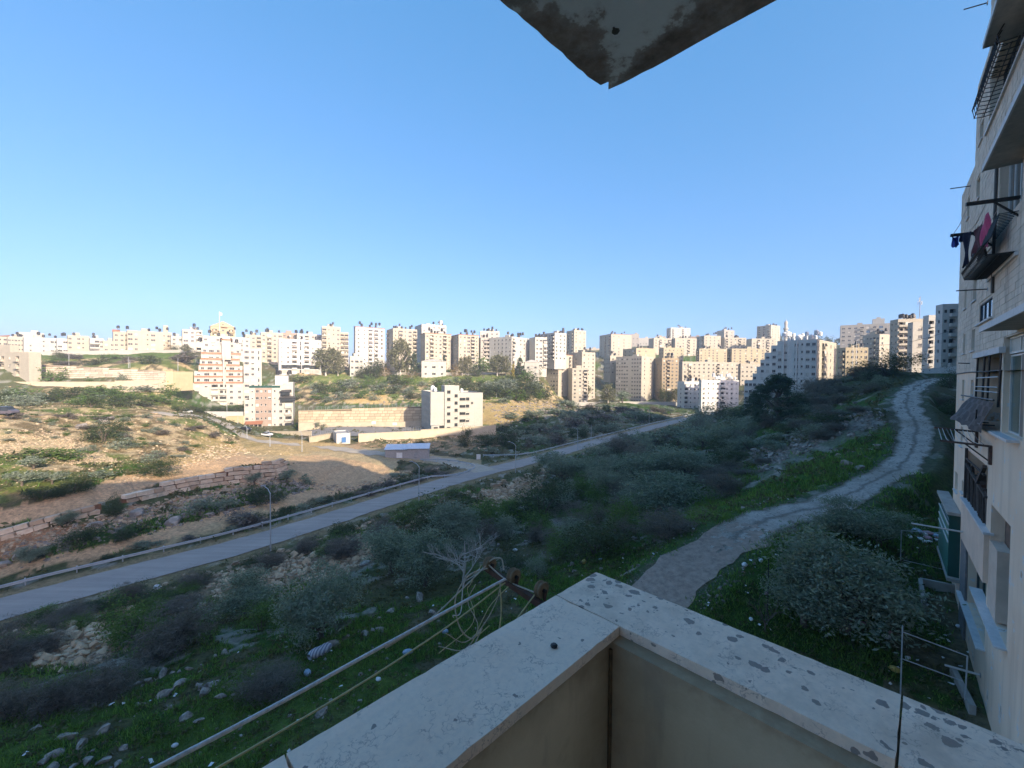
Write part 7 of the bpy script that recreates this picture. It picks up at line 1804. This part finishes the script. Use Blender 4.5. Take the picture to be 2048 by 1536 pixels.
masonry('white kerb wall beside the crest road', P(1846, 742, 121), P(1918, 737, 114), .5, .6, .4, 9, 9, 'paint_white', name='kerb_wall', blocks=False)
def railing(label, a, b, h, n, m='grey_metal'):
    a = np.asarray(a, float); b = np.asarray(b, float); r = thing('railing', label, 'railing', a); d = b - a
    for k in range(n):
        mb = MB(); p = d * k / (n - 1); mb.bar(p, p + np.array((0, 0, h)), .09, m); mb.build('post', r)
    for f in (.35, .68, 1.0):
        mb = MB(); mb.bar(np.array((0, 0, h * f)), d + np.array((0, 0, h * f)), .06, m); mb.build('rail', r)
railing('metal railing along the top of the big block wall', P(600, 822, 188), P(843, 813, 192), 1.7, 30)
railing('railing on the yard wall left of the school', P(806, 862, 155), P(842, 861, 156.2), 1.4, 8)
railing('railing along the low wall by the hut', P(622, 874, 145), P(664, 868, 155), 1.4, 10)
# yard floor and markings
yf = MB(); c4_ = [P(600, 862, 164), P(842, 864, 166), P(850, 856, 189), P(597, 860, 185.5)]; zy = min(p[2] for p in c4_) + .6
Yd = [(p[0], p[1]) for p in c4_]
nx_ = 24; Vq = []; 
for i in range(nx_ + 1):
    for k in range(7):
        u, v = i / nx_, k / 6; x = (Yd[0][0] * (1 - u) + Yd[1][0] * u) * (1 - v) + (Yd[3][0] * (1 - u) + Yd[2][0] * u) * v; y = (Yd[0][1] * (1 - u) + Yd[1][1] * u) * (1 - v) + (Yd[3][1] * (1 - u) + Yd[2][1] * u) * v; Vq.append((x, y, float(H(x, y)) + .25))
idx = np.arange(len(Vq)).reshape(nx_ + 1, 7); link('yard_pavement', np_mesh('yard_pavement', Vq, np.stack([idx[:-1, :-1], idx[1:, :-1], idx[1:, 1:], idx[:-1, 1:]], -1).reshape(-1, 4), ['yard_floor']), kind='structure')
for px, lab in ((748, 'left basketball hoop in the yard below the block wall'), (790, 'right basketball hoop in the yard below the block wall')):
    p = P(px, 859, 182); p[2] = float(H(p[0], p[1])); r = thing('basketball_hoop', lab, 'basketball hoop', p); mb = MB(); mb.bar((0, 0, 0), (0, 0, 3.4), .18, 'grey_metal'); mb.build('pole', r); mb = MB(); mb.box((0, -.4, 3.3), (1.8, .06, 1.1), 'white_plastic'); mb.build('backboard', r)
# hut with blue door
p = P(673, 888, 146); p[2] = float(H(p[0], p[1])) - .1; hut = thing('hut', 'small white flat roofed hut with a blue door', 'hut', p, radians(30)); mb, gl = MB(), MB(); rg = random.Random(2)
w1 = 5.2; face_holes(mb, (0, 0, -1), (1, 0, 0), (0, -1, 0), 4.6, 4.6, [(1.6, 3.2, 1.2, 3.2)], 'paint_white'); face_holes(mb, (4.6, 0, -1), (0, 1, 0), (1, 0, 0), 9, 4.6, [(3, 4, 2.2, 3.2), (6, 7, 2.2, 3.2)], 'paint_white'); mb.poly([(0, 9, -1), (0, 0, -1), (0, 0, 3.6), (0, 9, 3.6)], 'paint_white'); mb.poly([(0, 9, -1), (4.6, 9, -1), (4.6, 9, 3.6), (0, 9, 3.6)], 'paint_white'); roof_rect(mb, 0, 0, 4.6, 9, 3.6, .3, 'paint_white'); mb.build('wall', hut)
simple('door_blue', (.03, .12, .30), .5, .1); mb = MB(); mb.box((2.4, .12, 1.2), (1.56, .06, 1.96), 'door_blue'); mb.build('door', hut)
# low block shed with pale metal roofs
simple('shed_block', (.30, .29, .28), .95, .15, 2); simple('tin_roof', (.56, .60, .65), .45, .08, 1)
p = P(770, 912, 121); p[2] = float(H(p[0], p[1])) - .2; sh = thing('shed', 'long grey block shed with two pale tin roofs by the junction', 'shed', p, radians(8))
for k, (x0, x1, dz) in enumerate(((0, 6.2, 0.0), (6.25, 12.6, .15))):
    mb = MB(); rc = [(3.2, 5.0, .9, 2.5)] if k == 0 else [(2.2, 3.0, .8, 2.4)]
    face_holes(mb, (x0, 0, -1), (1, 0, 0), (0, -1, 0), x1 - x0, 3.5 + dz, [(a, b_, c_, d) for a, b_, c_, d in rc], 'shed_block')
    for x in (x0, x1): mb.poly([(x, 0, -1), (x, 4.5, -1), (x, 4.5, 3.1 + dz), (x, 0, 2.5 + dz)], 'shed_block')
    mb.poly([(x0, 4.5, -1), (x1, 4.5, -1), (x1, 4.5, 3.1 + dz), (x0, 4.5, 3.1 + dz)], 'shed_block'); mb.build('wall', sh)
    rf = MB(); nn = 24
    for i in range(nn):
        xa = x0 - .25 + (x1 - x0 + .5) * i / nn; xb = x0 - .25 + (x1 - x0 + .5) * (i + 1) / nn; za, zb_ = (.0, .05) if i % 2 else (.05, .0)
        rf.poly([(xa, -.5, 2.46 + dz + za), (xb, -.5, 2.46 + dz + zb_), (xb, 5, 3.22 + dz + zb_), (xa, 5, 3.22 + dz + za)], 'tin_roof')
    rf.build('roof', sh)
    dr = MB(); dr.box((x0 + (4.1 if k == 0 else 2.6), .1, .7), (1.7 if k == 0 else .76, .05, 1.55), 'white_plastic' if k == 0 else 'grey_metal'); dr.build('door', sh)
# signs
def board(label, cat, px, py, Y, w, h, hb, m, rz=0.0):
    p = P(px, py, Y); p[2] = float(H(p[0], p[1])); r = thing(cat.replace(' ', '_'), label, cat, p, rz); mb = MB()
    for x in (-w * .4, w * .4): mb.bar((x, 0, -.3), (x, 0, hb + h), .08, 'grey_metal')
    mb.build('post', r); mb = MB(); mb.box((0, -.06, hb + h / 2), (w, .05, h), m); mb.build('panel', r); return r
board('blank white square sign board on the far side of the junction', 'sign', 957, 912, 120, 1.2, 1.5, .4, 'white_plastic', .1)
simple('banner_blue', (.10, .16, .30), .6, .2, 2)
bn = board('white banner with dark blue swoosh at the far road end', 'banner', 1422, 826, 258, 6.4, 2.9, .4, 'white_plastic', -.3)
mb = MB(); n = 12
for i in range(n): 
    x0, x1 = -2.2 + i * .36, -2.2 + (i + 1) * .36; f = lambda x: 1.0 + .14 * (x + .6) ** 2
    mb.poly([(x0, -.1, f(x0)), (x1, -.1, f(x1)), (x1, -.1, f(x1) + .45 * sin(pi * (i + 1) / n) + .02), (x0, -.1, f(x0) + .45 * sin(pi * i / n) + .02)], 'banner_blue')
mb.build('swoosh', bn)
# guard rails
def offset_road(off, x_lo, x_hi):
    out_ = []
    for i in range(len(ROAD_S) - 1):
        a, b_ = ROAD_S[i], ROAD_S[i + 1]; d = (b_ - a)[:2]; d = d / np.linalg.norm(d); q = a[:2] + np.array((-d[1], d[0])) * off
        px_, py_ = proj(np.array((q[0], q[1], -24.)))
        if x_lo <= px_ <= x_hi: out_.append(q)
    return out_
def guard_rail(label, pts):
    P2 = [np.array((q[0], q[1], float(H(q[0], q[1])))) for q in pts]; S = [0]
    for a, b_ in zip(P2[:-1], P2[1:]): S.append(S[-1] + float(np.linalg.norm(b_ - a)))
    r = thing('guard_rail', label, 'guard rail', P2[0]); o0 = P2[0]; L_ = S[-1]; at = lambda s: np.array([np.interp(s, S, [p[i] for p in P2]) for i in range(3)])
    me = None; q = MB(); q.box((0, .12, .35), (.12, .16, .95), 'galvanised'); me = q.mesh('post')
    k = 0.0
    while k < L_:
        p = at(k); d = at(min(k + .5, L_)) - at(max(k - .5, 0)); link('post', me, r, loc=tuple(p - o0), rz=atan2(d[1], d[0])); k += 4.0
    m = max(8, int(L_ / 2)); mb = MB(); prof = [(-.02, .40), (.05, .44), (.05, .50), (-.03, .56), (-.03, .60), (.05, .66), (.05, .72), (-.02, .76)]
    rows = []
    for i in range(m + 1):
        s = L_ * i / m; p = at(s) - o0; d = at(min(s + .5, L_)) - at(max(s - .5, 0)); d /= np.linalg.norm(d[:2]) + 1e-9; nrm = np.array((d[1], -d[0], 0))
        rows.append([p + nrm * a + np.array((0, 0, z)) for a, z in prof])
    for i in range(m):
        for j in range(len(prof) - 1): mb.poly([rows[i][j], rows[i + 1][j], rows[i + 1][j + 1], rows[i][j + 1]], 'galvanised')
    mb.build('rail', r)
gr1 = offset_road(5.2, -400, 860) + [G(px, py)[:2] for px, py in ((905, 955), (930, 949), (948, 941), (950, 936), (940, 931), (915, 926), (880, 923), (840, 922))]
guard_rail('long galvanised guard rail that curls round at the dirt junction', gr1)
gr2 = [G(px, py)[:2] for px, py in ((966, 914), (1000, 914), (1035, 913), (1065, 909))] + offset_road(4.6, 1085, 1405)
guard_rail('galvanised guard rail along the far stretch of the road', gr2)
# lamp posts
def lamp(px, py, top, label, arm=1.0, dirn=-1, group=None, Y=None):
    p = G(px, py) if Y is None else P(px, py, Y); h = (py - top) * p[1] / FPX; r = thing('lamp_post', label, 'lamp post', p, 0.0, group); mb = MB(); mb.tube([(0, 0, -.3), (0, 0, h * .5), (0, 0, h)], [.10, .08, .055], 'galvanised', 7); mb.build('pole', r)
    if arm:
        mb = MB(); mb.tube([(0, 0, h - .1), (dirn * arm * .4, .3, h + .45), (dirn * arm, .7, h + .7)], [.05, .045, .04], 'galvanised', 6); mb.build('arm', r)
        mb = MB(); mb.box((dirn * (arm + .28), .9, h + .72), (.6, .26, .13), 'grey_metal', rz=dirn * -.6); mb.build('lamp_head', r)
lamp(541, 1104, 984, 'nearest galvanised lamp post beside the road, in front of the asphalt', 1.2)
lamp(838, 1009, 932, 'second lamp post along the road, near the guard rail end', 1.4)
lamp(1031, 946, 890, 'lamp post at the dirt junction', 1.4)
lamp(1155, 901, 859, 'left lamp post of the pair before the gully', 1.2)
lamp(1182, 892, 849, 'right lamp post of the pair, without arm', 0)
lamp(1298, 850, 820, 'lamp post on the far straight of the road', .8)
lamp(1399, 830, 812, 'farthest lamp post beside the white banner', 1.0)
for px, py, tp, Y, lab in ((138, 734, 705, 212, 'thick pole above the left retaining wall'), (257, 742, 714, 204, 'left of two thin poles on the left retaining wall'), (260, 742, 720, 204, 'right of two thin poles on the left retaining wall'), (356, 742, 716, 204, 'thin pole near the yellow wall'), (454, 832, 806, 176, 'lamp post before the stepped block'), (476, 853, 832, 168, 'dark pole before the yellow wall'), (993, 806, 785, 232, 'pole on the slope right of the school'), (1041, 803, 786, 246, 'second pole on the slope right of the school'), (981, 720, 695, 290, 'thin mast before the white ridge block'), (1232, 800, 780, 300, 'street pole before the wide tower'), (1807, 739, 702, 118, 'black utility pole on the crest'), (1712, 735, 680, 170, 'tall pale pole behind the crest'), (1705, 738, 690, 172, 'thin pole behind the crest, beside the pale one')):
    lamp(px, py, tp, lab, 0, Y=Y)
for px, py, tp, lab in ((540, 893, 867, 'short lamp post on the dirt plateau by the white car'), (604, 904, 868, 'tall lamp post on the dirt plateau before the hut'), (494, 876, 856, 'lamp post on the access road bend')): lamp(px, py, tp, lab, .9)
# overhead cable at the crest
c0_ = P(1718, 686, 170); c1_ = P(1918, 655, 100); mb = MB(); pts = [c0_ * (1 - f) + c1_ * f - np.array((0, 0, 2.2 * 4 * f * (1 - f))) - c0_ for f in np.linspace(0, 1, 14)]; mb.tube(pts, .05, 'dark_metal', 4); o = mb.build('overhead_cable'); o.location = c0_; tag(o, 'thin dark overhead cable sagging across the crest buildings', 'cable')
# cars
def car(label, px, py, col, rz, Y=None, van=False):
    nm = 'car_paint_%d_%d_%d' % tuple(int(c_ * 99) for c_ in col)
    if nm not in MAT: simple(nm, col, .3, .05, 1)
    p = G(px, py) if Y is None else P(px, py, Y); p[2] = float(H(p[0], p[1])) + .22; r = thing('parked_car', label, 'car', p, rz)
    sec = [(-2.15, .45, .72), (-2.1, .35, .95), (-1.5, .30, 1.02), (-.95, .28, 1.45), (.55, .28, 1.47), (1.2, .30, 1.02), (2.0, .33, .86), (2.15, .45, .62)] if not van else [(-2.3, .4, 1.0), (-2.25, .3, 1.75), (-1.0, .28, 1.95), (.9, .28, 1.92), (1.5, .3, 1.2), (2.2, .35, 1.0), (2.3, .45, .7)]
    mb = MB(); half = .85
    for i in range(len(sec) - 1):
        (xa, la, ha), (xb, lb, hb) = sec[i], sec[i + 1]; wa = half * (.80 if ha > 1.2 else 1); wb = half * (.80 if hb > 1.2 else 1); bel = .92
        if ha > 1.2 or hb > 1.2:
            mb.poly([(xa, -half, la), (xb, -half, lb), (xb, -half, min(bel, hb)), (xa, -half, min(bel, ha))], nm); mb.poly([(xa, half, la), (xb, half, lb), (xb, half, min(bel, hb)), (xa, half, min(bel, ha))], nm)
            for s in (-1, 1): mb.poly([(xa, s * half, min(bel, ha)), (xb, s * half, min(bel, hb)), (xb, s * wb, hb), (xa, s * wa, ha)], 'glass')
            mb.poly([(xa, -wa, ha), (xb, -wb, hb), (xb, wb, hb), (xa, wa, ha)], nm if abs(ha - hb) < .2 else 'glass')
        else:
            for s in (-1, 1): mb.poly([(xa, s * half, la), (xb, s * half, lb), (xb, s * half, hb), (xa, s * half, ha)], nm)
            mb.poly([(xa, -half, ha), (xb, -half, hb), (xb, half, hb), (xa, half, ha)], nm)
    for x, l_, h_ in (sec[0], sec[-1]): mb.poly([(x, -half, l_), (x, half, l_), (x, half, h_), (x, -half, h_)], nm)
    mb.poly([(-2.1, -half, .35), (2.1, -half, .35), (2.1, half, .35), (-2.1, half, .35)], 'dark_frame'); mb.build('body', r)
    for x in (-1.35, 1.3):
        for s in (-1, 1):
            w = MB(); w.lathe([(0, -.1), (.2, -.1), (.32, -.09), (.32, .09), (.2, .1), (0, .1)], 'black_plastic', 12, M=Matrix.Rotation(pi / 2, 3, 'X')); o = w.build('wheel', r); o.location = (x, s * .8, .1)
    for s in (-1, 1):
        q = MB(); q.box((2.14, s * .6, .66), (.06, .3, .12), 'white_plastic'); q.build('headlight', r)
car('black parked car under the porch of the pink block', 491, 862, (.02, .02, .022), radians(-20)); car('white parked car on the access road bend', 534, 873, (.75, .75, .74), radians(-22)); car('white parked car half hidden by the hedge end', 372, 827, (.7, .7, .68), radians(5)); car('grey wreck like van at the left end of the footpath', 10, 831, (.10, .09, .11), radians(4), van=True)

# ---------------------------------------------------------------- the yard below the near facade
def frame_thing(label, pts, rails, r_=.03, m='galvanised', cat='metal frame'):
    o0 = np.asarray(pts[0][0], float); t_ = thing('metal_frame', label, cat, o0)
    for a, b_ in pts: q = MB(); q.tube([np.asarray(a) - o0, np.asarray(b_) - o0], r_, m, 6); q.build('post', t_)
    for a, b_ in rails: q = MB(); q.tube([np.asarray(a) - o0, np.asarray(b_) - o0], r_ * .8, m, 6); q.build('rail', t_)
    return t_
def yardp(px, py, Y): return P(px, py, Y)
a0 = G(1801, 1122); a1 = a0 + np.array((0, 0, 62 * a0[1] / FPX)); b0 = P(1886, 1140, a0[1] * .97); b1 = P(1884, 1066, a0[1] * .97)
frame_thing('upper galvanised clothes frame in the yard, near the green bay', [(a0, a1), (b0, b1)], [(a1, b1), (a0 + (a1 - a0) * .05, b0 + np.array((0, 0, .05)))])
a0 = G(1801, 1392); a1 = a0 + np.array((0, 0, 145 * a0[1] / FPX)); b0 = P(1930, 1400, a0[1] * .95); b1 = P(1935, 1312, a0[1] * .95)
frame_thing('lower galvanised clothes frame in the yard, behind the parapet joint', [(a0, a1), (b0, b1)], [(a1 - np.array((0, 0, .3)), b1), (a1 - np.array((0, 0, 1.6)), P(1925, 1362, a0[1] * .95))])
a0 = G(1792, 1250); 
a0 = G(1535, 1235); pl = thing('thin_pole', 'thin bare metal pole standing in the grass left of the widest olive', 'pole', a0); q = MB(); q.tube([(0, 0, -.3), (0, 0, 120 * a0[1] / FPX)], .025, 'dark_metal', 6); q.build('pole', pl)
a0 = G(1848, 1218); a1 = G(1840, 1172); a2 = G(1925, 1190); gw = thing('garden_wall', 'low grey garden wall round the dark bed in the yard', 'wall', a0)
for (u, v) in ((a0, a1), (a1, a2)):
    q = MB(); q.bar(u - a0 + np.array((0, 0, .15)), v - a0 + np.array((0, 0, .15)), .2, 'concrete', .8); q.build('wall', gw)
a0 = G(1905, 1350); a1 = G(1945, 1430); gw = thing('garden_wall', 'low grey garden wall beside the foot of the near facade', 'wall', a0); q = MB(); q.bar((0, 0, .1), a1 - a0 + np.array((0, 0, .1)), .22, 'concrete', .7); q.build('wall', gw)
# sack, bags, litter one can pick out
def bag(label, px, py, w, m, cat='bag', name='plastic_bag', sq=.6, seed=1):
    p = G(px, py); s = w * p[1] / FPX; rg = np.random.default_rng(seed); bm = __import__('bmesh').new(); __import__('bmesh').ops.create_icosphere(bm, subdivisions=2, radius=.5)
    for v in bm.verts: v.co = (v.co.x * (1 + rg.normal(0, .09)), v.co.y * .7 * (1 + rg.normal(0, .09)), v.co.z * sq * (1 + rg.normal(0, .09)))
    me = bpy.data.meshes.new(name); bm.to_mesh(me); bm.free(); me.materials.append(MAT[m]); o = link(name, me, loc=(p[0], p[1], p[2] + s * .2), rz=rg.uniform(0, 6), scale=s); return tag(o, label, cat)
simple('bag_white', (.62, .62, .62), .5, .15, 4); simple('bag_blue', (.30, .40, .52), .5, .2, 4); simple('bag_yellow', (.45, .32, .08), .6, .2, 3); simple('bag_pink', (.45, .22, .24), .6, .2, 3)
t = NT('sack_stripe'); wv = t.n('ShaderNodeTexWave'); wv.inputs['Scale'].default_value = 2.2; t.l(t.co(), wv.inputs['Vector']); t.color(t.mix(t.ramp(wv.outputs['Fac'], [(.45, 0.), (.55, 1.)]), (.50, .49, .52), (.20, .20, .27))); t.set(Roughness=.8)
p0_ = G(618, 1320); p1_ = G(660, 1298); d = p1_ - p0_; q = MB(); n = 9; q.tube([p0_ - p0_ + d * (i / n) + np.array((0, 0, .16 + .05 * sin(i))) for i in range(n + 1)], [.04 * np.linalg.norm(d) + .20 * np.linalg.norm(d) * sin(pi * (i + .6) / (n + 1.2)) ** .5 for i in range(n + 1)], 'sack_stripe', 10)
o = q.build('sack', smooth=True); o.location = p0_; tag(o, 'grey striped woven sack lying on the grass by the dark boulder', 'sack')
for i, a in enumerate((('pale blue plastic bag on the grass between the two ropes', 815, 1308, 20, 'bag_blue'), ('white plastic bag near the left parapet cap edge', 757, 1361, 13, 'bag_white'), ('blue plastic wrapper below the loose cords', 889, 1265, 15, 'bag_blue'), ('yellow wrapper beside the grey twiggy bush', 590, 1342, 9, 'bag_yellow'), ('blue grey bag under the yellow wrapper', 615, 1349, 20, 'bag_blue'), ('white bag on the road bank below the guard rail', 314, 1178, 18, 'bag_white'), ('small pale bag below the thick rope', 350, 1493, 13, 'bag_white'), ('white bucket like tub among litter in the yard grass', 1502, 1240, 11, 'bag_white'), ('white bag on the grass below the track bend', 1489, 1132, 14, 'bag_white'), ('white scrap right of the bag below the track bend', 1522, 1123, 12, 'bag_white'), ('tan ball like lump in the yard grass', 1533, 1189, 12, 'bag_pink'), ('pink scrap in the dark yard', 1724, 1250, 15, 'bag_pink'), ('pink ball beside the lower yard frame', 1781, 1267, 9, 'bag_pink'), ('white box scrap beside the lower yard frame', 1772, 1276, 16, 'bag_white'), ('yellow crate like scrap behind the parapet', 1789, 1342, 20, 'bag_yellow'), ('white bag inside the lower yard frame', 1816, 1318, 12, 'bag_white'), ('white bag at the facade foot', 1916, 1254, 11, 'bag_white'), ('white scrap above the yard pole', 1797, 1194, 9, 'bag_white'), ('pale bag on grass below the balcony corner at left', 1075, 1140, 16, 'bag_white'), ('dark blue scrap on the grass above the balcony corner', 1201, 1120, 8, 'bag_blue'), ('tan carton on the grass above the balcony corner', 1168, 1126, 14, 'bag_yellow'), ('white scrap on the gully grass left of centre', 1030, 1102, 10, 'bag_white'))): bag(*a, seed=i + 3)
for k in range(16):
    bag('bag or sheet of the refuse pile beside the green bay', 1818 + rr_.uniform(0, 62), 1064 + rr_.uniform(0, 22), rr_.uniform(8, 20), rr_.choice(('bag_white', 'bag_white', 'bag_blue', 'bag_pink')), 'refuse', 'refuse_bag', .4, 60 + k)['group'] = 'refuse pile beside the green bay'
Vs = []; rg = np.random.default_rng(44); pts = np.concatenate([cells([(1380, 1200), (1530, 1080), (1790, 1040), (1960, 1200), (2040, 1500), (1500, 1500)], 110, rg), cells(NEAR, 40, rg), cells([(1200, 1160), (1440, 1050), (1640, 985), (1790, 860), (1640, 960), (1300, 1090)], 60, rg)])
dd = poly_dist(pts[:, 0], pts[:, 1], TRACK_S)[0]; pts = pts[dd > 2.5]; n = len(pts); s = rg.uniform(.04, .12, n)
for p, q in zip(pts, s):
    a = rg.uniform(0, 6.28); d1_ = np.array((cos(a), sin(a), rg.uniform(-.3, .3))) * q; d2_ = np.array((-sin(a), cos(a), rg.uniform(-.3, .5))) * q * .6; z_ = np.array((0, 0, .10)); Vs += [p + z_ - d1_ - d2_, p + z_ + d1_ - d2_, p + z_ + d1_ + d2_ + np.array((0, 0, q * .4)), p + z_ - d1_ + d2_]
link('litter', np_mesh('litter', Vs, np.arange(len(Vs)).reshape(-1, 4), ['bag_white']), kind='stuff')
# ---------------------------------------------------------------- air over the valley
hz = bpy.data.materials.new('haze'); hz.use_nodes = True; MAT['haze'] = hz; hn = hz.node_tree.nodes; hn.remove(hn['Principled BSDF'])
pv = hn.new('ShaderNodeVolumePrincipled'); pv.inputs['Color'].default_value = (.80, .86, .95, 1); pv.inputs['Density'].default_value = .0004; pv.inputs['Anisotropy'].default_value = 0.0
hz.node_tree.links.new(pv.outputs[0], hn['Material Output'].inputs['Volume'])
zmax = max(82.0, float(GZ.max()) + 6); q = MB(); q.box((0, 0, (zmax - 45) / 2), (6600, 6600, zmax + 45), 'haze'); q.build('haze', kind='stuff')
